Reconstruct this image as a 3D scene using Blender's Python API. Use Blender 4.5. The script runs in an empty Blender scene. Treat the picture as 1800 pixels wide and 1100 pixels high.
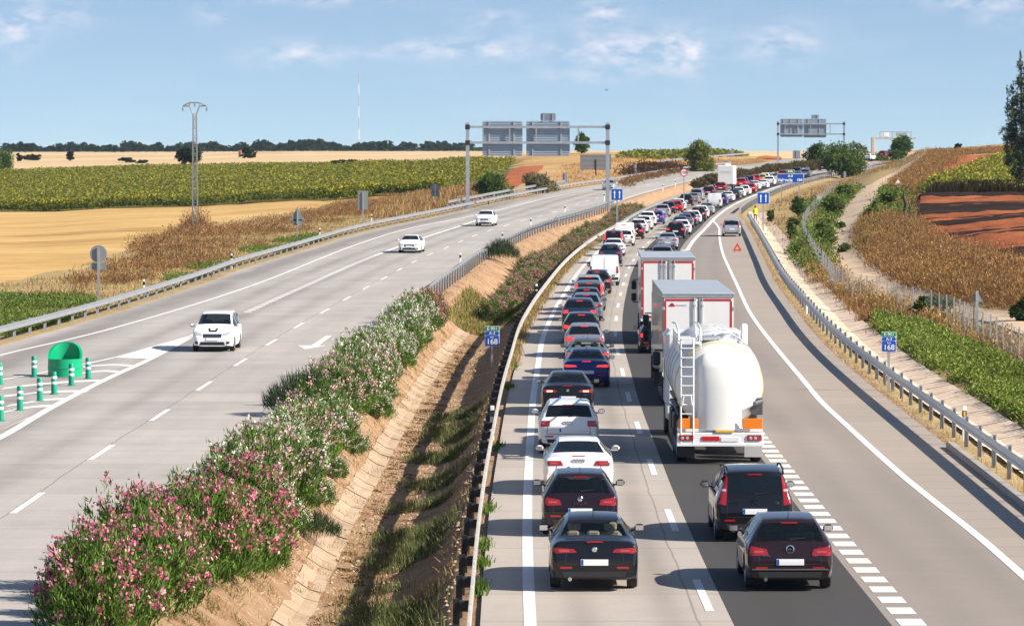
import bpy, bmesh, math, random
import numpy as np
from mathutils import Vector, Matrix
from mathutils.bvhtree import BVHTree
random.seed(7)
RNG = np.random.default_rng(11)
PI = math.pi
SC = bpy.context.scene
COL = SC.collection
# ------------------------------------------------------------------ camera model
F, CZ = 6800.0, 8.84                      # focal length in photo pixels (1800 wide), eye height on the overpass
PITCH = math.atan(273 / F)
def ray(px, py, d):
    u, v = (px - 900) / F, (550 - py) / F
    t = d / (math.cos(PITCH) + v * math.sin(PITCH))
    return u * t, CZ + t * (v * math.cos(PITCH) - math.sin(PITCH))
# ------------------------------------------------------------------ object helpers
def tag(o, label=None, cat=None, group=None, kind=None):
    if label: o['label'] = label
    if cat: o['category'] = cat
    if group: o['group'] = group
    if kind: o['kind'] = kind
    return o
def empty(name, loc=(0, 0, 0), rz=0.0, label=None, cat=None, group=None):
    o = bpy.data.objects.new(name, None)
    COL.objects.link(o)
    o.location = loc
    o.rotation_euler = (0, 0, rz)
    o.empty_display_size = 0.3
    return tag(o, label, cat, group)
def link(name, me, parent=None):
    o = bpy.data.objects.new(name, me)
    COL.objects.link(o)
    if parent: o.parent = parent
    return o
def mesh(name, V, Fs, mats, fm=None, smooth=False, sharp=None):
    me = bpy.data.meshes.new(name)
    me.from_pydata([tuple(v) for v in V], [], [tuple(f) for f in Fs])
    for m in (mats if isinstance(mats, (list, tuple)) else [mats]): me.materials.append(m)
    if fm is not None: me.polygons.foreach_set('material_index', np.asarray(fm, dtype=np.int32))
    if smooth:
        me.polygons.foreach_set('use_smooth', np.ones(len(me.polygons), dtype=bool))
        if sharp: me.set_sharp_from_angle(angle=math.radians(sharp))
    me.update()
    return me
def npmesh(name, V, Fq, mats, fm=None, uv=None, col=None, smooth=False):
    """V (n,3), Fq (m,k) arrays, uv per vertex (n,2), col per face (m,3)"""
    V = np.ascontiguousarray(V, dtype=np.float32); Fq = np.ascontiguousarray(Fq, dtype=np.int32)
    m, k = Fq.shape
    me = bpy.data.meshes.new(name)
    me.vertices.add(len(V)); me.vertices.foreach_set('co', V.ravel())
    me.loops.add(m * k); me.loops.foreach_set('vertex_index', Fq.ravel())
    me.polygons.add(m)
    me.polygons.foreach_set('loop_start', np.arange(0, m * k, k, dtype=np.int32))
    me.polygons.foreach_set('loop_total', np.full(m, k, dtype=np.int32))
    for a in (mats if isinstance(mats, (list, tuple)) else [mats]): me.materials.append(a)
    if fm is not None: me.polygons.foreach_set('material_index', np.ascontiguousarray(fm, dtype=np.int32))
    if smooth: me.polygons.foreach_set('use_smooth', np.ones(m, dtype=bool))
    me.update(calc_edges=True)
    if uv is not None:
        l = me.uv_layers.new(name='UVMap')
        l.data.foreach_set('uv', np.ascontiguousarray(uv[Fq.ravel()], dtype=np.float32).ravel())
    if col is not None:
        a = me.color_attributes.new('Col', 'FLOAT_COLOR', 'CORNER')
        c = np.ones((m, k, 4), dtype=np.float32); c[:, :, :3] = col[:, None, :]
        a.data.foreach_set('color', c.ravel())
    me.validate()
    return me
def quads(name, Q, col, mat):
    n = len(Q)
    return npmesh(name, Q.reshape(-1, 3), np.arange(n * 4).reshape(n, 4), mat, col=col)
class MB:
    """collects simple solids for one mesh"""
    def __init__(s): s.V = []; s.F = []; s.M = []
    def add(s, V, Fs, m=0):
        b = len(s.V); s.V += [tuple(v) for v in V]; s.F += [tuple(i + b for i in f) for f in Fs]; s.M += [m] * len(Fs); return s
    def box(s, c, size, m=0, rot=None, taper=None, bev=0.0):
        hx, hy, hz = size[0] / 2, size[1] / 2, size[2] / 2
        if bev > 0:
            b = min(bev, hx * .9, hy * .9, hz * .9)
            P = []
            for z, k in ((-hz, b), (-hz + b, 0), (hz - b, 0), (hz, b)):
                x, y = hx - k, hy - k
                c2 = b if k == 0 else b * .6
                P += [(x - c2, -y, z), (x, -y + c2, z), (x, y - c2, z), (x - c2, y, z), (-x + c2, y, z), (-x, y - c2, z), (-x, -y + c2, z), (-x + c2, -y, z)]
            Fs = [tuple(range(7, -1, -1)), tuple(range(24, 32))]
            for r in range(3):
                for i in range(8):
                    j = (i + 1) % 8
                    Fs.append((r * 8 + i, r * 8 + j, r * 8 + 8 + j, r * 8 + 8 + i))
        else:
            P = [(x * hx, y * hy, z * hz) for z in (-1, 1) for y in (-1, 1) for x in (-1, 1)]
            if taper: P = [(x * (taper if z > 0 else 1), y * (taper if z > 0 else 1), z) for x, y, z in P]
            Fs = [(0, 2, 3, 1), (4, 5, 7, 6), (0, 1, 5, 4), (2, 6, 7, 3), (0, 4, 6, 2), (1, 3, 7, 5)]
        if rot is not None: P = [tuple(rot @ Vector(p)) for p in P]
        return s.add([(p[0] + c[0], p[1] + c[1], p[2] + c[2]) for p in P], Fs, m)
    def tube(s, p0, p1, r0, r1=None, n=8, m=0, caps=True):
        p0, p1 = Vector(p0), Vector(p1); r1 = r0 if r1 is None else r1
        ax = (p1 - p0).normalized()
        a = ax.orthogonal().normalized(); b = ax.cross(a)
        V = []
        for p, r in ((p0, r0), (p1, r1)):
            for i in range(n):
                t = 2 * PI * i / n
                V.append(p + a * (r * math.cos(t)) + b * (r * math.sin(t)))
        Fs = [(i, (i + 1) % n, n + (i + 1) % n, n + i) for i in range(n)]
        if caps: Fs += [tuple(range(n - 1, -1, -1)), tuple(range(n, 2 * n))]
        return s.add(V, Fs, m)
    def path(s, pts, r, n=6, m=0):
        for a, b in zip(pts[:-1], pts[1:]): s.tube(a, b, r, n=n, m=m)
        return s
    def lathe(s, prof, n=20, axis='z', c=(0, 0, 0), m=0, a0=0, a1=2 * PI):
        """prof: (r, h) pairs"""
        V = []; full = abs(a1 - a0 - 2 * PI) < 1e-6; k = n if full else n + 1
        for r, h in prof:
            for i in range(k):
                t = a0 + (a1 - a0) * i / n
                x, y = r * math.cos(t), r * math.sin(t)
                p = {'z': (x, y, h), 'x': (h, x, y), 'y': (x, h, y)}[axis]
                V.append((p[0] + c[0], p[1] + c[1], p[2] + c[2]))
        Fs = []
        for j in range(len(prof) - 1):
            for i in range(n):
                i2 = (i + 1) % k
                Fs.append((j * k + i, j * k + i2, (j + 1) * k + i2, (j + 1) * k + i))
        return s.add(V, Fs, m)
    def prism(s, poly, y0, y1, m=0):
        """poly in (x,z), extruded along y"""
        n = len(poly)
        V = [(x, y0, z) for x, z in poly] + [(x, y1, z) for x, z in poly]
        Fs = [tuple(range(n)), tuple(range(2 * n - 1, n - 1, -1))] + [(i, n + i, n + (i + 1) % n, (i + 1) % n) for i in range(n)]
        return s.add(V, Fs, m)
    def me(s, name, mats, smooth=False, sharp=35): return mesh(name, s.V, s.F, mats, s.M, smooth, sharp)
    def obj(s, name, mats, parent=None, smooth=False, sharp=35): return link(name, s.me(name, mats, smooth, sharp), parent)
_txt = {}
def text_me(string, size, mat, extrude=0.004, align='CENTER', bold=0.0):
    """lettering lying in the XZ plane, readable from -y"""
    key = (string, size, mat.name, align, bold)
    if key in _txt: return _txt[key]
    cu = bpy.data.curves.new('lettering', 'FONT')
    cu.body = string; cu.size = size; cu.extrude = extrude; cu.align_x = align; cu.align_y = 'CENTER'; cu.offset = bold
    o = bpy.data.objects.new('lettering', cu); COL.objects.link(o)
    dg = bpy.context.evaluated_depsgraph_get(); dg.update()
    me = bpy.data.meshes.new_from_object(o.evaluated_get(dg))
    bpy.data.objects.remove(o); bpy.data.curves.remove(cu)
    me.transform(Matrix.Rotation(PI / 2, 4, 'X'))
    me.materials.clear(); me.materials.append(mat)
    me.name = 'lettering'
    _txt[key] = me
    return me
def copy_tree(o, parent=None):
    c = o.copy(); COL.objects.link(c)
    if parent: c.parent = parent
    for ch in o.children: copy_tree(ch, c)
    return c
# ------------------------------------------------------------------ materials
def nodes(m):
    m.use_nodes = True
    return m.node_tree.nodes, m.node_tree.links
def pmat(name, col, rough=.6, metal=0, coat=0, spec=.5, emit=None, es=0, bump=0, bscale=40, var=0, vscale=3, aniso=None):
    m = bpy.data.materials.new(name)
    N, L = nodes(m); b = N['Principled BSDF']
    b.inputs['Base Color'].default_value = (*col, 1); b.inputs['Roughness'].default_value = rough
    b.inputs['Metallic'].default_value = metal; b.inputs['Coat Weight'].default_value = coat; b.inputs['Coat Roughness'].default_value = .04
    b.inputs['Specular IOR Level'].default_value = spec
    if emit: b.inputs['Emission Color'].default_value = (*emit, 1); b.inputs['Emission Strength'].default_value = es
    if var or bump:
        tc = N.new('ShaderNodeTexCoord')
        if var:
            n = N.new('ShaderNodeTexNoise'); n.inputs['Scale'].default_value = vscale; n.inputs['Detail'].default_value = 6; n.inputs['Roughness'].default_value = .65
            L.new(tc.outputs['Object'], n.inputs['Vector'])
            mr = N.new('ShaderNodeMapRange'); mr.inputs[1].default_value = .3; mr.inputs[2].default_value = .7; mr.inputs[3].default_value = 1 - var; mr.inputs[4].default_value = 1 + var
            L.new(n.outputs['Fac'], mr.inputs[0])
            x = N.new('ShaderNodeVectorMath'); x.operation = 'SCALE'; x.inputs[0].default_value = col
            L.new(mr.outputs[0], x.inputs['Scale']); L.new(x.outputs[0], b.inputs['Base Color'])
        if bump:
            n = N.new('ShaderNodeTexNoise'); n.inputs['Scale'].default_value = bscale; n.inputs['Detail'].default_value = 5
            L.new(tc.outputs['Object'], n.inputs['Vector'])
            bp = N.new('ShaderNodeBump'); bp.inputs['Strength'].default_value = bump; bp.inputs['Distance'].default_value = .05
            L.new(n.outputs['Fac'], bp.inputs['Height']); L.new(bp.outputs[0], b.inputs['Normal'])
    return m
def veg(name, trans=.3, rough=.6):
    """leaf material coloured by the per-leaf attribute"""
    m = bpy.data.materials.new(name)
    N, L = nodes(m); N.remove(N['Principled BSDF'])
    a = N.new('ShaderNodeVertexColor'); a.layer_name = 'Col'
    d = N.new('ShaderNodeBsdfDiffuse'); t = N.new('ShaderNodeBsdfTranslucent'); mx = N.new('ShaderNodeMixShader'); mx.inputs[0].default_value = trans
    L.new(a.outputs[0], d.inputs[0]); L.new(a.outputs[0], t.inputs[0])
    L.new(d.outputs[0], mx.inputs[1]); L.new(t.outputs[0], mx.inputs[2])
    L.new(mx.outputs[0], N['Material Output'].inputs[0])
    return m
def soil(name, stops, scale=.35, fine=6.0, bump=.5, rough=.95, stretch=(1, 1, 1)):
    """ground material: colour ramp over two noises"""
    m = bpy.data.materials.new(name)
    N, L = nodes(m); b = N['Principled BSDF']; b.inputs['Roughness'].default_value = rough; b.inputs['Specular IOR Level'].default_value = .15
    tc = N.new('ShaderNodeTexCoord'); mp = N.new('ShaderNodeMapping'); mp.inputs['Scale'].default_value = stretch
    L.new(tc.outputs['Object'], mp.inputs[0])
    n1 = N.new('ShaderNodeTexNoise'); n1.inputs['Scale'].default_value = scale; n1.inputs['Detail'].default_value = 8; n1.inputs['Roughness'].default_value = .6
    n2 = N.new('ShaderNodeTexNoise'); n2.inputs['Scale'].default_value = fine; n2.inputs['Detail'].default_value = 6; n2.inputs['Roughness'].default_value = .7
    L.new(mp.outputs[0], n1.inputs['Vector']); L.new(mp.outputs[0], n2.inputs['Vector'])
    mx = N.new('ShaderNodeMath'); mx.operation = 'MULTIPLY_ADD'; mx.inputs[1].default_value = .55
    h = N.new('ShaderNodeMath'); h.operation = 'MULTIPLY'; h.inputs[1].default_value = .45
    L.new(n2.outputs['Fac'], h.inputs[0]); L.new(n1.outputs['Fac'], mx.inputs[0]); L.new(h.outputs[0], mx.inputs[2])
    r = N.new('ShaderNodeValToRGB'); e = r.color_ramp.elements
    for i, (p, c) in enumerate(stops):
        q = e[i] if i < 2 else e.new(p)
        q.position = p; q.color = (*c, 1)
    L.new(mx.outputs[0], r.inputs[0]); L.new(r.outputs[0], b.inputs['Base Color'])
    bp = N.new('ShaderNodeBump'); bp.inputs['Strength'].default_value = bump; bp.inputs['Distance'].default_value = .12
    L.new(n2.outputs['Fac'], bp.inputs['Height']); L.new(bp.outputs[0], b.inputs['Normal'])
    return m
def roadmat(name, base, dark, joint=0.0, crack=0.0, tracks=(), period=4.6, rough=.85, patch=.12):
    """pavement: UV = (metres across, metres along); joints, tyre tracks, stains, grain"""
    m = bpy.data.materials.new(name)
    N, L = nodes(m); b = N['Principled BSDF']; b.inputs['Roughness'].default_value = rough; b.inputs['Specular IOR Level'].default_value = .25
    uv = N.new('ShaderNodeUVMap'); uv.uv_map = 'UVMap'
    sp = N.new('ShaderNodeSeparateXYZ'); L.new(uv.outputs[0], sp.inputs[0])
    def math_(op, a, bb=None, c=None):
        x = N.new('ShaderNodeMath'); x.operation = op
        for i, q in enumerate((a, bb, c)):
            if q is None: continue
            if isinstance(q, (int, float)): x.inputs[i].default_value = q
            else: L.new(q, x.inputs[i])
        return x.outputs[0]
    def noise(sx, sy, det=5, ro=.6):
        mp = N.new('ShaderNodeMapping'); mp.inputs['Scale'].default_value = (sx, sy, 1); L.new(uv.outputs[0], mp.inputs[0])
        n = N.new('ShaderNodeTexNoise'); n.inputs['Scale'].default_value = 1; n.inputs['Detail'].default_value = det; n.inputs['Roughness'].default_value = ro
        L.new(mp.outputs[0], n.inputs['Vector']); return n.outputs['Fac']
    tot = math_('MULTIPLY_ADD', noise(.5, .035), 2 * patch, 1 - patch)
    tot = math_('MULTIPLY', tot, math_('MULTIPLY_ADD', noise(.18, .3, 6, .7), 2 * patch, 1 - patch))
    tot = math_('MULTIPLY', tot, math_('MULTIPLY_ADD', noise(14, 3, 3, .8), .22, .89))
    for x, w, k in tracks:
        g = math_('DIVIDE', math_('SUBTRACT', sp.outputs[0], x), w)
        g = math_('EXPONENT', math_('MULTIPLY', math_('MULTIPLY', g, g), -1))
        tot = math_('MULTIPLY', tot, math_('SUBTRACT', 1, math_('MULTIPLY', g, math_('MULTIPLY', noise(.4, .06), 2 * k))))
    if joint:
        fr = math_('FRACT', math_('DIVIDE', sp.outputs[1], period))
        j = math_('LESS_THAN', fr, .035 / period * 2.2)
        slab = N.new('ShaderNodeTexWhiteNoise'); slab.noise_dimensions = '1D'
        L.new(math_('FLOOR', math_('DIVIDE', sp.outputs[1], period)), slab.inputs['W'])
        tot = math_('MULTIPLY', tot, math_('MULTIPLY_ADD', slab.outputs['Value'], .11, .945))
        tot = math_('MULTIPLY', tot, math_('SUBTRACT', 1, math_('MULTIPLY', j, joint)))
    if crack:
        wob = math_('MULTIPLY_ADD', noise(0, .22, 4, .6), .22, -.11)
        dx = math_('ABSOLUTE', math_('SUBTRACT', math_('ADD', sp.outputs[0], wob), crack))
        tot = math_('MULTIPLY', tot, math_('SUBTRACT', 1, math_('MULTIPLY', math_('LESS_THAN', dx, .022), .8)))
    mx = N.new('ShaderNodeMix'); mx.data_type = 'RGBA'
    L.new(math_('MULTIPLY_ADD', tot, 1.6, -.9), mx.inputs[0])
    mx.inputs[6].default_value = (*dark, 1); mx.inputs[7].default_value = (*base, 1)
    L.new(mx.outputs[2], b.inputs['Base Color'])
    bp = N.new('ShaderNodeBump'); bp.inputs['Strength'].default_value = .25; bp.inputs['Distance'].default_value = .02
    L.new(noise(30, 18, 4, .7), bp.inputs['Height']); L.new(bp.outputs[0], b.inputs['Normal'])
    return m
def glassmat(name, tint, trans):
    m = bpy.data.materials.new(name)
    N, L = nodes(m); b = N['Principled BSDF']
    b.inputs['Base Color'].default_value = (.006, .009, .011, 1); b.inputs['Roughness'].default_value = .03; b.inputs['Specular IOR Level'].default_value = .6
    t = N.new('ShaderNodeBsdfTransparent'); t.inputs[0].default_value = (*tint, 1)
    mx = N.new('ShaderNodeMixShader'); mx.inputs[0].default_value = trans
    L.new(b.outputs[0], mx.inputs[1]); L.new(t.outputs[0], mx.inputs[2]); L.new(mx.outputs[0], N['Material Output'].inputs[0])
    return m
M = {}
M['concrete'] = roadmat('worn_concrete', (.455, .405, .36), (.255, .225, .20), joint=.55, crack=3.22, tracks=((1.0, .35, .28), (2.7, .35, .28)), period=4.6, patch=.18)
M['concrete_left'] = roadmat('worn_concrete_left', (.455, .42, .39), (.24, .22, .205), joint=.3, crack=11.1, tracks=((1.6, 1.2, .45), (5.3, .6, .25), (7.4, .6, .3), (9.7, .5, .2)), period=4.6, patch=.3)
M['asphalt'] = roadmat('dark_asphalt', (.072, .068, .066), (.040, .038, .038), tracks=((1.0, .4, .1),), rough=.8)
M['asphalt_old'] = roadmat('grey_asphalt', (.315, .275, .245), (.19, .165, .147), tracks=((1.4, .5, .12), (3.0, .5, .12)), patch=.13)
M['shoulder'] = roadmat('shoulder_asphalt', (.38, .325, .28), (.25, .215, .18), joint=.45, period=2.2, patch=.1)
M['paint'] = roadmat('road_paint', (.80, .79, .77), (.46, .45, .43), patch=.13, rough=.7)
M['kerb'] = pmat('kerb_concrete', (.36, .32, .28), .9, var=.15, vscale=2, bump=.3)
M['gutter'] = pmat('gutter_concrete', (.66, .51, .38), .9, var=.25, vscale=1.2, bump=.4, bscale=12)
M['mound'] = soil('straw_mound', [(.34, (.24, .12, .05)), (.44, (.38, .22, .09)), (.55, (.48, .31, .14)), (.68, (.55, .40, .21))], .06, 1.2, .6)
M['earth'] = soil('dry_earth', [(.34, (.21, .115, .062)), (.44, (.37, .22, .125)), (.54, (.46, .30, .18)), (.66, (.54, .41, .28))], 1.1, 14, 1.0)
M['verge'] = soil('dry_verge', [(.3, (.17, .11, .05)), (.45, (.34, .24, .11)), (.58, (.43, .32, .16)), (.7, (.20, .20, .07))], .3, 5)
M['stubble'] = soil('stubble', [(.32, (.30, .17, .065)), (.43, (.46, .28, .10)), (.55, (.57, .37, .14)), (.68, (.62, .46, .23))], .09, 1.4, .6, stretch=(.2, .55, 1))
M['pale'] = soil('pale_field', [(.3, (.42, .27, .14)), (.48, (.56, .40, .22)), (.65, (.66, .50, .30))], .012, .15, .2, stretch=(.3, 1, 1))
M['field_green'] = soil('field_soil', [(.35, (.10, .075, .03)), (.6, (.17, .15, .045))], .2, 3)
M['plough'] = soil('red_plough', [(.3, (.20, .058, .024)), (.45, (.35, .105, .04)), (.6, (.45, .15, .06)), (.75, (.52, .22, .10))], .25, 3.5, .9)
M['track'] = soil('track_dirt', [(.3, (.44, .30, .19)), (.5, (.60, .45, .31)), (.7, (.68, .54, .40))], .4, 5, .4)
M['steel'] = pmat('galvanised_steel', (.50, .52, .54), .42, .75, var=.12, vscale=2)
M['steel_dull'] = pmat('dull_steel', (.36, .37, .38), .6, .35, var=.18, vscale=3)
M['rail_back'] = pmat('weathered_beam', (.46, .43, .385), .55, .35, var=.25, vscale=1.5)
M['white'] = pmat('white_plastic', (.78, .78, .76), .5)
M['black'] = pmat('black_rubber', (.016, .016, .017), .75)
M['plast'] = pmat('black_trim', (.02, .02, .022), .5)
M['tyre'] = pmat('tyre_rubber', (.022, .022, .022), .85, var=.2, vscale=6)
M['rim'] = pmat('alloy_rim', (.45, .45, .46), .3, .8)
M['glass'] = glassmat('car_glass', (.55, .6, .6), .38); M['glass_clear'] = glassmat('clear_car_glass', (.82, .86, .84), .68)
M['glass_dark'] = glassmat('privacy_glass', (.3, .3, .3), .06)
M['lens'] = pmat('tail_lens', (.28, .012, .014), .12, coat=.8, emit=(1, .04, .03), es=.02)
M['brake'] = pmat('lit_brake_lens', (.5, .02, .02), .15, coat=.6, emit=(1, .05, .04), es=.55)
M['lampglow'] = pmat('lit_lamp_core', (.8, .2, .1), .2, emit=(1, .42, .25), es=1.6)
M['clear'] = pmat('lamp_lens', (.55, .58, .6), .08, .3, coat=1)
M['chrome'] = pmat('chrome_trim', (.75, .75, .76), .12, 1)
M['plate'] = pmat('plate_white', (.80, .81, .82), .4)
M['blue'] = pmat('sign_blue', (.004, .075, .42), .4)
M['green'] = pmat('sign_green', (.004, .22, .10), .4)
M['red'] = pmat('sign_red', (.55, .015, .012), .4)
M['orange'] = pmat('orange_panel', (.85, .22, .01), .4)
M['yellow'] = pmat('yellow_panel', (.75, .45, .03), .5)
M['bollard'] = pmat('bollard_green', (.0, .26, .16), .45)
M['gore'] = pmat('green_plastic', (.0, .33, .15), .35, var=.08, vscale=1.5)
M['seat_dark'] = pmat('dark_seat', (.03, .03, .032), .8)
M['seat_tan'] = pmat('tan_seat', (.50, .43, .33), .8)
M['bark'] = pmat('bark', (.11, .08, .055), .9, var=.3, vscale=5, bump=.5, bscale=20)
M['leaf'] = veg('leaf'); M['petal'] = veg('petal', .35); M['dry'] = veg('dry_stalk', .3)
M['white_paint'] = pmat('white_vehicle', (.80, .80, .79), .4, coat=.4, var=.03, vscale=1.5)
M['wood'] = pmat('old_wood', (.07, .055, .045), .9, var=.3, vscale=4)
M['ruin'] = pmat('ruin_plaster', (.52, .30, .17), .9, var=.15, vscale=1)
M['mortar'] = pmat('pale_plaster', (.46, .41, .34), .9, var=.12, vscale=2)
M['hivis'] = pmat('hivis_yellow', (.62, .80, .02), .7)
M['skin'] = pmat('skin', (.50, .29, .20), .6)
M['denim'] = pmat('dark_trousers', (.018, .02, .03), .9)
M['hair'] = pmat('dark_hair', (.02, .014, .01), .7)

def furrow_shaded(name):  # red soil with furrow shadows painted into its colour as dark noise bands
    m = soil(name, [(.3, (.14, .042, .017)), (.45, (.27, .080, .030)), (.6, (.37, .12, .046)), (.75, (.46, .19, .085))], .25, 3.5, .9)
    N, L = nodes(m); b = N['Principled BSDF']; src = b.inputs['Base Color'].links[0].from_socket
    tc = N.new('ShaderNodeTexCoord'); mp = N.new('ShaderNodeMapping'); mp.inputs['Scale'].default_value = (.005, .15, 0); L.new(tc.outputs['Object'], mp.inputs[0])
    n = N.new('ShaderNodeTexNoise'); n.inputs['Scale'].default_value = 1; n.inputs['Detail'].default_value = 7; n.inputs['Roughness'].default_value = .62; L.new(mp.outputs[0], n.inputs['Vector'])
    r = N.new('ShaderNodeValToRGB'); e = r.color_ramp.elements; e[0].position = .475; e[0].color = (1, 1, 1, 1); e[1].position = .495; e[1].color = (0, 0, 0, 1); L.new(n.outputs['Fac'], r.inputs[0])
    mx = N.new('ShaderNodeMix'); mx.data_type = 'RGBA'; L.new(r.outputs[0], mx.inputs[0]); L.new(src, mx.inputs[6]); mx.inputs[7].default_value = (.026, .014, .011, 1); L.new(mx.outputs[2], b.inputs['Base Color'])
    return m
M['plough_shade'] = furrow_shaded('painted_furrow_shade')
M['ditch_slab'] = soil('ditch_slab', [(.3, (.24, .17, .115)), (.45, (.36, .265, .185)), (.6, (.42, .32, .235)), (.75, (.33, .22, .14))], .5, 5, .3)
M['lens_core'] = pmat('lens_core', (.42, .06, .05), .12, coat=.8)
SKYK = .08; SKYM = 1.5; SKYLIFT = .09; CLOUDCOL = (7.9, 7.2, 7.4, 1); EXPO = .9; HAZE = 4e-5
# ------------------------------------------------------------------ road profile and plan (traced from the photograph, in metres)
def spl(xs, ys):
    """smooth interpolator (monotone cubic) with linear ends"""
    xs = np.asarray(xs, float); ys = np.asarray(ys, float)
    h = np.diff(xs); dl = np.diff(ys) / h
    m = np.zeros(len(xs)); m[0] = dl[0]; m[-1] = dl[-1]
    for i in range(1, len(xs) - 1):
        w = h[i - 1] + h[i]
        m[i] = (dl[i - 1] * h[i] + dl[i] * h[i - 1]) / w
    def f(x):
        x = np.asarray(x, float); i = np.clip(np.searchsorted(xs, x) - 1, 0, len(h) - 1)
        t = (x - xs[i]) / h[i]; tc = np.clip(t, 0, 1)
        r = (2*tc**3 - 3*tc**2 + 1) * ys[i] + (tc**3 - 2*tc**2 + tc) * h[i] * m[i] + (-2*tc**3 + 3*tc**2) * ys[i+1] + (tc**3 - tc**2) * h[i] * m[i+1]
        r = np.where(t < 0, ys[i] + (x - xs[i]) * m[i], r); r = np.where(t > 1, ys[i+1] + (x - xs[i+1]) * m[i+1], r)
        return r
    return f
def sstep(a, b, x):
    t = np.clip((np.asarray(x, float) - a) / (b - a), 0, 1); return t * t * (3 - 2 * t)
_zr = spl([40, 100, 160, 235, 340, 445, 520, 620, 742, 927, 1113, 1400], [0, 0, 0.02, .35, 1.0, 1.95, 2.9, 4.35, 6.0, 8.0, 9.4, 10.6])
def zr(d): return _zr(d)
def zl(d): return _zr(d) + .45 + .6 * sstep(250, 500, d)
def solve(px, py, zf):
    ds = np.geomspace(55, 1300, 4000)
    u, v = (px - 900) / F, (550 - py) / F
    t = ds / (math.cos(PITCH) + v * math.sin(PITCH))
    z = CZ + t * (v * math.cos(PITCH) - math.sin(PITCH))
    k = np.argmax(z <= zf(ds))
    return float(u * t[k]), float(ds[k])
def trace(pts, zf, extra=()):
    w = sorted([(d, x) for x, d in (solve(px, py, zf) for px, py in pts)] + list(extra))
    out = [w[0]]
    for q in w[1:]:
        if q[0] - out[-1][0] > 4: out.append(q)
    return spl([q[0] for q in out], [q[1] for q in out])
# left edge line of the right-hand carriageway
Xe = spl([40, 73, 83, 96.5, 119.5, 142, 161, 186, 210, 242, 278, 300, 345, 403, 451, 508, 553, 615, 700, 820, 915, 1100, 1400],
         [.36, .345, .345, .385, .56, .78, 1.06, 1.47, 2.15, 3.3, 4.75, 5.8, 8.4, 12.7, 16.4, 21.8, 27.0, 35.0, 48.5, 71, 86, 116, 165])
def head(f, d): return math.atan2(float(f(d + 3)) - float(f(d - 3)), 6.0)     # heading right of +y
Xs = trace([(1800, 1012.7), (1725.5, 947), (1652.7, 889), (1598, 845.5), (1543.6, 798), (1496, 754.5), (1445, 707), (1412, 668), (1368, 616), (1320, 552), (1296, 502), (1280, 468), (1274.5, 456), (1264.5, 411), (1266, 389)], zr)
Xrr = trace([(1800, 870), (1763, 848), (1662, 765), (1563, 690), (1480, 622), (1440, 582), (1412, 548), (1376, 502), (1352, 458), (1327, 411), (1316, 391), (1317, 380), (1330, 356)], zr)
# left carriageway
Xlo = trace([(14.5, 598.5), (100, 575), (173, 554), (262, 526), (350, 497), (414, 473), (521, 441), (633, 408), (764, 380), (820, 368), (910, 349), (1023, 328), (1080, 320), (1180, 305), (1230, 299.5), (1290, 293)], zl, [(60, -27.2), (120, -24.6)])
Xll = trace([(0, 624.5), (144.5, 591), (289, 551), (405, 515), (491, 484), (540, 464), (633, 428), (727, 400), (820, 382), (938, 354), (1058, 328)], zl, [(60, -23.2), (130, -21.3)])
Xdash = trace([(21, 903), (155, 810), (263, 741), (347, 686), (416, 641), (474, 603.5), (525, 572), (570.5, 547), (612.5, 523), (651.5, 501), (688, 482), (720, 464), (749.5, 450), (779, 437.7), (834, 414.5), (985, 369)], zl, [(60, -12.1)])
DF = 480.0
def Xd(d):
    d = np.asarray(d, float)
    off = float(Xdash(DF)) - float(Xe(DF))
    k = sstep(380, 520, d)
    return Xdash(np.minimum(d, 560)) * (1 - k) + (Xe(d) + off) * k
_lo2 = float(Xlo(600)) - float(Xd(600))
def XLO(d):
    k = sstep(560, 680, d); return Xlo(np.minimum(d, 700)) * (1 - k) + (Xd(d) + _lo2) * k
def XLP0(d): return XLO(d) + .45
def XLP1(d): return Xd(d) + 4.35
def XRP0(d): return Xe(d) - .95
def XRP1(d):
    k = sstep(425, 470, d)
    return (Xrr(np.minimum(d, 480)) - .35) * (1 - k) + (Xe(d) + 9.6) * k
def XRAIL(d): return XRP1(d) + .35
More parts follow.
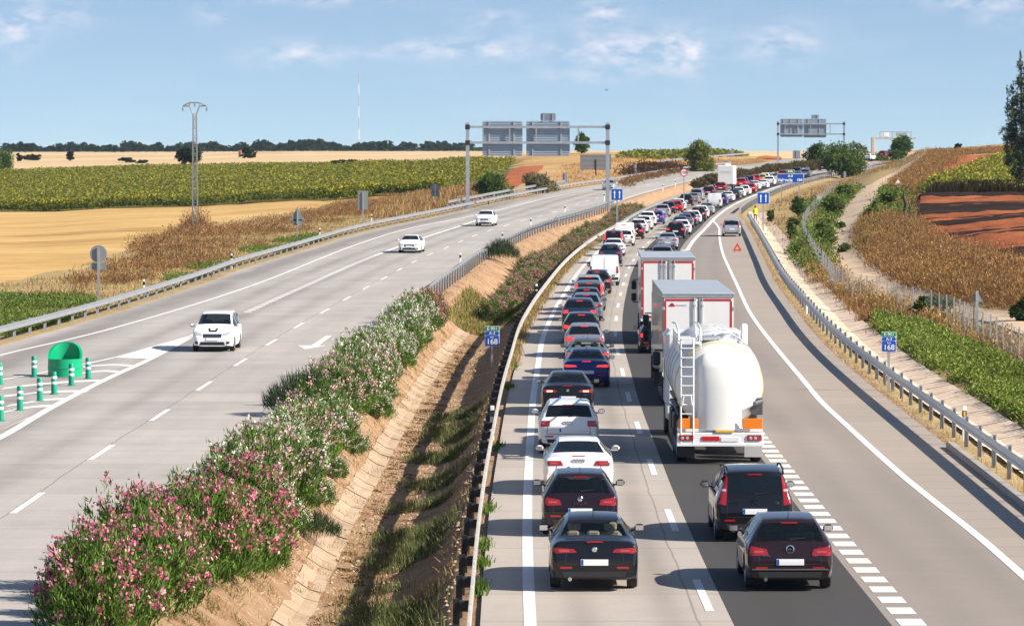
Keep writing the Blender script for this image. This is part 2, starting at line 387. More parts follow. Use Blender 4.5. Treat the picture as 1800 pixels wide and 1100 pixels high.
# ------------------------------------------------------------------ terrain beyond the roads: eye-level sections (photo column, distance, photo row)
def sect(cols):
    xs = [c[0] for c in cols]; fs = [spl([q[0] for q in c[1]], [CZ - (q[1] - 277) * q[0] / F for q in c[1]]) for c in cols]
    def f(X, d):
        px = np.clip(900 + np.asarray(X) * F / d, xs[0], xs[-1])
        Z = np.array([g(d) for g in fs])
        i = np.clip(np.searchsorted(xs, px) - 1, 0, len(xs) - 2)
        x0 = np.asarray(xs)[i]; x1 = np.asarray(xs)[i + 1]; t = (px - x0) / (x1 - x0); t = t * t * (3 - 2 * t)
        ix = np.arange(len(np.ravel(d)))
        Zf = Z.reshape(len(xs), -1)
        a = Zf[np.ravel(i), ix].reshape(np.shape(d)); b = Zf[np.ravel(i) + 1, ix].reshape(np.shape(d))
        return a * (1 - t) + b * t
    return f
FL = sect([(-250, [(60, 1235), (190, 580), (260, 487), (560, 374), (900, 307), (1200, 290), (2000, 271), (4200, 268)]),
           (0, [(60, 1235), (190, 580), (260, 487), (560, 373), (900, 305), (1150, 289), (2000, 270.5), (4200, 268)]),
           (300, [(60, 1235), (190, 575), (240, 500), (330, 430), (560, 362), (920, 297), (1150, 284), (2000, 269.5), (4200, 267.5)]),
           (540, [(60, 1235), (240, 505), (335, 430), (420, 385), (540, 354), (925, 292), (1100, 280), (1500, 267), (1900, 266.5), (4200, 266)]),
           (700, [(60, 1235), (240, 505), (335, 430), (420, 383), (520, 352), (900, 288), (1100, 279), (2000, 268), (4200, 266)]),
           (830, [(60, 1235), (335, 430), (440, 372), (520, 342), (800, 286), (1000, 274), (2000, 267), (4200, 266)]),
           (950, [(60, 1235), (400, 390), (520, 338), (580, 320), (680, 291), (760, 277), (950, 270), (2000, 266), (4200, 266)]),
           (1080, [(60, 1235), (400, 390), (580, 318), (640, 299), (720, 280), (800, 271), (1000, 268), (2000, 266), (4200, 266)]),
           (1210, [(60, 1235), (600, 318), (670, 300), (740, 285), (820, 275), (950, 269), (2000, 266), (4200, 266)]),
           (1340, [(60, 1235), (600, 318), (740, 287), (800, 277), (880, 271), (1100, 268), (2000, 266.5), (4200, 266)])])
FR = sect([(1300, [(60, 1240), (140, 700), (200, 580), (300, 462), (400, 402), (470, 372), (560, 342), (700, 306), (900, 279), (1200, 270), (4200, 268)]),
           (1450, [(60, 1240), (140, 700), (200, 577), (300, 455), (372, 405), (470, 362), (560, 331), (660, 308), (800, 286), (1000, 274), (4200, 268)]),
           (1560, [(60, 1240), (140, 698), (200, 574), (300, 450), (400, 375), (450, 350), (520, 324), (660, 291), (760, 275), (900, 271), (4200, 268)]),
           (1640, [(60, 1240), (140, 696), (180, 602), (230, 520), (300, 440), (420, 352), (480, 326), (600, 285), (680, 264), (800, 261), (1200, 262), (4200, 262)]),
           (1800, [(60, 1240), (140, 694), (160, 632), (200, 555), (240, 490), (300, 425), (420, 351), (480, 325), (580, 285), (700, 257), (800, 253), (1200, 258), (4200, 262)]),
           (2100, [(60, 1240), (140, 690), (200, 552), (300, 422), (420, 349), (580, 282), (700, 254), (1200, 258), (4200, 262)])])
_med = spl([0, .14, .27, .40, .52, .64, .80, .915, 1], [0, -.06, -.42, -.90, -1.0, -.96, -.68, -.08, 0])
def fbm(x, y, s, seed=0, o=4):
    """cheap value noise"""
    r = np.zeros(np.shape(x)); a = 1.0; tot = 0
    for k in range(o):
        X = np.asarray(x) / s + seed * 17.3 + k * 31.7; Y = np.asarray(y) / s + seed * 9.1 - k * 11.9
        xi = np.floor(X); yi = np.floor(Y); fx = X - xi; fy = Y - yi; fx = fx*fx*(3-2*fx); fy = fy*fy*(3-2*fy)
        def h(i, j):
            v = np.sin(i * 127.1 + j * 311.7 + seed * 74.7) * 43758.5453; return v - np.floor(v)
        r += a * ((h(xi, yi) * (1-fx) + h(xi+1, yi) * fx) * (1-fy) + (h(xi, yi+1) * (1-fx) + h(xi+1, yi+1) * fx) * fy - .5); tot += a
        a *= .5; s *= .5
    return r / tot
def gz(X, Y):
    X = np.asarray(X, float); Y = np.asarray(Y, float); X, Y = np.broadcast_arrays(X, Y)
    sh = X.shape; X = X.ravel(); Y = np.maximum(Y.ravel(), 45)
    a, b, c, e = XLP0(Y), XLP1(Y), XRP0(Y), XRP1(Y)
    zL, zR = zl(Y), zr(Y)
    w1 = a - X; k = sstep(1.0, 9 + .012 * Y, w1)
    left = (zL - .06 - .1 * sstep(0, 3, w1)) * (1 - k) + FL(X, Y) * k + fbm(X, Y, 9, 1) * .5 * sstep(2, 12, w1)
    t = np.clip((X - b) / (c - b), 0, 1)
    depth = 1.3 * (1 - .55 * sstep(230, 330, Y)) * np.clip((c - b) / 6.0, .3, 1.1)
    med = zL * (1 - t) + zR * t - .06 + _med(t) * depth + fbm(X, Y, 1.3, 2) * .22 * np.clip(np.minimum(t, 1 - t) * 6, 0, 1)
    w2 = X - e; k2 = sstep(1.0, 8 + .012 * Y, w2)
    right = (zR - .06) * (1 - k2) + FR(X, Y) * k2 + fbm(X, Y, 7, 3) * .4 * sstep(6, 14, w2)
    ditch = -.24 * sstep(.8, 1.7, w2) * (1 - sstep(2.5, 3.9, w2)) * (1 - .5 * sstep(420, 520, Y))
    right = right + ditch
    z = np.where(X < a, left, np.where(X < b, zL - .07, np.where(X < c, med, np.where(X <= e, zR - .07, right))))
    return z.reshape(sh)
def gz1(x, y): return float(gz(np.array([x]), np.array([y]))[0])
def hit(px, py, d0=58, d1=4000):
    ds = np.geomspace(d0, d1, 6000); u, v = (px - 900) / F, (550 - py) / F
    t = ds / (math.cos(PITCH) + v * math.sin(PITCH))
    z = CZ + t * (v * math.cos(PITCH) - math.sin(PITCH)); g = gz(u * t, ds)
    k = int(np.argmax(z <= g)) if np.any(z <= g) else len(ds) - 1
    return float(u * t[k]), float(ds[k]), float(g[k])
# ------------------------------------------------------------------ ribbons
def rows(d0, d1, step=1.0, growth=.012):
    r = [d0]
    while r[-1] < d1: r.append(r[-1] + max(step, r[-1] * growth))
    r[-1] = d1
    return np.array(r)
def strip(name, fa, fb, zf, D, n, off, mat, kind='structure', jit=None, uvx=None, me_only=False):
    """ribbon between two plan curves, n columns, laid at zf(x,y)+off"""
    t = np.linspace(0, 1, n + 1)
    A, B = fa(D)[:, None], fb(D)[:, None]
    X = A * (1 - t) + B * t; Y = np.repeat(D[:, None], n + 1, 1)
    Z = (zf(Y) if zf in (zr, zl) else zf(X, Y)) + off
    if jit is not None: Z = Z + jit(X, Y)
    V = np.stack([X, Y, Z], -1).reshape(-1, 3)
    r, c = len(D), n + 1
    i = (np.arange(r - 1)[:, None] * c + np.arange(n)[None]).ravel()
    Fq = np.stack([i, i + 1, i + c + 1, i + c], 1)
    U = (X - (uvx(D)[:, None] if uvx else A)); S = np.concatenate([[0], np.cumsum(np.hypot(np.diff(D), np.diff(fa(D))))])
    uv = np.stack([U, np.repeat(S[:, None], n + 1, 1)], -1).reshape(-1, 2)
    me = npmesh(name, V, Fq, mat, uv=uv, smooth=True)
    if me_only: return me
    o = link(name, me)
    return tag(o, kind=kind)
def off(f, k): return lambda d: f(d) + k
# ground sheet: one grid following the breaklines
DG = np.concatenate([rows(46, 700, 1.0, .009), rows(706, 4200, 8, .02)[1:]])
cols = []
for w in list(np.geomspace(2600, 3, 60)): cols.append(('L', w))
for w in (2.2, 1.5, .9, .45, .1): cols.append(('L', w))
for t in np.linspace(0, 1, 5): cols.append(('A', t))
for t in np.linspace(0, 1, 27)[1:]: cols.append(('M', t))
for t in np.linspace(0, 1, 5)[1:]: cols.append(('B', t))
for w in list(np.linspace(.3, 13, 27)) + list(np.geomspace(14, 2600, 55)): cols.append(('R', w))
aa, bb, cc, ee = XLP0(DG), XLP1(DG), XRP0(DG), XRP1(DG)
GX = np.stack([{'L': lambda q: aa - q, 'A': lambda q: aa + (bb - aa) * q, 'M': lambda q: bb + (cc - bb) * q, 'B': lambda q: cc + (ee - cc) * q, 'R': lambda q: ee + q}[k](q) for k, q in cols], 1)
GY = np.repeat(DG[:, None], len(cols), 1)
GZ = gz(GX, GY)
r_, c_ = GX.shape
gi = (np.arange(r_ - 1)[:, None] * c_ + np.arange(c_ - 1)[None]).ravel()
GF = np.stack([gi, gi + 1, gi + c_ + 1, gi + c_], 1)
ctr = lambda A: (A[:-1, :-1] + A[1:, :-1] + A[:-1, 1:] + A[1:, 1:]).ravel() / 4
FX, FY = ctr(GX), ctr(GY)
kinds = np.array([{'L': 0, 'A': 1, 'M': 1, 'B': 1, 'R': 2}[k] for k, q in cols[:-1]])
FK = np.broadcast_to(kinds, (r_ - 1, c_ - 1)).ravel()
FM = np.where(FK == 1, 1, 0)
# field boundaries in plan (left): stubble, sunflowers, pale fields
def line(pts, sort=True):
    w = sorted([(h[0] * F / h[1] + 900, h[1]) for h in (hit(*p) for p in pts)])
    return lambda X, Y: np.interp(900 + X * F / Y, [q[0] for q in w], [q[1] for q in w])
weeds_far = line([(-150, 540), (0, 500), (140, 470), (230, 440), (330, 405), (500, 375), (640, 353)])
stub_far = line([(-150, 374), (0, 373), (350, 363), (600, 352), (660, 346), (780, 338), (870, 328)])
sun_far = line([(-150, 306), (0, 305), (300, 297), (600, 292), (850, 284), (900, 283)])
PX = 900 + FX * F / FY
isL = FK == 0
FM = np.where(isL & (FY > weeds_far(FX, FY)) & (FY < stub_far(FX, FY)) & (PX < 660), 2, FM)
FM = np.where(isL & (FY >= stub_far(FX, FY)) & (FY < sun_far(FX, FY)) & (PX < 905), 4, FM)
FM = np.where(isL & (FY >= sun_far(FX, FY)) & (PX < 905), 3, FM)
FM = np.where(isL & (PX >= 905) & (FY > 600), 3, FM)
FM = np.where(isL & (PX >= 905) & (FY < 900), 5, FM)
FM = np.where((FY > 900) & (FM == 0), 3, FM)
g_me = npmesh('ground', np.stack([GX, GY, GZ], -1).reshape(-1, 3), GF, [M['verge'], M['earth'], M['stubble'], M['pale'], M['field_green'], M['mound']], fm=FM, smooth=True)
tag(link('ground', g_me), kind='structure')
# ------------------------------------------------------------------ pavements
DR = rows(46, 1200, 1.5, .012)
strip('roadway', XRP0, off(Xe, 3.86), zr, DR, 4, .0, M['concrete'], uvx=Xe)
strip('roadway_asphalt', off(Xe, 3.86), off(Xe, 6.85), zr, DR, 3, .0, M['asphalt'], uvx=off(Xe, 3.86))
def XsE(d):
    k = sstep(395, 450, d); return np.maximum(Xs(np.minimum(d, 420)) * (1 - k) + (Xe(d) + 7.6) * k, Xe(d) + 7.55)
strip('slip_road', off(Xe, 6.85), XsE, zr, DR, 3, .0, M['asphalt_old'], uvx=off(Xe, 6.85))
strip('hard_shoulder', XsE, XRP1, zr, DR, 3, .0, M['shoulder'], uvx=XsE)
strip('left_roadway', XLP0, XLP1, zl, DR, 10, .0, M['concrete_left'], uvx=lambda d: Xd(d) - 11.2)
def mark(name, f, w, zf, d0, d1, h=.006, step=2.0):
    return strip(name, off(f, -w / 2), off(f, w / 2), zf, rows(d0, d1, step, .01), 1, h, M['paint'])
mark('edge_marking', Xe, .24, zr, 46, 1150)
mark('slip_edge_marking', lambda d: XsE(d), .22, zr, 46, 440)
mark('right_edge_marking', off(Xe, 7.5), .36, zr, 330, 1150)
mark('left_edge_marking', Xll, .22, zl, 46, 620)
mark('median_edge_marking', off(Xd, 3.75), .2, zl, 46, 900)
def dashes(name, f, w, zf, start, length, period, end, h=.006):
    Vs, Fs, n, uv = [], [], 0, []
    d = start
    while d < end:
        for q in (d, d + length / 2, d + length):
            for s in (-w / 2, w / 2):
                Vs.append((float(f(q)) + s, q, float(zf(q)) + h)); uv.append((s, q))
        Fs += [(n, n + 1, n + 3, n + 2), (n + 2, n + 3, n + 5, n + 4)]; n += 6
        d += period
    me = npmesh(name, np.array(Vs), np.array(Fs), M['paint'], uv=np.array(uv))
    tag(link(name, me), kind='structure')
dashes('lane_marking', off(Xe, 3.52), .17, zr, 75.2 - 16.2, 5.7, 16.2, 900)
dashes('gore_marking', off(Xe, 7.26), .50, zr, 52.3, 1.1, 1.87, 332)
dashes('left_lane_marking', Xd, .17, zl, 91.1 - 32.2, 5.7, 16.1, 760)
Xex = trace([(416, 557), (520, 510), (633, 460), (692, 437), (745, 418), (801, 400)], zl)
dashes('exit_marking', Xex, .42, zl, 205, 1.15, 1.95, 300)
strip('exit_line_marking', off(Xex, -.18), off(Xex, .18), zl, rows(300, 420, 3, .01), 1, .006, M['paint'])
# gore at the left exit: solid lines, white nose and chevron bars
Xg1 = trace([(0, 769), (87, 718), (188, 666), (260, 633), (332, 594)], zl, [(46, -18.6), (80, -16.9)])
Xg0 = trace([(0, 668), (84, 653), (199, 629), (332, 594)], zl)
mark('gore_edge_marking', Xg1, .30, zl, 50, 184)
mark('gore_side_marking', Xg0, .2, zl, 130, 184)
def gore_pt(px, py): x, d = solve(px, py, zl); return x, d
tri = [gore_pt(199, 629), gore_pt(262, 631), gore_pt(332, 595), gore_pt(330, 591)]
me = mesh('gore_nose_marking', [(x, d, float(zl(d)) + .010) for x, d in tri], [(0, 1, 2, 3)], M['paint'])
me.uv_layers.new(name='UVMap'); tag(link('gore_nose_marking', me), kind='structure')
bars = [[(0, 757), (52, 735), (0, 725)], [(0, 727), (92, 716), (0, 706)], [(8, 716), (118, 703), (0, 690)], [(0, 699), (150, 690), (20, 677)], [(0, 685), (178, 671), (60, 668)], [(140, 658), (205, 656), (142, 652)], [(140, 647), (228, 645), (150, 642)]]
bv, bf = [], []
for b in bars:
    A, B, _c = b
    x0, d0 = gore_pt(*A); x1, d1 = gore_pt(*B); n0 = len(bv)
    for t in np.linspace(0, 1, 7):
        x = x0 * (1 - t) + x1 * t; d = d0 * (1 - t) + d1 * t + 1.1 * math.sin(t * PI)
        for q in (0, 1.35): bv.append((x, d + q, float(zl(d)) + .010))
    bf += [(n0 + 2*i, n0 + 2*i + 2, n0 + 2*i + 3, n0 + 2*i + 1) for i in range(6)]
me = mesh('gore_bar_marking', bv, bf, M['paint']); me.uv_layers.new(name='UVMap'); tag(link('gore_bar_marking', me), kind='structure')
# arrow painted on the inner lane
x0, d0 = solve(540, 614, zl); x1, d1 = solve(577, 590, zl)
av = [(x0, d0 + 3), (x0 + .35, d0 + 3), (x1 + .18, d1), (x1 - .1, d1), (x0 - .6, d0 + 3.4), (x0 - .1, d0), (x0 + .75, d0 + 3.1)]
me = mesh('arrow_marking', [(x, d, float(zl(d)) + .006) for x, d in av], [(0, 1, 2, 3), (4, 5, 6)], M['paint']); me.uv_layers.new(name='UVMap'); tag(link('arrow_marking', me), kind='structure')
# kerb along the near end of the right-hand rail
Dk = rows(70, 118, 2)
kv, kf = [], []
for i, d in enumerate(Dk):
    x = float(XRP1(d)) - .12; z = float(zr(d))
    kv += [(x, d, z - .05), (x, d, z + .14), (x + .04, d, z + .17), (x + .24, d, z + .17), (x + .24, d, z - .05)]
    if i: kf += [(5*i - 5 + k, 5*i - 5 + k + 1, 5*i + k + 1, 5*i + k) for k in range(4)]
n0 = len(kv) - 5; kf.append(tuple(range(n0, n0 + 5)))
tag(link('kerb', mesh('kerb', kv, kf, M['kerb'])), kind='structure')
# concrete channels: median ditch (individual slabs with gaps) and right-hand swale
def slabs(name, fx, w, d0, d1, ln, gap, mat, zoff=.05, dish=.0):
    vs, fs = [], []
    d = d0; k = 0
    while d < d1:
        x = float(fx(d)); ww = w * (1 + random.uniform(-.04, .04)); tz = random.uniform(-.015, .015); n0 = len(vs)
        for q in (d, d + ln):
            xx = float(fx(q))
            for s in (-.5, 0, .5):
                z = gz1(xx + s * ww, q) + zoff + tz + abs(s) * 2 * dish
                vs.append((xx + s * ww, q, z))
        fs += [(n0, n0 + 1, n0 + 4, n0 + 3), (n0 + 1, n0 + 2, n0 + 5, n0 + 4)]
        d += ln + gap; k += 1
    me = mesh(name, vs, fs, mat)
    return tag(link(name, me), kind='structure')
ditch_x = lambda d: XLP1(d) + (XRP0(d) - XLP1(d)) * .405
slabs('ditch_channel', ditch_x, .62, 60, 215, 1.55, .05, M['ditch_slab'], .03)
slabs('side_channel', lambda d: XRP1(d) + 2.2, 2.1, 60, 470, 2.9, .04, M['gutter'], .05, .06)
# ------------------------------------------------------------------ right-hand track, ploughed field, red patches
def plan(pts):
    w = sorted([(h[1], h[0]) for h in (hit(*p) for p in pts)]); o = [w[0]]
    for q in w[1:]:
        if q[0] - o[-1][0] > 3: o.append(q)
    return spl([q[0] for q in o], [q[1] for q in o]), o[0][0], o[-1][0]
trk_l, ta, tb = plan([(1800, 590), (1730, 566), (1600, 545), (1500, 500), (1462, 470), (1458, 444), (1467, 398), (1482, 367), (1511, 337), (1552, 313), (1596, 288), (1630, 268)])
trk_r, _, _ = plan([(1800, 556), (1730, 545), (1640, 520), (1560, 482), (1520, 455), (1513, 440), (1515, 396), (1540, 356), (1553, 333), (1572, 312), (1608, 288), (1637, 268)])
strip('dirt_track', trk_l, trk_r, gz, rows(150, tb, 1.5, .01), 6, .06, M['track'], jit=lambda X, Y: fbm(X, Y, 1.2, 5) * .07)
fl_a = lambda d: np.interp(d, [190, 240, 300, 420], [hit(1700, 480)[0] * .9, hit(1640, 470)[0], hit(1602, 440)[0], hit(1600, 352)[0]])
def furrow(X, Y):
    w = fbm(X * .15, Y, 9, 8, 2) * 2 + fbm(X * .06, Y, 4, 9, 3) * 1.2
    s = np.sin(Y * .62 + w * 2.2 + .004 * X) ; amp = .32 + .5 * np.clip(fbm(X * .1, Y, 14, 4, 2) + .1, 0, .6)
    return np.sign(s) * np.abs(s) ** .7 * amp + fbm(X, Y, 1.1, 6, 3) * .35
strip('ploughed_field', fl_a, lambda d: fl_a(d) * 0 + 95, gz, rows(205, 425, .55, .0), 90, .45, M['plough_shade'], jit=furrow)
def redpatch(name, pl, pr, zoff=.12):
    a, a0, a1 = plan(pl); b, b0, b1 = plan(pr)
    strip(name, a, b, gz, rows(max(a0, b0), min(a1, b1), 1.5, 0), 14, zoff, M['plough'], jit=lambda X, Y: fbm(X, Y, 2.5, 3) * .25)
redpatch('red_soil_slope', [(1638, 316), (1665, 291), (1690, 272)], [(1642, 316), (1700, 294), (1752, 272)])
redpatch('red_soil_cutting', [(885, 330), (890, 310), (905, 296)], [(905, 330), (945, 305), (960, 289)])
redpatch('far_red_soil', [(1330, 280), (1334, 276), (1345, 274)], [(1375, 281), (1372, 277), (1366, 274)])
# ------------------------------------------------------------------ vehicles (x right, y forward from the rear bumper, z up)
def chaikin(P, n=2):
    for _ in range(n):
        Q = [P[0]]
        for a, b in zip(P[:-1], P[1:]):
            Q += [(a[0]*.78 + b[0]*.22, a[1]*.78 + b[1]*.22), (a[0]*.22 + b[0]*.78, a[1]*.22 + b[1]*.78)]
        P = Q + [P[-1]]
    return P
SPEC = {
 'sedan': dict(L=4.65, W=1.83, H=1.42, rw=.56, belt=.94, cl=.20, wr=.325, top=[(0,.64),(.03,.80),(.07,.98),(.15,1.03),(.60,1.045),(1.38,1.36),(1.75,1.41),(2.3,1.42),(2.75,1.385),(3.55,1.02),(4.1,.93),(4.45,.82),(4.6,.70),(4.65,.55)], rwin=(.66,1.33), wwin=(2.78,3.50), side=(1.0,3.35), pil=(2.12,)),
 'hatch': dict(L=4.28, W=1.80, H=1.46, rw=.58, belt=.95, cl=.19, wr=.32, top=[(0,.62),(.03,.76),(.07,.92),(.12,1.0),(.52,1.37),(.63,1.42),(1.0,1.445),(1.7,1.46),(2.25,1.42),(3.1,1.03),(3.7,.94),(4.08,.82),(4.22,.70),(4.28,.55)], rwin=(.13,.50), wwin=(2.30,3.05), side=(.62,2.95), pil=(.98,1.80)),
 'suv': dict(L=4.30, W=1.83, H=1.57, rw=.61, belt=1.02, cl=.24, wr=.345, top=[(0,.70),(.03,.87),(.06,1.02),(.10,1.08),(.42,1.46),(.5,1.51),(.9,1.555),(1.6,1.57),(2.2,1.53),(3.0,1.13),(3.7,1.04),(4.1,.93),(4.25,.78),(4.3,.6)], rwin=(.12,.40), wwin=(2.25,2.95), side=(.6,2.85), pil=(.95,1.75)),
 'mpv': dict(L=4.55, W=1.83, H=1.66, rw=.64, belt=1.0, cl=.20, wr=.33, top=[(0,.66),(.02,.86),(.05,1.0),(.08,1.06),(.26,1.5),(.34,1.59),(.9,1.645),(1.7,1.66),(2.4,1.60),(3.5,1.12),(4.0,.98),(4.35,.84),(4.5,.7),(4.55,.55)], rwin=(.09,.27), wwin=(2.46,3.45), side=(.5,3.3), pil=(1.1,2.0)),
 'coupe': dict(L=4.63, W=1.855, H=1.375, rw=.55, belt=.93, cl=.18, wr=.335, top=[(0,.64),(.03,.82),(.07,.96),(.12,.995),(.42,1.01),(1.5,1.32),(1.85,1.365),(2.3,1.375),(2.7,1.34),(3.5,1.0),(4.1,.9),(4.45,.8),(4.58,.68),(4.63,.55)], rwin=(.62,1.46), wwin=(2.74,3.45), side=(.95,3.3), pil=(1.95,)),
 'van': dict(L=5.0, W=1.96, H=1.97, rw=.86, belt=1.18, cl=.22, wr=.335, top=[(0,.55),(.01,.9),(.03,1.15),(.05,1.25),(.14,1.72),(.2,1.89),(.5,1.95),(2.5,1.97),(3.4,1.92),(3.6,1.85),(4.3,1.27),(4.8,1.05),(4.95,.85),(5.0,.6)], rwin=None, wwin=(3.63,4.25), side=(2.75,4.05), pil=()),
 'smallvan': dict(L=4.40, W=1.83, H=1.83, rw=.78, belt=1.1, cl=.20, wr=.32, top=[(0,.55),(.01,.85),(.03,1.08),(.05,1.15),(.12,1.6),(.18,1.76),(.5,1.81),(2.0,1.83),(2.7,1.77),(3.0,1.66),(3.6,1.18),(4.1,1.0),(4.35,.84),(4.4,.6)], rwin=(.06,.125), wwin=(3.03,3.56), side=(2.1,3.4), pil=()),
 'city': dict(L=3.60, W=1.64, H=1.49, rw=.54, belt=.95, cl=.19, wr=.30, top=[(0,.60),(.03,.76),(.07,.92),(.12,1.0),(.42,1.38),(.52,1.44),(.9,1.475),(1.4,1.49),(1.8,1.45),(2.6,1.05),(3.1,.96),(3.45,.84),(3.55,.70),(3.6,.55)], rwin=(.13,.40), wwin=(1.85,2.55), side=(.55,2.45), pil=(1.35,)),
}
_shape = {}
def car_shape(kind):
    if kind in _shape: return _shape[kind]
    S = SPEC[kind]; L, W, H = S['L'], S['W'], S['H']; wr = S['wr']
    prof = chaikin(S['top'], 2); py = [p[0] for p in prof]; pz = [p[1] for p in prof]
    ya, yb = .175 * L + .05, L - .205 * L            # axles
    ra = wr + .055
    ys = set(round(y, 4) for y in py)
    for c in (ya, yb):
        for k in range(-8, 9): ys.add(round(c + ra * math.sin(k / 8 * PI / 2), 4))
    for y in (S['rwin'] or ()) + S['wwin'] + S['side']: ys.add(y)
    for p in S['pil']: ys.add(p - .04); ys.add(p + .04)
    ys = sorted(ys); Y = [ys[0]]
    for y in ys[1:]:
        if y - Y[-1] > .006: Y.append(y)
    wfx = [0, .05, .14, .35, .8, .74 * L, .88 * L, .95 * L, .985 * L, L]; wfy = [.90, .935, .965, .99, 1, 1, .975, .92, .84, .72]
    if kind in ('van', 'smallvan'): wfy = [.97, .985, .995, 1, 1, 1, .985, .95, .88, .78]
    V, info = [], []
    for y in Y:
        zt = float(np.interp(y, py, pz)); hw = W / 2 * float(np.interp(y, wfx, wfy))
        bl = S['belt'] + .02 * math.sin(y / L * PI); zbelt = min(bl, zt - .03)
        cab = min(1, max(0, (zt - bl) / (H - bl - .05)))
        zb = S['cl'] + .07 * max(0, 1 - y / .35) + .05 * max(0, 1 - (L - y) / .4)
        arch = 0
        for c in (ya, yb):
            d = abs(y - c)
            if d < ra: arch = wr + math.sqrt(ra * ra - d * d)
        wb = hw * .95; wt = (wb - .06) * (1 - cab) + S['rw'] * cab
        wt = min(wt, wb)
        z2 = max(zb + .04, arch); z3 = max(zb + .16, arch + .015); z4 = max(zb + (zbelt - zb) * .5, z3 + .03); z5 = max(zbelt - .09, z4 + .01); z6 = max(zbelt, z5 + .01)
        zz = max(zt, z6 + .01)
        half = [(0, zb), (hw * .70, zb), (hw * .955, z2), (hw * .985, z3), (hw, z4), (hw * .988, z5), (wb, z6), (wt + .025, max(z6 + .004, zz - .065 * cab - .01)), (wt - .05, zz - .002), (wt * .5, zz + .014), (0, zz + .018)]
        ring = [(x, y, z) for x, z in half] + [(-x, y, z) for x, z in half[9:0:-1]]
        V += ring; info.append((y, cab))
    n = 20; Fs, part = [], []
    rwn, ww, sd = S['rwin'], S['wwin'], S['side']
    for i in range(len(Y) - 1):
        ym = (Y[i] + Y[i + 1]) / 2; cab = (info[i][1] + info[i + 1][1]) / 2
        for k in range(n):
            Fs.append((i * n + k, i * n + (k + 1) % n, (i + 1) * n + (k + 1) % n, (i + 1) * n + k))
            q = k if k < 10 else 19 - k
            p = 'body'
            if q <= 1: p = 'under'
            elif q == 6 and sd[0] < ym < sd[1] and cab > .12:
                p = 'body' if any(abs(ym - a) < .042 for a in S['pil']) else ('side_r' if k < 10 else 'side_l')
            elif q >= 8 and rwn and rwn[0] < ym < rwn[1]: p = 'rear'
            elif q >= 8 and ww[0] < ym < ww[1]: p = 'wind'
            part.append(p)
    Fs.append(tuple(range(n))); part.append('body')
    m = len(Y) - 1; Fs.append(tuple(m * n + k for k in range(n - 1, -1, -1))); part.append('body')
    bvh = BVHTree.FromPolygons([Vector(v) for v in V], [f for f in Fs])
    _shape[kind] = (S, V, Fs, part, bvh, ya, yb)
    return _shape[kind]
def submesh(name, V, Fs, mats, fm=None, smooth=True, sharp=38):
    used = sorted({i for f in Fs for i in f}); ix = {u: j for j, u in enumerate(used)}
    return mesh(name, [V[u] for u in used], [tuple(ix[i] for i in f) for f in Fs], mats, fm, smooth, sharp)
def proj(bvh, x, z, front=False, L=5):
    o = Vector((x, L + 2 if front else -2, z)); d = Vector((0, -1 if front else 1, 0))
    h = bvh.ray_cast(o, d)
    return None if h[0] is None else h[0].y
def patch(bvh, quad, nx=6, nz=3, lift=.012, front=False, L=5, mb=None, m=0):
    """four (x,z) corners, wrapped on the rear (or front) of the body, with a rim so it has thickness"""
    mb = mb or MB(); s = 1 if front else -1
    P = []
    (a, b, c, d) = quad; last = None
    for j in range(nz + 1):
        for i in range(nx + 1):
            u, v = i / nx, j / nz
            x = (a[0]*(1-u) + b[0]*u) * (1-v) + (d[0]*(1-u) + c[0]*u) * v
            z = (a[1]*(1-u) + b[1]*u) * (1-v) + (d[1]*(1-u) + c[1]*u) * v
            y = proj(bvh, x, z, front, L)
            if y is None: y = last if last is not None else (L if front else 0)
            last = y
            P.append((x, y + s * lift, z))
    w = nx + 1
    Fs = [(j*w + i, j*w + i + 1, (j+1)*w + i + 1, (j+1)*w + i) for j in range(nz) for i in range(nx)]
    bd = list(range(w)) + [j*w + nx for j in range(1, nz + 1)] + [nz*w + i for i in range(nx - 1, -1, -1)] + [j*w for j in range(nz - 1, 0, -1)]
    n0 = len(P); P += [(P[i][0], P[i][1] - s * (lift + .03), P[i][2]) for i in bd]
    k = len(bd)
    Fs += [(bd[i], bd[(i + 1) % k], n0 + (i + 1) % k, n0 + i) for i in range(k)]
    if front: Fs = [f[::-1] for f in Fs]
    return mb.add(P, Fs, m)
def mir(q): return [(-x, z) for x, z in (q[1], q[0], q[3], q[2])]
_wheel = {}
def wheel_me(r):
    k = round(r, 3)
    if k not in _wheel:
        t = MB().lathe([(r*.66, -.10), (r*.93, -.105), (r, -.08), (r, .08), (r*.93, .105), (r*.66, .10), (r*.62, .05), (r*.62, -.05), (r*.66, -.10)], 28, 'x')
        w = MB()
        for s in (1, -1):
            w.lathe([(r*.67, .095*s), (r*.60, .10*s), (r*.57, .05*s)], 28, 'x')
            w.lathe([(.0, .085*s), (r*.16, .085*s), (r*.18, .05*s)], 16, 'x')
            for i in range(5):
                a = i * 2 * PI / 5
                w.box((.07*s, math.cos(a) * r*.36, math.sin(a) * r*.36), (.03, r*.15, r*.5), rot=Matrix.Rotation(a - PI/2, 3, 'X'))
            w.lathe([(0, .03*s), (r*.6, .03*s)], 20, 'x', m=1)
        _wheel[k] = (t.me('tyre', M['tyre'], True, 40), w.me('rim', [M['rim'], M['black']], True, 30))
    return _wheel[k]
_paint = {}
PAL = dict(black=(.008, .008, .011), plum=(.016, .008, .014), maroon=(.020, .009, .011), white=(.80, .80, .80), navy=(.010, .03, .21), charcoal=(.028, .030, .036), silver=(.54, .55, .57), lilac=(.34, .33, .37), blue=(.012, .07, .35), red=(.42, .014, .016), darkred=(.16, .008, .014), yellow=(.75, .60, .10), beige=(.48, .44, .38), grey=(.16, .17, .18), steel=(.20, .24, .30), darkblue=(.015, .03, .065))
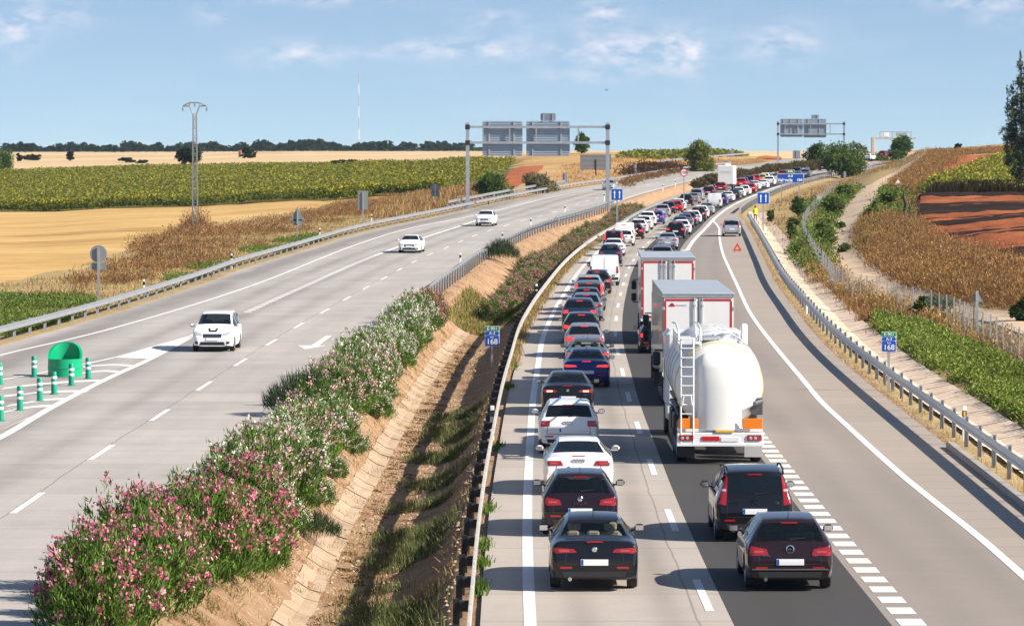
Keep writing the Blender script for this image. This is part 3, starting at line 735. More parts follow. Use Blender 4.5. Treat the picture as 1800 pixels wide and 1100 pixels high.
def paint(c):
    if c not in _paint:
        met = c in ('silver', 'lilac', 'beige', 'grey', 'steel', 'charcoal')
        _paint[c] = pmat(c + '_paint', PAL[c], .38 if c == 'white' else .28, .55 if met else .0, coat=.75, spec=.15, var=.05, vscale=1.2)
    return _paint[c]
LAMPS = {  # right-hand tail lamp corners (x,z): lower inner, lower outer, upper outer, upper inner
 'sedan': [(.36,.80),(.86,.78),(.84,.90),(.42,.87)], 'hatch': [(.44,.74),(.85,.72),(.80,.92),(.48,.86)], 'suv': [(.56,.84),(.86,.82),(.80,1.00),(.56,1.00)],
 'mpv': [(.66,.84),(.87,.88),(.70,1.52),(.62,1.50)], 'coupe': [(.40,.78),(.88,.77),(.86,.90),(.46,.90)], 'van': [(.80,.84),(.95,.84),(.94,1.28),(.81,1.28)], 'smallvan': [(.70,.75),(.88,.75),(.86,1.12),(.71,1.12)], 'city': [(.56,.72),(.77,.70),(.73,.94),(.58,.92)]}
PLZ = {'sedan': .60, 'hatch': .60, 'suv': .72, 'mpv': .70, 'coupe': .70, 'van': .80, 'smallvan': .74, 'city': .64}
_proto = {}
def build_car(kind, color, opt=()):
    """opt: brake (lit), seats tan/dark, dark (privacy glass), rails (roof), front (front details), plate_z etc."""
    S, V, Fs, part, bvh, ya, yb = car_shape(kind); L, W, H = S['L'], S['W'], S['H']
    root = empty('car' if 'van' not in kind else 'van')
    P = paint(color)
    if 'panel' in opt: part = ['body' if p == 'rear' else p for p in part]
    sel = lambda names: [f for f, p in zip(Fs, part) if p in names]
    bf = sel(('body', 'under')); fm = [0 if p == 'body' else 1 for p in part if p in ('body', 'under')]
    lower = 'cladding' in opt
    if lower:
        fm = [1 if (m == 0 and sum(V[i][2] for i in f) / len(f) < .42) else m for f, m in zip(bf, fm)]
    link('body', submesh('body', V, bf, [P, M['plast']], fm), root)
    g = M['glass_dark'] if 'dark' in opt else (M['glass_clear'] if 'tan' in opt else M['glass'])
    for nm, ps in (('rear_window', ('rear',)), ('windscreen', ('wind',)), ('side_window', ('side_r',)), ('side_window', ('side_l',))):
        f = sel(ps)
        if f: link(nm, submesh(nm, V, f, (M['glass_clear'] if 'tan' in opt else M['glass']) if nm == 'windscreen' else g, None), root)
    t, rm = wheel_me(S['wr'])
    for y in (ya, yb):
        for s in (-1, 1):
            w = link('wheel', t, root); w.location = (s * (W / 2 - .125), y, S['wr'])
            link('rim', rm, w)
    # interior: seats with headrests and a dark floor
    sm = M['seat_tan'] if 'tan' in opt else M['seat_dark']
    q = MB(); z0 = S['belt'] - .35; yr = (1.35 if kind in ('sedan', 'coupe') else .95); yf = yr + .95
    if kind not in ('van', 'smallvan'):
        q.box((0, yr, z0 + .12), (1.22, .14, .50), bev=.05)
        for x in (-.42, 0, .42): q.box((x, yr - .02, z0 + .45), (.26, .10, .17), bev=.04)
    else: yf = L - 2.2
    for x in (-.38, .38):
        q.box((x, yf, z0 + .14), (.48, .14, .56), bev=.06); q.box((x, yf - .02, z0 + .53), (.27, .10, .19), bev=.04)
    q.box((0, L * .5, .40), (1.3, L * .62, .08))
    q.obj('seats', sm, root)
    # tail lamps
    lq = LAMPS[kind]; br = 'brake' in opt
    for qd in (lq, mir(lq)):
        lm = patch(bvh, qd, 6, 4, .014).obj('tail_light', M['brake'] if br else M['lens'], root, True, 40)
        cx = sum(p[0] for p in qd) / 4; cz = sum(p[1] for p in qd) / 4; w_ = .10 if kind not in ('mpv', 'van', 'smallvan') else .05
        hgt = .045
        patch(bvh, [(cx - w_, cz - hgt*.6), (cx + w_, cz - hgt*.6), (cx + w_, cz + hgt*.5), (cx - w_, cz + hgt*.5)], 4, 2, .02).obj('reflector', M['lampglow'] if 'glow' in opt else (M['brake'] if br else (M['lens_core'] if kind != 'mpv' else M['clear'])), lm, True)
    if S['rwin']:
        zt = np.interp(S['rwin'][1] + .03, [p[0] for p in S['top']], [p[1] for p in S['top']])
        if kind in ('sedan', 'coupe'): zt = np.interp(S['rwin'][0] - .04, [p[0] for p in S['top']], [p[1] for p in S['top']]) - .025
        mb = MB(); yy = proj(bvh, 0, float(zt) - .02) or .3
        mb.box((0, yy - .012, float(zt) - .02), (.34, .05, .035), bev=.012)
        mb.obj('brake_light', M['brake'] if br else M['lens'], root)
    # number plate, lower valance, bumper reflectors
    pz = PLZ[kind]; pl = patch(bvh, [(-.28, pz - .062), (.28, pz - .062), (.28, pz + .062), (-.28, pz + .062)], 4, 2, .016).obj('number_plate', M['plate'], root)
    patch(bvh, [(-.272, pz - .056), (-.225, pz - .056), (-.225, pz + .056), (-.272, pz + .056)], 1, 2, .019).obj('plate_band', M['blue'], pl)
    if kind != 'van':
        patch(bvh, [(-.62, S['cl'] + .10), (.62, S['cl'] + .10), (.66, S['cl'] + .21), (-.66, S['cl'] + .21)], 8, 2, .010).obj('valance', M['plast'], root, True)
        for s in (1, -1):
            a = [(.46, S['cl'] + .27), (.70, S['cl'] + .27), (.70, S['cl'] + .315), (.46, S['cl'] + .315)]
            patch(bvh, a if s > 0 else mir(a), 3, 1, .014).obj('bumper_reflector', M['lens'], root)
        mb = MB().tube((-.5, .12, S['cl'] + .06), (-.5, -.03, S['cl'] + .06), .04, n=12).obj('exhaust_pipe', M['chrome'], root, True)
    else:
        for x in (0,): patch(bvh, [(x - .012, .62), (x + .012, .62), (x + .012, 1.86), (x - .012, 1.86)], 1, 8, .006).obj('door_gap', M['plast'], root)
        patch(bvh, [(-.93, .40), (.93, .40), (.95, .56), (-.95, .56)], 8, 2, .02).obj('bumper', M['plast'], root)
        patch(bvh, [(.08, 1.0), (.2, 1.0), (.2, 1.06), (.08, 1.06)], 1, 1, .02).obj('door_handle', M['plast'], root)
    # shut lines of the boot lid and bumper
    if S['rwin']:
        q = MB(); zb1, zb2 = S['cl'] + .36, S['belt'] - .03; xg = W * (.33 if kind in ('sedan', 'coupe') else .36)
        patch(bvh, [(-xg, zb1), (xg, zb1), (xg, zb1 + .014), (-xg, zb1 + .014)], 12, 1, .004, mb=q)
        for s in (1, -1):
            a = [(xg - .012, zb1), (xg + .002, zb1), (xg - .04, zb2), (xg - .055, zb2)]
            patch(bvh, a if s > 0 else mir(a), 1, 8, .004, mb=q)
        q.obj('shut_line', M['plast'], root)
    # mirrors
    for s in (1, -1):
        ym = L - .335 * L if kind not in ('van', 'smallvan') else L - 1.15
        mb = MB(); zc = S['belt'] + .08
        mb.box((s * (W / 2 + .10), ym, zc), (.21, .13, .15 if kind != 'van' else .26), bev=.05)
        mb.box((s * (W / 2 - .01), ym + .02, zc - .05), (.14, .07, .04))
        mi = mb.obj('mirror', P if kind != 'van' else M['plast'], root, True, 50)
        MB().box((s * (W / 2 + .10), ym - .066, zc), (.165, .008, .105)).obj('mirror_glass', M['chrome'], mi)
    if 'rails' in opt:
        for s in (1, -1):
            r = MB(); x = s * (S['rw'] + .03); zr_ = H - .02
            r.path([(x, .45, zr_ - .10), (x, .6, zr_), (x, 1.5, zr_ + .045), (x, 2.3, zr_ - .01), (x, 2.5, zr_ - .08)], .025, 8).obj('roof_rail', M['plast'], root, True)
    if 'aerial' in opt or kind in ('hatch', 'sedan'):
        MB().tube((0, S['rwin'][1] + .25, H - .03), (0, S['rwin'][1] + .05, H + .16), .008, .004, 5).obj('aerial', M['plast'], root)
    if kind in ('hatch', 'suv', 'mpv', 'city') and S['rwin']:
        zz = S['belt'] + .10; yy = (proj(bvh, 0, zz) or .2) - .02; yy2 = (proj(bvh, .30, zz + .03) or .2) - .02
        MB().tube((0, yy, zz), (.33, yy2, zz + .03), .012, .007, 5).obj('wiper', M['plast'], root)
    # front details (cars seen from ahead)
    fz = S['belt'] - .28
    hl = [(.44, fz - .03), (.80, fz + .03), (.74, fz + .17), (.46, fz + .08)]
    for qd in (hl, mir(hl)): patch(bvh, qd, 5, 3, .012, True, L).obj('headlight', M['clear'], root, True)
    patch(bvh, [(-.38, fz - .10), (.38, fz - .10), (.42, fz + .06), (-.42, fz + .06)], 8, 3, .010, True, L).obj('grille', M['plast'], root, True)
    if 'front' in opt:
        patch(bvh, [(-.55, .30), (.55, .30), (.50, .44), (-.50, .44)], 8, 3, .012, True, L).obj('air_intake', M['plast'], root, True)
        patch(bvh, [(-.26, .50), (.26, .50), (.26, .61), (-.26, .61)], 4, 2, .022, True, L).obj('front_plate', M['plate'], root)
        for s in (1, -1):
            a = [(.60, .33), (.78, .36), (.78, .46), (.62, .46)]
            patch(bvh, a if s > 0 else mir(a), 3, 2, .012, True, L).obj('fog_light', M['plast'], root)
        q = MB()
        for k in range(4): patch(bvh, [(-.37, fz - .085 + k*.036), (.37, fz - .085 + k*.036), (.38, fz - .072 + k*.036), (-.38, fz - .072 + k*.036)], 8, 1, .018, True, L, q)
        q.obj('grille_bars', M['chrome'], root)
    return root, bvh, S
def emblem(kind, bvh, root, x, z, r, text=None):
    y = (proj(bvh, x, z) or 0) - .015
    mb = MB()
    if kind == 'disc': mb.lathe([(0, -.012), (r*.8, -.010), (r, 0), (r, .03)], 20, 'y')
    elif kind == 'ring':
        mb.lathe([(r, -.01), (r*.8, -.012), (r*.78, .02)], 24, 'y'); mb.lathe([(r, .03), (r, -.01)], 24, 'y')
        mb.add([(-r*.85, -.008, -r*.06), (r*.1, -.008, r*.22), (r*.05, -.008, r*.05), (r*.85, -.008, r*.08), (-r*.1, -.008, -r*.22), (-r*.05, -.008, -r*.06)], [(0, 5, 1), (5, 4, 3, 2), (1, 5, 2)])
    elif kind == 'chevron':
        for dz in (0, .065): mb.prism([(-r, dz - .07), (0, dz + .03), (r, dz - .07), (r*.72, dz - .07), (0, dz - .01), (-r*.72, dz - .07)], -.012, .02)
    elif kind == 'rings':
        for k in (-1.5, -.5, .5, 1.5): mb.lathe([(r*.5, .02), (r*.5, -.01), (r*.38, -.012), (r*.38, .02)], 16, 'y', c=(k * r * .78, 0, 0))
    o = mb.obj('emblem', M['chrome'], root, True)
    o.location = (x, y, z)
    return o
def lettering(root, string, bvh, x, z, size, mat=None, name='lettering'):
    o = link(name, text_me(string, size, mat or M['chrome']), root)
    o.location = (x, (proj(bvh, x, z) or 0) - .014, z)
    return o
def place_car(kind, color, opt, x, y, z, rz, pitch, label, group, cat=None):
    key = (kind, color, tuple(sorted(opt)))
    if key not in _proto:
        _proto[key] = build_car(kind, color, opt); root = _proto[key][0]
    else: root = copy_tree(_proto[key][0])
    root.location = (x, y, z); root.rotation_euler = (pitch, 0, rz)
    tag(root, label, cat or ('van' if 'van' in kind else 'car'), group)
    return root
# ------------------------------------------------------------------ the queue on the right-hand carriageway
def on_road(px, py, zf=zr): return solve(px, py, zf)
def from_top(px, ytop, h, zf=zr):
    x, d = solve(px, ytop, lambda q: zf(q) + h); return x, d
GQ = 'vehicles queuing on the right-hand carriageway'
# (lane, kind, colour, options, column of rear centre, row, 'b' base row or 't' roof row, label)
Q = [
 ('L','sedan','black',('tan',),1045,1041,'b','black saloon with beige headrests, last car of the inner lane queue'),
 ('L','hatch','plum',(),1020,944,'b','dark purple hatchback with LEON lettering behind the black saloon with beige headrests'),
 ('L','coupe','white',(),1017,871,'b','white coupe with four-ring emblem between dark hatchback and white crossover'),
 ('L','suv','white',('cladding','dark'),999.5,799,'b','white crossover with dark lower cladding ahead of the white coupe'),
 ('L','sedan','black',('glow',),998,731,'b','black saloon with wide glowing tail lamps ahead of the white crossover'),
 ('L','sedan','navy',('brake',),1031,682,'b','deep blue saloon beside the cement tanker front'),
 ('L','sedan','grey',('brake','tan'),1033,659,'b','dark grey saloon with pale seats just ahead of the deep blue saloon'),
 ('L','hatch','lilac',('brake','dark'),1027.5,629,'b','lilac silver hatchback with paper in rear window, tail lamps lit'),
 ('L','hatch','charcoal',('brake','dark'),1022,548,'t','charcoal hatchback directly ahead of the lilac silver hatchback'),
 ('L','suv','darkblue',('brake','dark'),1018.5,523,'t','dark blue crossover with black rear glass, left of the second lorry'),
 ('L','hatch','steel',('brake','dark'),1030,514,'t','steel blue hatchback peeking past the dark blue crossover'),
 ('L','hatch','charcoal',('brake',),1031,505,'t','charcoal hatchback mostly hidden behind the steel blue hatchback'),
 ('L','mpv','grey',('brake',),1034,497,'t','grey people carrier hidden behind the silver estate with lit lamps'),
 ('L','hatch','silver',('brake','dark'),1035,483,'t','silver hatchback with lit lamps two places behind the white panel van'),
 ('L','hatch','black',('brake',),1049,474,'t','black hatchback tailing the white panel van'),
 ('L','van','white',(),1062,503,'b','white panel van with windowless rear doors, beside the red-edged lorry'),
 ('L','hatch','darkblue',(),1072,429,'t','dark blue hatchback just ahead of the white panel van'),
 ('L','sedan','white',('dark',),1078,419,'t','white saloon behind the tall black people carrier'),
 ('L','mpv','black',('dark','brake'),1078,405,'t','tall black people carrier next to the small white hatchback'),
 ('L','city','white',(),1098,433,'b','small white hatchback with round tail, squeezed beside the black people carrier'),
 ('L','smallvan','white',('panel',),1097,391,'t','small white van ahead of the tall black people carrier'),
 ('L','hatch','black',('brake',),1114,421,'b','black hatchback with one red lamp showing beside the small white van'),
 ('L','hatch','white',('brake',),1122,411,'b','white hatchback squeezed ahead of the black hatchback beside the small van'),
 ('L','hatch','white',('dark',),1131,404.5,'b','white hatchback with bluish roof near the median rail'),
 ('L','suv','white',('dark',),1136,371,'t','white crossover just behind the bright blue hatchback'),
 ('L','hatch','blue',('brake',),1153,394.5,'b','bright blue hatchback with red lamps by the median rail'),
 ('L','hatch','silver',(),1164,359,'t','silver hatchback ahead of the bright blue hatchback'),
 ('L','hatch','charcoal',('brake',),1174,354,'t','charcoal hatchback with wide red brake bar behind the red hatchback'),
 ('L','hatch','red',('brake',),1184,376,'b','red hatchback in the inner lane, between charcoal and white cars'),
 ('L','hatch','white',('dark',),1192,370.5,'b','white hatchback with black glass behind the big black off-roader'),
 ('L','suv','black',('dark',),1205,363,'b','big black off-roader with boxy back in the inner lane'),
 ('L','sedan','beige',(),1217,339,'t','beige saloon in front of the big black off-roader'),
 ('L','mpv','silver',('dark',),1224,331,'t','silver people carrier near the small bush on the median'),
 ('L','suv','maroon',('brake','dark'),1245,327,'t','dark maroon crossover behind the far white lorry'),
 ('L','hatch','darkred',('brake',),1259,320,'t','dark red hatchback close behind the far white lorry'),
 ('L','hatch','red',('brake',),1302,313,'t','red hatchback just ahead of the far white lorry'),
 ('L','hatch','blue',(),1306,312,'t','light blue hatchback beyond the far white lorry'),
 ('L','mpv','maroon',('brake',),1318,309.5,'t','maroon people carrier beyond the light blue hatchback'),
 ('L','hatch','red',('brake','aerial'),1327,307,'t','bright red hatchback beside the yellow hatchback'),
 ('L','hatch','yellow',(),1338,306,'t','yellow hatchback, the only yellow vehicle in the queue'),
 ('L','suv','white',(),1357,304,'t','white crossover just left of the blue Valencia sign'),
 ('L','hatch','red',(),1401,299,'t','red hatchback half hidden above the blue Valencia sign'),
 ('L','suv','charcoal',('dark',),1410,294,'t','dark crossover just above the blue Valencia sign'),
 ('L','suv','black',('dark',),1446,300.5,'b','black off-roader beside the big roadside tree'),
 ('R','hatch','maroon',(),1389,1040,'b','black-maroon hatchback with round ring emblem, nearest in the outer lane'),
 ('R','mpv','black',('rails','dark'),1327,953,'b','black people carrier with chevron emblem and tall lamps behind the tanker'),
 ('R','hatch','black',('brake',),1158,622,'b','black hatchback hidden between two lorries, one red lamp showing'),
 ('R','suv','steel',(),1164,431,'t','steel blue car just ahead of the red-edged lorry'),
 ('R','sedan','silver',('dark',),1173,409,'t','silver saloon with black rear glass ahead of the red-edged lorry'),
 ('R','suv','black',('dark','brake'),1187,390,'t','black crossover with blue-tinted roof ahead of the silver saloon'),
 ('R','hatch','white',('brake',),1198,413,'b','white hatchback ahead of the black crossover with tinted roof'),
 ('R','sedan','steel',(),1195,380,'t','steel blue saloon hidden by the white hatchback in the outer lane'),
 ('R','sedan','grey',(),1203,376,'t','grey saloon hidden behind other roofs in the outer lane'),
 ('R','hatch','darkblue',('brake',),1210,372.5,'t','dark blue hatchback following a white hatchback in the outer lane'),
 ('R','hatch','white',('dark','brake'),1218,394,'b','white hatchback with black glass followed by the dark blue hatchback'),
 ('R','suv','charcoal',('dark','brake'),1227,389.5,'b','charcoal crossover with upright tail in the outer lane'),
 ('R','hatch','white',('dark',),1232,384,'b','white hatchback with wide black window by the dark crossover'),
 ('R','sedan','silver',(),1243,378,'b','silver saloon close behind the far white van'),
 ('R','smallvan','white',('panel',),1255,366,'b','far white van with plain back in the outer lane'),
 ('R','hatch','navy',(),1266,361,'b','navy hatchback poking out beyond the far white van'),
 ('R','sedan','white',('dark',),1278,355.5,'b','white saloon ahead of the navy hatchback'),
 ('R','sedan','charcoal',('dark',),1289,351.5,'b','charcoal saloon between two white cars in the outer lane'),
 ('R','hatch','white',(),1298,347.5,'b','white hatchback ahead of the charcoal saloon'),
 ('R','hatch','white',('dark','glow'),1311,344,'b','white hatchback just behind the red car above the two-arrow sign'),
 ('R','hatch','red',('glow',),1325,340,'b','red hatchback directly above the blue two-arrow sign'),
 ('R','sedan','white',('brake','dark'),1325,318,'t','white saloon tucked in front of the red hatchback above the arrow sign'),
 ('R','coupe','white',('dark',),1342,332,'b','white coupe approaching the Valencia sign'),
 ('R','suv','white',('dark',),1352,327,'b','white crossover partly cut by the Valencia sign'),
 ('R','hatch','darkblue',('glow',),1385,319,'b','dark blue hatchback hidden behind the Valencia sign'),
 ('R','sedan','silver',('glow',),1405,316,'b','silver saloon hidden behind the right end of the Valencia sign'),
 ('R','suv','steel',('dark',),1422,313,'b','steel blue crossover right of the Valencia sign'),
]
def lane_pose(x, d):
    h = head(Xe, d + 2); p = math.atan2(float(zr(d + 4)) - float(zr(d)), 4.0)
    return -h, p
placed = []
for (ln, kind, colr, opt, px, py, mode, lab) in Q:
    S = SPEC[kind]
    if mode == 'b': x, d = on_road(px, py)
    else:
        x, d = from_top(px, py, S['H']); d = d - .42 * S['L']; x = (px - 900) * d / F
    placed.append([ln, d, x, kind, colr, opt, lab, S['L']])
trucks = {'tanker': (1266, 816, 16.0), 'lorry': (1227, 715, 17.5), 'red_lorry': (1174, 606, 12.5), 'far_lorry': (1275.5, 333, 8.0)}
TP = {}
for k, (px, py, ln) in trucks.items():
    x, d = on_road(px, py); TP[k] = [x, d, ln]
for lane in 'LR':
    it = [q for q in placed if q[0] == lane]
    blocks = [('T', TP[k]) for k in (('tanker', 'lorry', 'red_lorry') if lane == 'R' else ('far_lorry',))]
    allv = sorted([('C', q) for q in it] + blocks, key=lambda w: w[1][1])
    front = -1e9
    for typ, q in allv:
        if typ == 'C':
            if q[1] < front + .75:
                dx = float(Xe(front + .75)) - float(Xe(q[1])); q[1] = front + .75; q[2] += dx
            front = q[1] + q[7]
        else:
            if q[1] < front + 1.0: q[1] = front + 1.0
            front = q[1] + q[2]
# keep each lane's cars on their own lane centre band
for q in placed:
    c = float(Xe(q[1])) + (1.9 if q[0] == 'L' else 5.3)
    q[2] = min(max(q[2], c - .75), c + .75)
roots = {}
for ln, d, x, kind, colr, opt, lab, L in placed:
    rz, p = lane_pose(x, d)
    roots[lab] = place_car(kind, colr, opt, x, d, float(zr(d)) + .012, rz, p, lab, GQ)
def pick(start): return next(v for k, v in roots.items() if k.startswith(start))
def own(start, kind):
    return pick(start), car_shape(kind)[4]
r, b = own('black saloon with beige', 'sedan'); emblem('disc', b, r, 0, .86, .055)
r, b = own('dark purple hatchback', 'hatch'); emblem('disc', b, r, 0, .885, .06); lettering(r, 'L E O N', b, 0, .775, .085)
r, b = own('white coupe with four', 'coupe'); emblem('rings', b, r, 0, .90, .10)
r, b = own('white crossover with dark lower', 'suv'); emblem('rings', b, r, 0, .94, .10)
r, b = own('black saloon with wide', 'sedan'); emblem('disc', b, r, 0, .86, .05); lettering(r, 'SPORT', b, .62, .70, .05)
r, b = own('black-maroon', 'hatch'); emblem('ring', b, r, 0, .86, .085); lettering(r, 'ASTRA', b, -.48, .72, .055); lettering(r, 'CDTI', b, .5, .72, .05)
patch(b, [(-.78, .44), (.78, .44), (.78, .465), (-.78, .465)], 10, 1, .02).obj('chrome_strip', M['chrome'], r)
r, b = own('black people carrier with chevron', 'mpv'); emblem('chevron', b, r, 0, .93, .085); lettering(r, 'CITROËN', b, -.5, .89, .06); lettering(r, 'C4', b, .5, .89, .09)
r, b = own('lilac silver', 'hatch'); emblem('disc', b, r, 0, .90, .05)
o = MB().box((0, 0, 0), (.42, .012, .17)).obj('rear_window_paper', M['plate'], r); o.location = (0, .36, 1.16); o.rotation_euler = (-.82, 0, 0)
# broken-down car on the hard shoulder
x, d = on_road(1286, 416)
o = place_car('mpv', 'silver', ('dark', 'stopped'), x, d, float(zr(d)) + .012, -head(Xs, 380), .01, 'silver people carrier stopped on the hard shoulder beyond the warning triangle', None)
# oncoming cars on the left-hand carriageway
for px, py, kind, colr, lab in ((373, 619, 'mpv', 'white', 'white people carrier with black bonnet badge driving towards the bridge'),
                                (719, 445, 'sedan', 'white', 'white saloon in the middle of the three oncoming white cars'),
                                (851, 398, 'suv', 'white', 'white crossover with broad grille, farthest of the oncoming white cars'),
                                (1069, 334.5, 'hatch', 'silver', 'silver hatchback approaching behind the gantry post')):
    x, d = solve(px, py, zl); h = head(Xd, d + 2)
    S = SPEC[kind]
    r = place_car(kind, colr, ('front', 'on_left'), x, d, float(zl(d)) + .012, -h + PI, 0, lab, 'oncoming cars on the left-hand carriageway')
    L = S['L']; r.location = (x + math.sin(h) * L, d + L * math.cos(h), float(zl(d)) + .012)
    r.rotation_euler = (-math.atan2(float(zl(d + 4)) - float(zl(d)), 4), 0, -h + PI)
    if kind == 'mpv':
        b = car_shape(kind)[4]
        q = patch(b, [(-.16, .86), (.16, .86), (.22, 1.0), (-.22, 1.0)], 4, 3, .012, True, L).obj('bonnet_badge', M['plast'], r)
        patch(b, [(-.10, .93), (.10, .93), (.12, .98), (-.12, .98)], 3, 2, .018, True, L).obj('badge_panel', M['plate'], q)
# far cars seen past the big tree
x, d = 621 * 830 / F, 830.0
place_car('hatch', 'white', ('far',), (1523 - 900) * 838 / F, 838, float(zr(838)) + 1.2, -.4, 0, 'white hatchback side-on beyond the big roadside tree', GQ)
place_car('hatch', 'darkred', ('far',), (1549 - 900) * 905 / F, 905, float(zr(905)) + 1.2, -.35, 0, 'dark red hatchback beneath the pale gantry on the skyline', GQ)
# ------------------------------------------------------------------ lorries
def lorry_wheels(root, ys, w, r=.5):
    t, rm = wheel_me(r)
    for y in ys:
        for s in (-1, 1):
            o = link('wheel', t, root); o.location = (s * (w / 2 - .17), y, r); o.scale = (1.5, 1, 1); link('rim', rm, o)
def cab(root, y, w=2.48, h=3.0, mat=None, mirrors=True):
    mat = mat or M['white_paint']
    b = MB().box((0, y + 1.0, .9 + (h - .9) / 2), (w, 2.0, h - .9), bev=.14); b.box((0, y + 1.02, .75), (w * .98, 1.96, .5), bev=.06)
    c = b.obj('cab', mat, root, True, 40)
    MB().box((0, y + 2.0, 2.1), (w * .9, .05, .9), bev=.04).obj('windscreen', M['glass_dark'], c)
    for s in (1, -1): MB().box((s * w / 2, y + 1.3, 2.05), (.03, .95, .7), bev=.04).obj('side_window', M['glass_dark'], c)
    if mirrors:
        for s in (1, -1):
            q = MB().box((s * (w / 2 + .22), y + 1.95, 2.35), (.26, .12, .44), bev=.05); q.box((s * (w / 2 + .22), y + 1.95, 1.75), (.26, .12, .40), bev=.05); q.box((s * (w / 2 + .12), y + 1.95, 2.62), (.3, .05, .05)); q.box((s * (w / 2 + .12), y + 1.95, 1.5), (.3, .05, .05))
            q.obj('mirror', M['plast'], c)
    return c
def trailer(name, key, label, L, boxlen, H, edge, tractor, logo=False, rods=False, sidem=None):
    x, d, _ = TP[key]; rz, p = lane_pose(x, d)
    r = empty(name, (x, d, float(zr(d)) + .012), rz, label, 'lorry', GQ); r.rotation_euler = (p, 0, rz)
    W = 2.55; z0 = 1.18
    box = MB(); box.box((0, .06 + boxlen / 2, (z0 + H) / 2), (W, boxlen, H - z0), bev=.03)
    bo = box.obj('cargo_box', M['box_side'], r)
    MB().box((0, .06 + boxlen / 2, H + .02), (W + .03, boxlen + .05, .07), bev=.02).obj('roof', M['box_roof'], bo)
    for s in (-1, 1):
        dr = MB().box((s * .622, .035, (z0 + H) / 2 - .02), (1.20, .05, H - z0 - .16), bev=.012).obj('door', M['white_paint'], r)
        t = MB(); xo, xi, zt, zb = s * 1.17, s * .09, H - .20, z0 + .12
        w = .075 if edge == 'thin' else .085
        t.box(((xo + xi) / 2, .006, zt), (abs(xo - xi), .008, w)); t.box((xo, .006, (zt + zb) / 2), (w, .008, zt - zb - w - .004)); t.box(((xo + xi) / 2, .006, zb), (abs(xo - xi), .008, w))
        t.obj('red_border', M['red_tape'], dr)
        for z in (z0 + .5, (z0 + H) / 2, H - .5): MB().box((s * 1.235, .012, z), (.10, .05, .11), bev=.01).obj('hinge', M['steel_dull'], dr)
        if rods or True:
            for xx in (.12, .30) if rods else (.14,):
                q = MB().tube((s * xx, -.025, z0 + .08), (s * xx, -.025, H - .12), .022, n=8)
                for z in (z0 + .5, z0 + 1.4, H - .4): q.box((s * xx, -.012, z), (.10, .05, .07))
                q.obj('lock_rod', M['steel_dull'] if rods else M['steel'], dr)
    MB().box((0, .05, z0 - .03), (W, .14, .12)).obj('rear_frame', M['white_paint'], r)
    MB().box((0, .03, H - .06), (W, .10, .07)).obj('header', M['steel_dull'], r)
    if logo:
        q = MB(); q.lathe([(0, 0), (.07, 0)], 14, 'y', c=(-.93, .004, H - .37)); q.box((-.93, .004, H - .40), (.22, .006, .05)); q.obj('logo', M['red_tape'], r)
        MB().box((-.60, .005, H - .385), (.36, .006, .045)).obj('logo_text', M['grey_print'], r)
        MB().box((-W / 2 - .004, boxlen * .45, 2.3), (.008, 1.8, .28)).obj('side_mark', M['red_tape'], r)
    # chassis, bumper, lights, wheels, skirts
    ch = MB(); ch.box((0, boxlen / 2, .95), (1.0, boxlen, .28)); ch.box((0, .25, .60), (2.4, .10, .18)); ch.box((-.7, .25, .78), (.1, .1, .3)); ch.box((.7, .25, .78), (.1, .1, .3)); ch.obj('chassis', M['plast'], r)
    for s in (-1, 1):
        MB().box((s * .98, .19, .80), (.46, .06, .15), bev=.02).obj('tail_light', M['lens'], r)
        MB().box((s * 1.22, 4.2, .55), (.05, 3.4, .7)).obj('mudflap' if False else 'side_guard', M['steel_dull'], r)
        MB().box((s * 1.0, .85, .45), (.5, .03, .5)).obj('mud_flap', M['plast'], r)
    MB().box((0, .18, .80), (.52, .03, .12)).obj('number_plate', M['plate'], r)
    lorry_wheels(r, (1.6, 2.9, 4.2) if boxlen > 12 else (1.6, 2.9), W)
    cab(r, boxlen + .55, h=tractor, mirrors=True); lorry_wheels(r, (boxlen + 1.9,), W)
    MB().box((0, boxlen + .2, .9), (1.0, 1.6, .3)).obj('coupling', M['plast'], r)
    return r
M['box_side'] = pmat('trailer_side', (.36, .335, .32), .35, .1, coat=.3, var=.06, vscale=.6)
M['box_roof'] = pmat('trailer_roof', (.40, .44, .48), .45, .2, var=.10, vscale=.7)
M['red_tape'] = pmat('red_tape', (.50, .018, .022), .35)
M['grey_print'] = pmat('grey_print', (.45, .45, .46), .5)
trailer('lorry', 'lorry', 'white articulated lorry with thin red outline on its doors, just ahead of the tanker', 17.5, 14.6, 3.98, 'thin', 3.6, logo=True)
trailer('lorry', 'red_lorry', 'white box lorry with thick red door edges and lock rods, second ahead of the tanker', 12.5, 9.3, 4.05, 'thick', 3.5, rods=True)
# far white lorry with an overcab bulge
x, d, _ = TP['far_lorry']; rz, p = lane_pose(x, d)
r = empty('lorry', (x, d, float(zr(d)) + .012), rz, 'far plain white box lorry standing tall among the distant cars', 'lorry', GQ)
b = MB().box((0, 2.8, 2.2), (2.45, 5.6, 2.9), bev=.08); b.obj('cargo_box', M['white_paint'], r)
MB().box((-.1, 5.2, 3.75), (.9, .8, .35), bev=.12).obj('roof_pod', M['white_paint'], r)
q = MB().box((0, -.01, 2.75), (1.7, .02, .05)); q.box((0, -.01, 2.5), (1.7, .02, .04)); q.obj('door_lines', M['grey_print'], r)
MB().box((0, 2.9, .62), (2.2, 5.6, .26)).obj('chassis', M['plast'], r)
for s in (-1, 1): MB().box((s * .95, -.02, .72), (.4, .06, .16)).obj('tail_light', M['lens'], r)
lorry_wheels(r, (1.4,), 2.3, .4); cab(r, 5.65, 2.2, 2.5, mirrors=False); lorry_wheels(r, (6.6,), 2.3, .4)
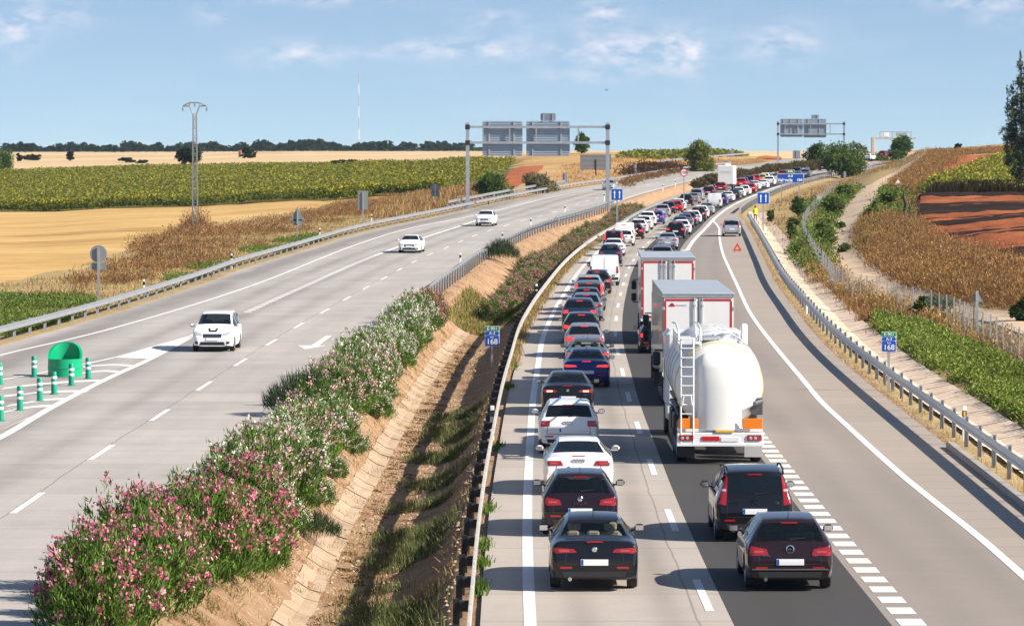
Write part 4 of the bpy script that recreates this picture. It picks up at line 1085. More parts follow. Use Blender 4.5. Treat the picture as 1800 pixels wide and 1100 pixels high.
# ------------------------------------------------------------------ the tanker
x, d, _ = TP['tanker']; rz, p = lane_pose(x, d)
T = empty('tanker_lorry', (x, d, float(zr(d)) + .012), rz, 'white cement tanker lorry with rear ladder and orange panels', 'tanker', GQ)
M['tank'] = pmat('tank_enamel', (.76, .755, .73), .5, coat=.08, var=.05, vscale=.9)
M['tank_seam'] = pmat('tank_seam', (.62, .46, .14), .5)
R, zc, y0 = 1.275, 2.18, 1.05
b = MB()
rear = [(R * math.sin(a), y0 - .95 * math.cos(a) ** 1.0 * .8) for a in np.linspace(0.02, PI / 2, 12)]
b.lathe([(r_, y_) for r_, y_ in rear] + [(R, y0 + .1), (R * 1.02, y0 + 1.2), (R * 1.03, y0 + 4), (R * 1.0, y0 + 8.4), (R * .9, y0 + 9.0), (R * .5, y0 + 9.4), (.01, y0 + 9.5)], 56, 'y', c=(0, 0, zc))
for yy in (3.4, 6.4, 9.0):      # discharge hoppers under the barrel
    V = []; n = 24
    for k in range(n):
        a = 2 * PI * k / n; V.append((1.12 * math.cos(a), yy + 1.25 * math.sin(a), zc - .55))
    for k in range(n):
        a = 2 * PI * k / n; V.append((.2 * math.cos(a), yy + .2 * math.sin(a), .75))
    b.add(V, [(k, n + k, n + (k + 1) % n, (k + 1) % n) for k in range(n)])
b.V = [(x_, y_, z_ + .17 * min(1, max(0, (y_ - y0) / 2.2))) for x_, y_, z_ in b.V]
b.V = [(x_ * (1 - .16 * min(1, max(0, (zc - .15 - z_) / R)) ** 1.2), y_, z_) for x_, y_, z_ in b.V]
tank = b.obj('tank', M['tank'], T, True, 50)
seam = MB().lathe([(R - .02, y0 - .08), (R + .022, y0 - .06), (R + .022, y0 + .04), (R - .01, y0 + .06)], 56, 'y', c=(0, 0, zc))
seam.V = [(x_ * (1 - .16 * min(1, max(0, (zc - .15 - z_) / R)) ** 1.2), y_, z_) for x_, y_, z_ in seam.V]; seam.obj('seam', M['tank_seam'], tank, True)
for yy in (2.6, 4.2, 5.8, 7.4, 9.0):
    wb2 = MB().lathe([(R * 1.03, yy), (R * 1.03 + .014, yy + .01), (R * 1.03 + .014, yy + .09), (R * 1.03, yy + .10)], 56, 'y', c=(0, 0, zc))
    wb2.V = [(x_ * (1 - .16 * min(1, max(0, (zc - .15 - z_) / R)) ** 1.2), y_, z_ + .17 * min(1, max(0, (y_ - y0) / 2.2))) for x_, y_, z_ in wb2.V]; wb2.obj('weld_band', M['grey_print'], tank, True)
# rear column: rounded upright casing down to the frame
V, Fs = [], []; prof = []
for k in range(17):
    a = PI * k / 16; prof.append((-.635 * math.cos(a), .34 - .36 * math.sin(a) ** .55))
zs = [.98, 1.3, 2.2, 2.75, 2.98, 3.12, 3.2]; sc = [1, 1, 1, .985, .93, .8, .55]; dy = [0, 0, 0, .02, .10, .28, .55]
for z_, s_, q_ in zip(zs, sc, dy):
    for px_, py_ in prof: V.append((px_ * s_, py_ * 1.0 + q_ , z_))
    V.append((.635 * s_, 1.1 + q_, z_)); V.append((-.635 * s_, 1.1 + q_, z_))
n = len(prof) + 2
for j in range(len(zs) - 1):
    for k in range(n): Fs.append((j*n + k, j*n + (k+1) % n, (j+1)*n + (k+1) % n, (j+1)*n + k))
Fs.append(tuple((len(zs)-1)*n + k for k in range(n)))
link('rear_casing', mesh('rear_casing', V, Fs, M['tank'], None, True, 50), T)
# frame, bumper, lamps
fr = MB(); fr.box((0, .35, .97), (2.46, .5, .10)); 
for s in (-1, 1): fr.box((s * .52, 6, .95), (.14, 11.5, .26))
fr.obj('frame', M['white_paint'], T)
bp = MB().box((0, -.02, .74), (2.50, .10, .34), bev=.02); bp.box((0, -.04, .555), (2.50, .14, .06)); bo = bp.obj('bumper', M['white_paint'], T)
for s in (-1, 1):
    tl = MB().box((s * .98, -.085, .76), (.42, .04, .17), bev=.02).obj('tail_light', M['lens'], T)
    for k in (-.11, .03): MB().lathe([(0, -.11), (.045, -.108), (.05, -.08)], 12, 'y', c=(s * .98 + k, 0, .76)).obj('reflector', M['clear'], tl)
    MB().box((s * .93, -.03, 1.17), (.58, .03, .30), bev=.01).obj('warning_panel', M['orange'], T)
    q = MB().lathe([(.60, -.16), (.62, -.19), (.62, .19), (.60, .16)], 20, 'x', c=(s * 1.03, 1.15, .55), a0=.1, a1=PI - .1); q.lathe([(.60, -.17), (.60, .17)], 20, 'x', c=(s * 1.03, 1.15, .55), a0=.1, a1=PI - .1)
    q.obj('mudguard', M['steel_dull'], T, True)
    MB().box((s * .98, .42, .38), (.52, .02, .42)).obj('mud_flap', M['grey_print'] if s > 0 else M['plast'], T)
MB().box((-.28, -.082, .74), (.50, .02, .13)).obj('reflective_plate', M['red_tape'], T)
MB().box((.28, -.082, .72), (.52, .02, .12)).obj('number_plate', M['plate'], T)
MB().box((.12, -.05, .945), (.52, .10, .05)).obj('yellow_strip', M['yellow'], T)
MB().box((0, .5, .66), (2.3, .06, .16)).obj('underrun_bar', M['plast'], T)
# ladder with handrail hoop
ld = MB()
for xx in (-1.14, -.78): ld.tube((xx, -.06, .60), (xx, -.02, 3.62), .026, n=8)
for k in range(9): ld.tube((-1.14, -.05, 1.45 + .27 * k), (-.78, -.05, 1.45 + .27 * k), .018, n=6)
ld.path([(-1.1, -.08, 1.70), (-1.06, -.10, 1.98), (-.86, -.10, 1.98), (-.82, -.08, 1.70)], .02)
ld.obj('ladder', M['white_paint'], T, True)
wk = MB()
for xx in (-1.2, -.55): wk.path([(xx, .1, 3.55), (xx, .6, 3.85), (xx, 2.5, 3.95), (xx, 5.5, 3.85)], .03)
for yy in (.5, 1.3, 2.1, 2.9, 3.7, 4.5): wk.tube((-1.2, yy, 3.72), (-1.2, yy, 3.2), .025); wk.tube((-.55, yy, 3.80), (-.55, yy, 3.30), .02); wk.box((-.88, yy, 3.46), (.62, .5, .03))
wk.obj('walkway', M['white_paint'], T, True)
eq = MB()
for yy in (2.6, 5.2, 7.8):
    eq.lathe([(.30, 0), (.30, .12), (.26, .17), (0, .2)], 18, c=(.15, yy, 3.46)); eq.box((.48, yy, 3.5), (.12, .3, .12)); eq.tube((-.1, yy - .3, 3.62), (.4, yy + .3, 3.66), .03)
eq.path([(.35, 1.6, 3.32), (.7, 2.4, 3.42), (.6, 4, 3.46), (.8, 6, 3.42), (.7, 8.5, 3.4)], .055, 8); eq.path([(0, 1.4, 3.45), (.2, 2.2, 3.6), (.5, 3.1, 3.55), (.9, 3.6, 3.2), (1.15, 4.4, 2.8)], .045, 8)
eq.path([(.55, 1.5, 3.2), (.62, 2, 3.45), (.9, 2.8, 3.3), (1.1, 3.4, 2.95)], .03, 6)
eq.box((-.25, 1.75, 3.56), (.55, .7, .12), bev=.03, rot=Matrix.Rotation(.2, 3, 'Z'))
eq.obj('top_pipework', M['steel'], T, True)
sd = MB()
for k in range(3): sd.path([(-1.12 - .05 * k, 1.6 + .2 * k, 1.3 + .22 * k), (-1.2, 4, 1.5 + .2 * k), (-1.15, 8, 1.35 + .25 * k)], .06, 8)
sd.box((-1.05, 3.0, 1.05), (.45, 1.3, .5), bev=.05); sd.box((-1.05, 5.4, 1.0), (.45, 1.6, .6), bev=.05); sd.box((-1.18, 6, .6), (.06, 5.5, .55)); sd.box((1.18, 6, .6), (.06, 5.5, .55)); sd.box((1.08, 4.6, 1.1), (.4, 1.3, .5), bev=.05)
sd.obj('side_equipment', M['plast'], T)
q = MB().lathe([(0, 0), (.14, .0), (.14, .8), (0, .8)], 16, 'y', c=(1.02, .55, 1.52)); q.box((1.12, .9, 1.62), (.3, .4, .5), bev=.03); q.tube((1.0, .3, 1.72), (1.22, .5, 1.78), .07); q.obj('air_cylinder', M['dark_gear'] if 'dark_gear' in M else M.setdefault('dark_gear', pmat('dark_gear', (.07, .07, .075), .5)), T, True)
MB().box((-1.2, 4.2, 2.3), (.05, .5, .3)).obj('control_box', M['white_paint'], T)
lorry_wheels(T, (1.15, 2.45, 3.75), 2.5, .52)
cab(T, 11.4, h=3.35); lorry_wheels(T, (12.6,), 2.5, .52)
q = MB(); q.box((1.24, 11.1, 3.1), (.22, .5, .95), bev=.05); q.obj('cab_fairing', M['white_paint'], T)
# ------------------------------------------------------------------ guard rails
def rail(fx, zf, d0, d1, label, side, spacing=4.0, mat='steel', h=.75, n=None, lift=0, postmat='steel_dull', group='guard rails beside the carriageways'):
    """side: +1 posts stand right of the beam, -1 left of it"""
    D = rows(d0, d1, 1.5, .006)
    pr = [(.0, .31), (.045, .285), (.045, .225), (.0, .185), (.0, .125), (.045, .085), (.045, .025), (.0, 0)]
    V, Fs = [], []
    x_ = fx(D); z_ = zf(D) if zf in (zr, zl) else zf(x_, D)
    n0 = float(x_[0]); z_ = z_ + lift
    root = empty('guard_rail', (n0, d0, float(z_[0])), 0, label, 'guard rail', group)
    for i, d in enumerate(D):
        for o_, z in pr: V.append((x_[i] - side * o_ - n0, d - d0, z_[i] + h - .31 + z - z_[0]))
        for o_, z in pr[::-1]: V.append((x_[i] - side * (o_ - .012) - n0, d - d0, z_[i] + h - .31 + z - z_[0]))
        if i:
            k = 16
            Fs += [((i-1)*k + j, (i-1)*k + (j+1) % k, i*k + (j+1) % k, i*k + j) for j in range(k)]
    Fs.append(tuple(range(16))); Fs.append(tuple((len(D)-1)*16 + j for j in range(15, -1, -1)))
    link('beam', mesh('beam', V, Fs, M[mat], None, True, 30), root)
    pm = MB(); pm.box((side * .24, 0, h / 2 - .22), (.10, .06, h + .40)); pm.box((side * .30, -.03, h / 2 - .22), (.03, .12, h + .4))
    pm.box((side * .11, 0, h - .155), (.20, .16, .20), bev=.02)
    pme = pm.me('post', M[postmat])
    ds = np.arange(d0 + 1, d1, spacing)[:100]
    for d in ds:
        o = link('post', pme, root); X = float(fx(d)); Z = float(zf(d)) if zf in (zr, zl) else gz1(X, d)
        o.location = (X - n0, d - d0, Z + lift - z_[0])
    return root
rail(off(Xe, -1.12), zr, 62, 330, 'long guard rail along the inner edge of the queue, nearest the bridge', -1, mat='rail_back', postmat='plast')
rail(lambda d: Xe(d) - 1.12, zr, 322, 415, 'middle length of guard rail beside the oleanders, inner edge of the queue', -1, mat='rail_back')
rail(lambda d: Xe(d) - 1.3 , zr, 408, 760, 'far guard rail between the queue and the median bushes', -1, 4)
rail(XRAIL, zr, 62, 430, 'guard rail on the outer edge of the slip road, with kerb at its near end', 1, spacing=4.0, lift=.16)
rail(lambda d: Xe(d) + 9.8, zr, 462, 800, 'guard rail under the Valencia sign, outer edge of the far queue', 1, 4)
rail(XLO, zl, 150, 470, 'guard rail on the outer edge of the left carriageway, from the exit to the gantry', -1)
rail(XLO, zl, 466, 760, 'guard rail on the far bend of the left carriageway', -1)
rail(lambda d: XLO(d) - 1.6, lambda x, d: zl(d) + .35, 440, 560, 'second raised guard rail behind the gantry leg', -1)
rail(lambda d: XLP1(d) + .35, zl, 201, 455, 'guard rail along the median edge of the left carriageway', 1, 3.2)
rail(lambda d: XLP1(d) + .5, lambda x, d: zl(d) + .25, 385, 440, 'short raised guard rail in front of the gantry foot', 1, 3.2)
rail(lambda d: XLO(d) - 4, lambda x, d: zl(d) + 1.2, 690, 820, 'distant pale guard rail on the skyline bend', -1, 8)
# ------------------------------------------------------------------ signs
def post(root, h, r=.05, x=0, y=0, mat='steel', z0=-.4):
    return MB().box((x, y, (h + z0) / 2), (r * 2, r * 1.5, h - z0)).obj('post', M[mat], root)
def plate(root, poly, y0, y1, mat, name='panel'): return MB().prism(poly, y0, y1).obj(name, M[mat], root)
def rrect(w, h, r, cx=0, cz=0, n=4):
    P = []
    for sx, sz, a0 in ((1, 1, 0), (-1, 1, PI/2), (-1, -1, PI), (1, -1, 1.5*PI)):
        for k in range(n + 1):
            a = a0 + k / n * PI / 2; P.append((cx + sx * (w/2 - r) + r * math.cos(a), cz + sz * (h/2 - r) + r * math.sin(a)))
    return P[::-1]
def circ(r, cx=0, cz=0, n=24): return [(cx + r * math.sin(2*PI*k/n), cz + r * math.cos(2*PI*k/n)) for k in range(n)]
def at(px, py, label, cat='road sign', name='road_sign', group=None, d=None):
    if d is None: x, d, z = hit(px, py)
    else: x = (px - 900) * d / F; z = gz1(x, d)
    r = empty(name, (x, d, z), 0, label, cat, group)
    r['_d'] = d
    return r, d, 6800 / d
BK = 'sign backs along the left carriageway'
def back_sign(px, py, ptop, label, shapes, d=None, group=BK):
    r, d, s = at(px, py, label, group=group, d=d)
    z0 = r.location.z
    def H(row): return CZ - (row - 277) * d / F - z0
    h = H(ptop) - .08
    MB().box((0, .0, (h - .4) / 2), (.13, .08, h + .4)).obj('post', M['steel'], r)
    for kind, cx, cy, w, hh in shapes:
        cz = H(cy); w = w / s; hh = hh / s; cx = cx / s
        if kind == 'disc': P = circ(w / 2, cx, cz)
        elif kind == 'tri': P = [(cx - w/2, cz - hh/2), (cx, cz + hh/2), (cx + w/2, cz - hh/2)]
        elif kind == 'oct': P = [(cx + w/2 * math.sin(a), cz + hh/2 * math.cos(a)) for a in [PI/8 + k * PI/4 for k in range(8)]]
        else: P = rrect(w, hh, .05, cx, cz)
        pn = MB().prism(P, .06, .10).obj('panel', M['sign_back'], r)
    return r
M['sign_back'] = pmat('sign_back_grey', (.27, .29, .30), .5, .4, var=.08, vscale=2)
M['sign_back_blue'] = pmat('sign_back_slats', (.33, .41, .49), .5, .1, var=.06, vscale=1)
back_sign(173, 540, 432, 'grey round sign back above a small plate, nearest left', [('disc', 0, 446, 30, 30), ('rect', 0, 468, 28, 12)])
back_sign(523, 424, 362, 'grey triangular sign back above a small square plate', [('tri', 0, 376, 26, 24), ('rect', 0, 391, 17, 10)])
back_sign(638, 393, 335, 'tall grey rectangular sign back beside dry grass', [('rect', 0, 352, 18, 33)])
back_sign(765, 368, 323, 'grey octagonal sign back above a small plate', [('oct', 0, 331, 17, 16), ('rect', 0, 341, 15, 9)])
back_sign(993, 326, 303, 'small grey sign back in front of the brown mound', [('rect', 0, 312, 8, 17)])
back_sign(1116, 310, 288, 'narrow grey sign back on the mound right of the dark panel', [('rect', 0, 297, 7, 15)])
back_sign(1228, 300, 277, 'small grey sign back in front of the olive-green tree', [('rect', 0, 285, 6, 13)])
back_sign(1285, 285, 264, 'small square sign back on the straw-coloured slope', [('rect', 0, 271, 10, 10)])
back_sign(1400, 287, 262, 'grey sign back on the bend under the far gantry', [('rect', 0, 272, 13, 14)])
r = back_sign(641, 612, 569, 'small grey sign back poking out of the oleanders', [('rect', 0, 580, 24, 15)], d=178, group=None)
back_sign(1717, 600, 508, 'grey triangular sign back beside the wire fence', [('tri', 0, 521, 22, 19)], group=None)
back_sign(1484, 320, 300, 'blue-grey sign back at the foot of the big roadside tree', [('rect', 0, 307, 6, 10)], d=640, group=None)
# dark panel on two legs
r, d, s = at(1047, 322, 'dark ribbed panel on two thin legs behind the gantry leg', 'information board', 'information_board', d=610)
z0 = r.location.z; w, h = 54 / s, 27 / s; zc_ = CZ - (285 - 277) * d / F - z0
pn = MB().box((0, 0, zc_), (w, .12, h)).obj('panel', M['sign_dark'] if 'sign_dark' in M else M.setdefault('sign_dark', pmat('dark_panel', (.11, .12, .125), .6)), r)
q = MB()
for k in range(12): q.box((0, -.07, zc_ - h/2 + h * (k + .5) / 12), (w * .98, .03, h / 30))
q.obj('ribs', M['steel_dull'], pn)
for sx in (-.44, 0, .44): MB().box((sx * w, -.02 if sx == 0 else .1, zc_ / 2 + (h/4 if sx == 0 else 0)), (.18, .14, zc_ + h * (.5 if sx else .49)) if sx else (.2, .25, h)).obj('leg' if sx else 'rib_post', M['steel_dull'] if sx else M['black'], r)
# speed limit sign
r, d, s = at(1202, 330, 'round red-rimmed 120 speed limit sign on a grey post', 'speed sign', 'speed_sign', d=490)
z0 = r.location.z; zc_ = CZ - (303.5 - 277) * d / F - z0; rr = 7.0 / s
post(r, zc_ + rr * .8, .06)
p = plate(r, circ(rr, 0, zc_), -.10, -.07, 'red', 'rim'); plate(r, circ(rr * .76, 0, zc_), -.112, -.10, 'plate', 'face')
o = link('lettering', text_me('120', rr * .95, M['black'], bold=.012), r); o.location = (0, -.12, zc_)
# two-arrow signs
def arrow_sign(px, py, base, w_px, label, d):
    r, d, s = at(px, base, label, 'lane sign', 'lane_sign', 'blue two-arrow lane signs', d=d)
    z0 = r.location.z; zc_ = CZ - (py - 277) * d / F - z0; w = w_px / s; post(r, zc_ + w * .4, .07)
    plate(r, rrect(w, w, .08 * w, 0, zc_), -.09, -.06, 'plate', 'border'); plate(r, rrect(w * .94, w * .94, .06 * w, 0, zc_), -.10, -.09, 'blue', 'panel')
    q = MB()
    for cx in (-.21, .21):
        c = cx * w; a = w * .045
        q.prism([(c - a, zc_ - .34*w), (c - a, zc_ + .16*w), (c - .11*w, zc_ + .12*w), (c, zc_ + .36*w), (c + .11*w, zc_ + .12*w), (c + a, zc_ + .16*w), (c + a, zc_ - .34*w)][::-1], -.108, -.10)
    q.obj('arrow', M['plate'], r)
arrow_sign(1084.5, 342, 372, 20.5, 'blue sign with two white arrows, on the median beside the gantry leg', 400)
arrow_sign(1341.5, 348.5, 402, 21, 'blue sign with two white arrows, above the worker in yellow', 395)
# km posts
def km_sign(px, base, top, bot, w_px, label, d=None):
    r, d, s = at(px, base, label, 'kilometre sign', 'kilometre_sign', 'kilometre 168 signs', d=d)
    z0 = r.location.z; H = lambda row: CZ - (row - 277) * d / F - z0
    w = w_px / s; t, b = H(top), H(bot); hh = t - b
    post(r, b + .1, .05)
    plate(r, rrect(w, hh, .05, 0, (t + b) / 2), -.06, -.03, 'plate', 'border')
    hs = [(.015, .25, 'green', 'E-901', .19), (.275, .45, 'blue', 'A-3', .17), (.475, .985, 'blue', None, 0)]
    for a, c, m, tx, sz in hs:
        za, zb_ = t - a * hh, t - c * hh
        p = plate(r, rrect(w * .94, za - zb_, .04, 0, (za + zb_) / 2), -.07, -.06, m, 'panel')
        if tx: o = link('lettering', text_me(tx, sz * hh * 1.2, M['plate'], bold=.001), p); o.location = (0, -.078, (za + zb_) / 2)
        else:
            o = link('lettering', text_me('km', .15 * hh, M['plate'], bold=.0), p); o.location = (0, -.078, t - .555 * hh)
            o = link('lettering', text_me('168', .38 * hh, M['plate'], bold=.002), p); o.location = (0, -.078, t - .79 * hh)
km_sign(865, 645, 573, 608, 26, 'green and blue km 168 sign standing in the median ditch')
km_sign(1562, 690, 583, 618, 26, 'green and blue km 168 sign behind the outer guard rail')
# Valencia distance sign
r, d, s = at(1389, 345, 'wide blue sign reading Valencia 184 with a green E-901 plate', 'direction sign', 'direction_sign', d=520)
z0 = r.location.z; H = lambda row: CZ - (row - 277) * d / F - z0
w = 47 / s; t, b = H(305.5), H(321.5)
for sx in (-.33, .33): MB().box((sx * w, .05, (b - .6) / 2), (.14, .1, b + .6)).obj('post', M['steel'], r)
plate(r, rrect(w, t - b, .12, 0, (t + b) / 2), -.06, -.02, 'plate', 'border'); p = plate(r, rrect(w * .975, (t - b) * .93, .1, 0, (t + b) / 2), -.07, -.06, 'blue', 'panel')
for tx, sz, x_, zf_ in (('Valencia', .50, -.20, .70), ('184', .42, .34, .70), ('A-3', .36, 0, .25)):
    o = link('lettering', text_me(tx, sz * (t - b), M['plate'], bold=.02), p); o.location = (x_ * w, -.08, t - zf_ * (t - b))
t2, b2 = H(298.5), H(304.5); plate(r, rrect(15 / s, t2 - b2, .06, 0, (t2 + b2) / 2), -.06, -.03, 'plate', 'border'); p = plate(r, rrect(14.2 / s, (t2 - b2) * .88, .05, 0, (t2 + b2) / 2), -.07, -.06, 'green', 'panel')
o = link('lettering', text_me('E-901', .62 * (t2 - b2), M['plate'], bold=.02), p); o.location = (0, -.08, (t2 + b2) / 2)
# ------------------------------------------------------------------ gantries
def gantry(xl, bl, xr, br, top, low, boards, label, d, pw=.42):
    X0, X1 = (xl - 900) * d / F, (xr - 900) * d / F; H = lambda row: CZ - (row - 277) * d / F
    r = empty('sign_gantry', ((X0 + X1) / 2, d, H((bl + br) / 2)), 0, label, 'gantry', 'steel sign gantries'); cx, z0 = r.location.x, r.location.z
    for X, bb in ((X0, bl), (X1, br)):
        zb_ = min(H(bb), gz1(X, d)) - z0
        q = MB(); q.box((X - cx, 0, (H(top) - z0 + .5 + zb_) / 2), (pw, pw, H(top) - z0 + .5 - zb_)); q.box((X - cx, 0, zb_ + .3), (1.0, 1.0, .6)); q.obj('leg', M['steel'], r)
        q = MB()
        for row in (top, low): q.box((X - cx, 0, H(row) - z0), (pw * 1.35, pw * 1.4, pw * 1.3), bev=.05)
        q.obj('bracket', M['plast'], r)
    q = MB()
    for row in (top, low): q.box((0, 0, H(row) - z0), (X1 - X0, .28, .27))
    for k in (.11, .30, .49, .79): q.box((X0 - cx + (X1 - X0) * k, 0, (H(top) + H(low)) / 2 - z0), (.16, .16, H(top) - H(low)))
    q.obj('truss', M['steel'], r)
    for (l, rt, tp, bt, cl) in boards:
        xa, xb = (l - 900) * d / F - cx, (rt - 900) * d / F - cx; za, zb_ = H(tp) - z0, H(bt) - z0
        bd = MB().prism(rrect(xb - xa, za - zb_, .25, (xa + xb) / 2, (za + zb_) / 2), .30, .36).obj('sign_board', M['sign_back_blue'], r)
        n = max(5, int((za - zb_) / .26)); s_ = MB()
        for k in range(n): s_.box(((xa + xb) / 2, .27, zb_ + (za - zb_) * (k + .5) / n), ((xb - xa) * .985, .05, .06))
        s_.obj('ribs', M['rib_grey'] if 'rib_grey' in M else M.setdefault('rib_grey', pmat('rib_grey', (.22, .27, .33), .5)), bd)
        for c in cl: MB().box((xa + (xb - xa) * c, .22, (za + zb_) / 2), (.16, .08, (za - zb_) * .99)).obj('upright', M['steel_dull'], bd)
    return r
gantry(822, 352, 1068, 376, 223.5, 251, [(848, 918.5, 213, 274, (.17, .79)), (925, 1001.5, 213, 274, (.15, .80)), (950, 977, 199, 212.6, (.2, .8))],
       'big steel gantry with three ribbed sign backs over the left carriageway', 448)
gantry(1367, 285, 1483, 300, 218, 236, [(1371, 1411, 209, 241, (.15, .45, .8)), (1412, 1452, 209, 242, (.2, .7)), (1426, 1439, 202, 208.6, (.2, .8))],
       'distant steel gantry with ribbed sign backs, behind the big tree', 760, .34)
# pale message gantry on the skyline
d = 900.0; H = lambda row: CZ - (row - 277) * d / F
X0 = (1534 - 900) * d / F; z0 = H(278)
r = empty('message_gantry', (X0, d, z0), 0, 'pale concrete-grey gantry with an open message frame on the skyline', 'gantry')
MB().box((0, 0, (H(241) - z0) / 2), (.85, .85, H(241) - z0), bev=.1).obj('leg', M['mortar'], r)
MB().box((5.2, 0, H(243.5) - z0), (9.6, .5, .42)).obj('beam', M['mortar'], r)
q = MB(); w = 7.2
for row in (232, 242): q.box((5.2, 0, H(row) - z0), (w, .25, .14))
for k in range(6): q.box((5.2 - w/2 + w * k / 5, 0, H(237) - z0), (.14, .25, H(232) - H(242)))
q.obj('frame', M['steel_dull'], r)
MB().box((3.0, -.05, H(237) - z0), (1.2, .2, 1.1), bev=.1).obj('panel', M['plate'], r); MB().box((6.6, -.05, H(237) - z0), (2.6, .2, .9)).obj('message_board', M['steel_dull'], r)
# ------------------------------------------------------------------ delineators, bollards, gore marker
def delineator(px, base, label, group, d=None, band='black', zadd=0):
    r, d, s = at(px, base, label, 'marker post', 'marker_post', group, d=d)
    r.location.z += zadd
    b = MB().box((0, 0, .45), (.13, .06, 1.3), bev=.015).obj('post', M['white'], r)
    MB().box((0, 0, .86), (.135, .065, .2)).obj('band', M['black'], r)
    if band == 'amber': MB().box((0, -.034, .86), (.06, .012, .16)).obj('reflector', M['yellow'], r)
G1 = 'white marker posts along the carriageways'
for px, py in ((253, 524), (407, 473), (562, 423), (653, 396), (869, 352)): delineator(px, py, 'white marker post behind the outer guard rail of the left carriageway', G1)
for px, py in ((809, 472), (883, 431), (933, 403), (993, 378), (1062, 355), (1165, 338), (1187, 330)): delineator(px, py, 'white marker post on the median side of the left carriageway', G1)
delineator(1695, 775, 'white marker post with amber reflector, nearest on the right', None, band='amber')
delineator(1418, 552, 'amber-tipped marker post behind the slip road rail', None, band='amber')
delineator(1369, 480, 'white marker post leaning by the gutter, near the rail', None)
for px, py in ((865, 770), (943, 530)): delineator(px, py, 'white reflector post among the posts of the inner guard rail', G1, d=122 if py > 700 else 230)
bme = {}
def bollard_meshes():
    b = MB().lathe([(0, 0), (.16, 0), (.16, .02), (.105, .03), (.10, .76), (.085, .80), (0, .80)], 20).me('body', M['bollard'], True, 40)
    w = MB().lathe([(.103, .0), (.106, .005), (.106, .085), (.103, .09)], 20).me('band', M['plate'], True, 40)
    return b, w
bb_, bw_ = bollard_meshes()
GB = 'green bollards on the painted gore'
BL = [(60, 663, 'green bollard standing left of the green half-drum'), (155, 666, 'green bollard right of the green half-drum'), (125.5, 678, 'green bollard just in front of the green half-drum'), (95, 693, 'second green bollard in front of the half-drum, middle of the row'),
      (70, 705, 'third green bollard in the row towards the camera'), (35, 721, 'fourth green bollard in the row towards the camera'), (1, 740, 'green bollard cut by the left edge, nearest in the row'), (0, 676, 'green bollard cut by the left edge, farther row')]
for px, py, lab in BL:
    x, d = solve(px, py, zl); r = empty('bollard', (x, d, float(zl(d)) + .006), 0, lab, 'bollard', GB)
    link('body', bb_, r)
    for z in (.36, .55): o = link('band', bw_, r); o.location = (0, 0, z)
x, d = solve(111, 663, zl)
r = empty('gore_marker', (x, d + .7, float(zl(d)) + .006), 0, 'green plastic half-drum with slanted open top on the gore', 'drum')
mb = MB(); n = 32; ro, ri = .66, .56; V = []
for k in range(n):
    a = 2 * PI * k / n; c, s_ = math.cos(a), math.sin(a)
    zt = .68 + .62 * max(0, (s_ + .15) / 1.15) ** .8
    V += [(ro * c, ro * s_, 0), (ro * c, ro * s_, zt), (ri * c, ri * s_, zt - .01), (ri * c, ri * s_, .25), (0, 0, .25)]
Fs = []
for k in range(n):
    a, b = 5 * k, 5 * ((k + 1) % n)
    Fs += [(a, b, b + 1, a + 1), (a + 1, b + 1, b + 2, a + 2), (a + 2, b + 2, b + 3, a + 3), (a + 3, b + 3, b + 4)]
link('shell', mesh('shell', V, Fs, M['gore'], None, True, 40), r)
MB().lathe([(.665, .30), (.675, .31), (.675, .36), (.665, .37)], 32).obj('rib', M['gore'], r, True)
# ------------------------------------------------------------------ fence on the right, box, poles, warning triangle
fx, fa, fb_ = plan([(1786, 642), (1727, 611), (1676, 579), (1640, 566), (1582.5, 552), (1561, 542), (1520, 532), (1485, 520), (1452, 490), (1430, 458), (1414, 425), (1411, 411), (1422, 388), (1440, 366), (1460, 345), (1473, 335)])
fr = empty('wire_fence', (float(fx(140)), 140, gz1(float(fx(140)), 140)), 0, 'long wire mesh fence on grey posts between ditch and dirt track', 'fence'); ox, oz = fr.location.x, fr.location.z
pm = MB().box((0, 0, .75), (.06, .06, 1.8)).me('post', M['steel_dull'])
fd = [132.0]
while fd[-1] < fb_: fd.append(fd[-1] + (3.2 if fd[-1] < 300 else 5))
pts = []
for d in fd:
    X = float(fx(d)); Z = gz1(X, d); pts.append((X - ox, d - 140, Z - oz))
    o = link('post', pm, fr); o.location = pts[-1]; o.rotation_euler = (random.gauss(0, .03), random.gauss(0, .03), 0)
wr_ = MB()
for z in (.1, .35, .6, .85, 1.1, 1.35, 1.55):
    for a, b in zip(pts[:-1], pts[1:]): wr_.tube((a[0], a[1], a[2] + z), (b[0], b[1], b[2] + z), .006, n=3, caps=False)
for a, b in zip(pts[:40], pts[1:41]):
    for k in range(10):
        t = k / 10; p = [a[i] * (1 - t) + b[i] * t for i in range(3)]; wr_.tube((p[0], p[1], p[2] + .1), (p[0], p[1], p[2] + 1.55), .004, n=3, caps=False)
wr_.obj('wire', M['steel_dull'], fr)
x, d, z = hit(1441, 356)
r = empty('concrete_box', (x, d, z), .2, 'low pale concrete box at the corner of the wire fence', 'utility box')
MB().box((0, 0, .35), (1.15, .9, 1.0), bev=.03).obj('body', M['mortar'], r); MB().box((0, 0, .87), (1.25, 1.0, .07), bev=.02).obj('lid', M['mortar'], r)
x, d, z = hit(1588, 400)
r = empty('old_pole', (x, d, z), 0, 'dark leaning wooden pole beside the ploughed field', 'pole'); hgt = 65 * d / F
q = MB(); P_ = [(0, 0, -.3), (.05, 0, hgt * .35), (.25, 0, hgt * .62), (.05, 0, hgt * .8), (.02, 0, hgt)]
for a, b, ra_, rb_ in zip(P_[:-1], P_[1:], (.22, .2, .19, .14), (.2, .19, .14, .03)): q.tube(a, b, ra_, rb_, 8)
q.obj('trunk', M['wood'], r, True)
r, d, s = at(1578, 336, 'small white triangular sign beside the dirt track', 'road sign', 'road_sign', d=500)
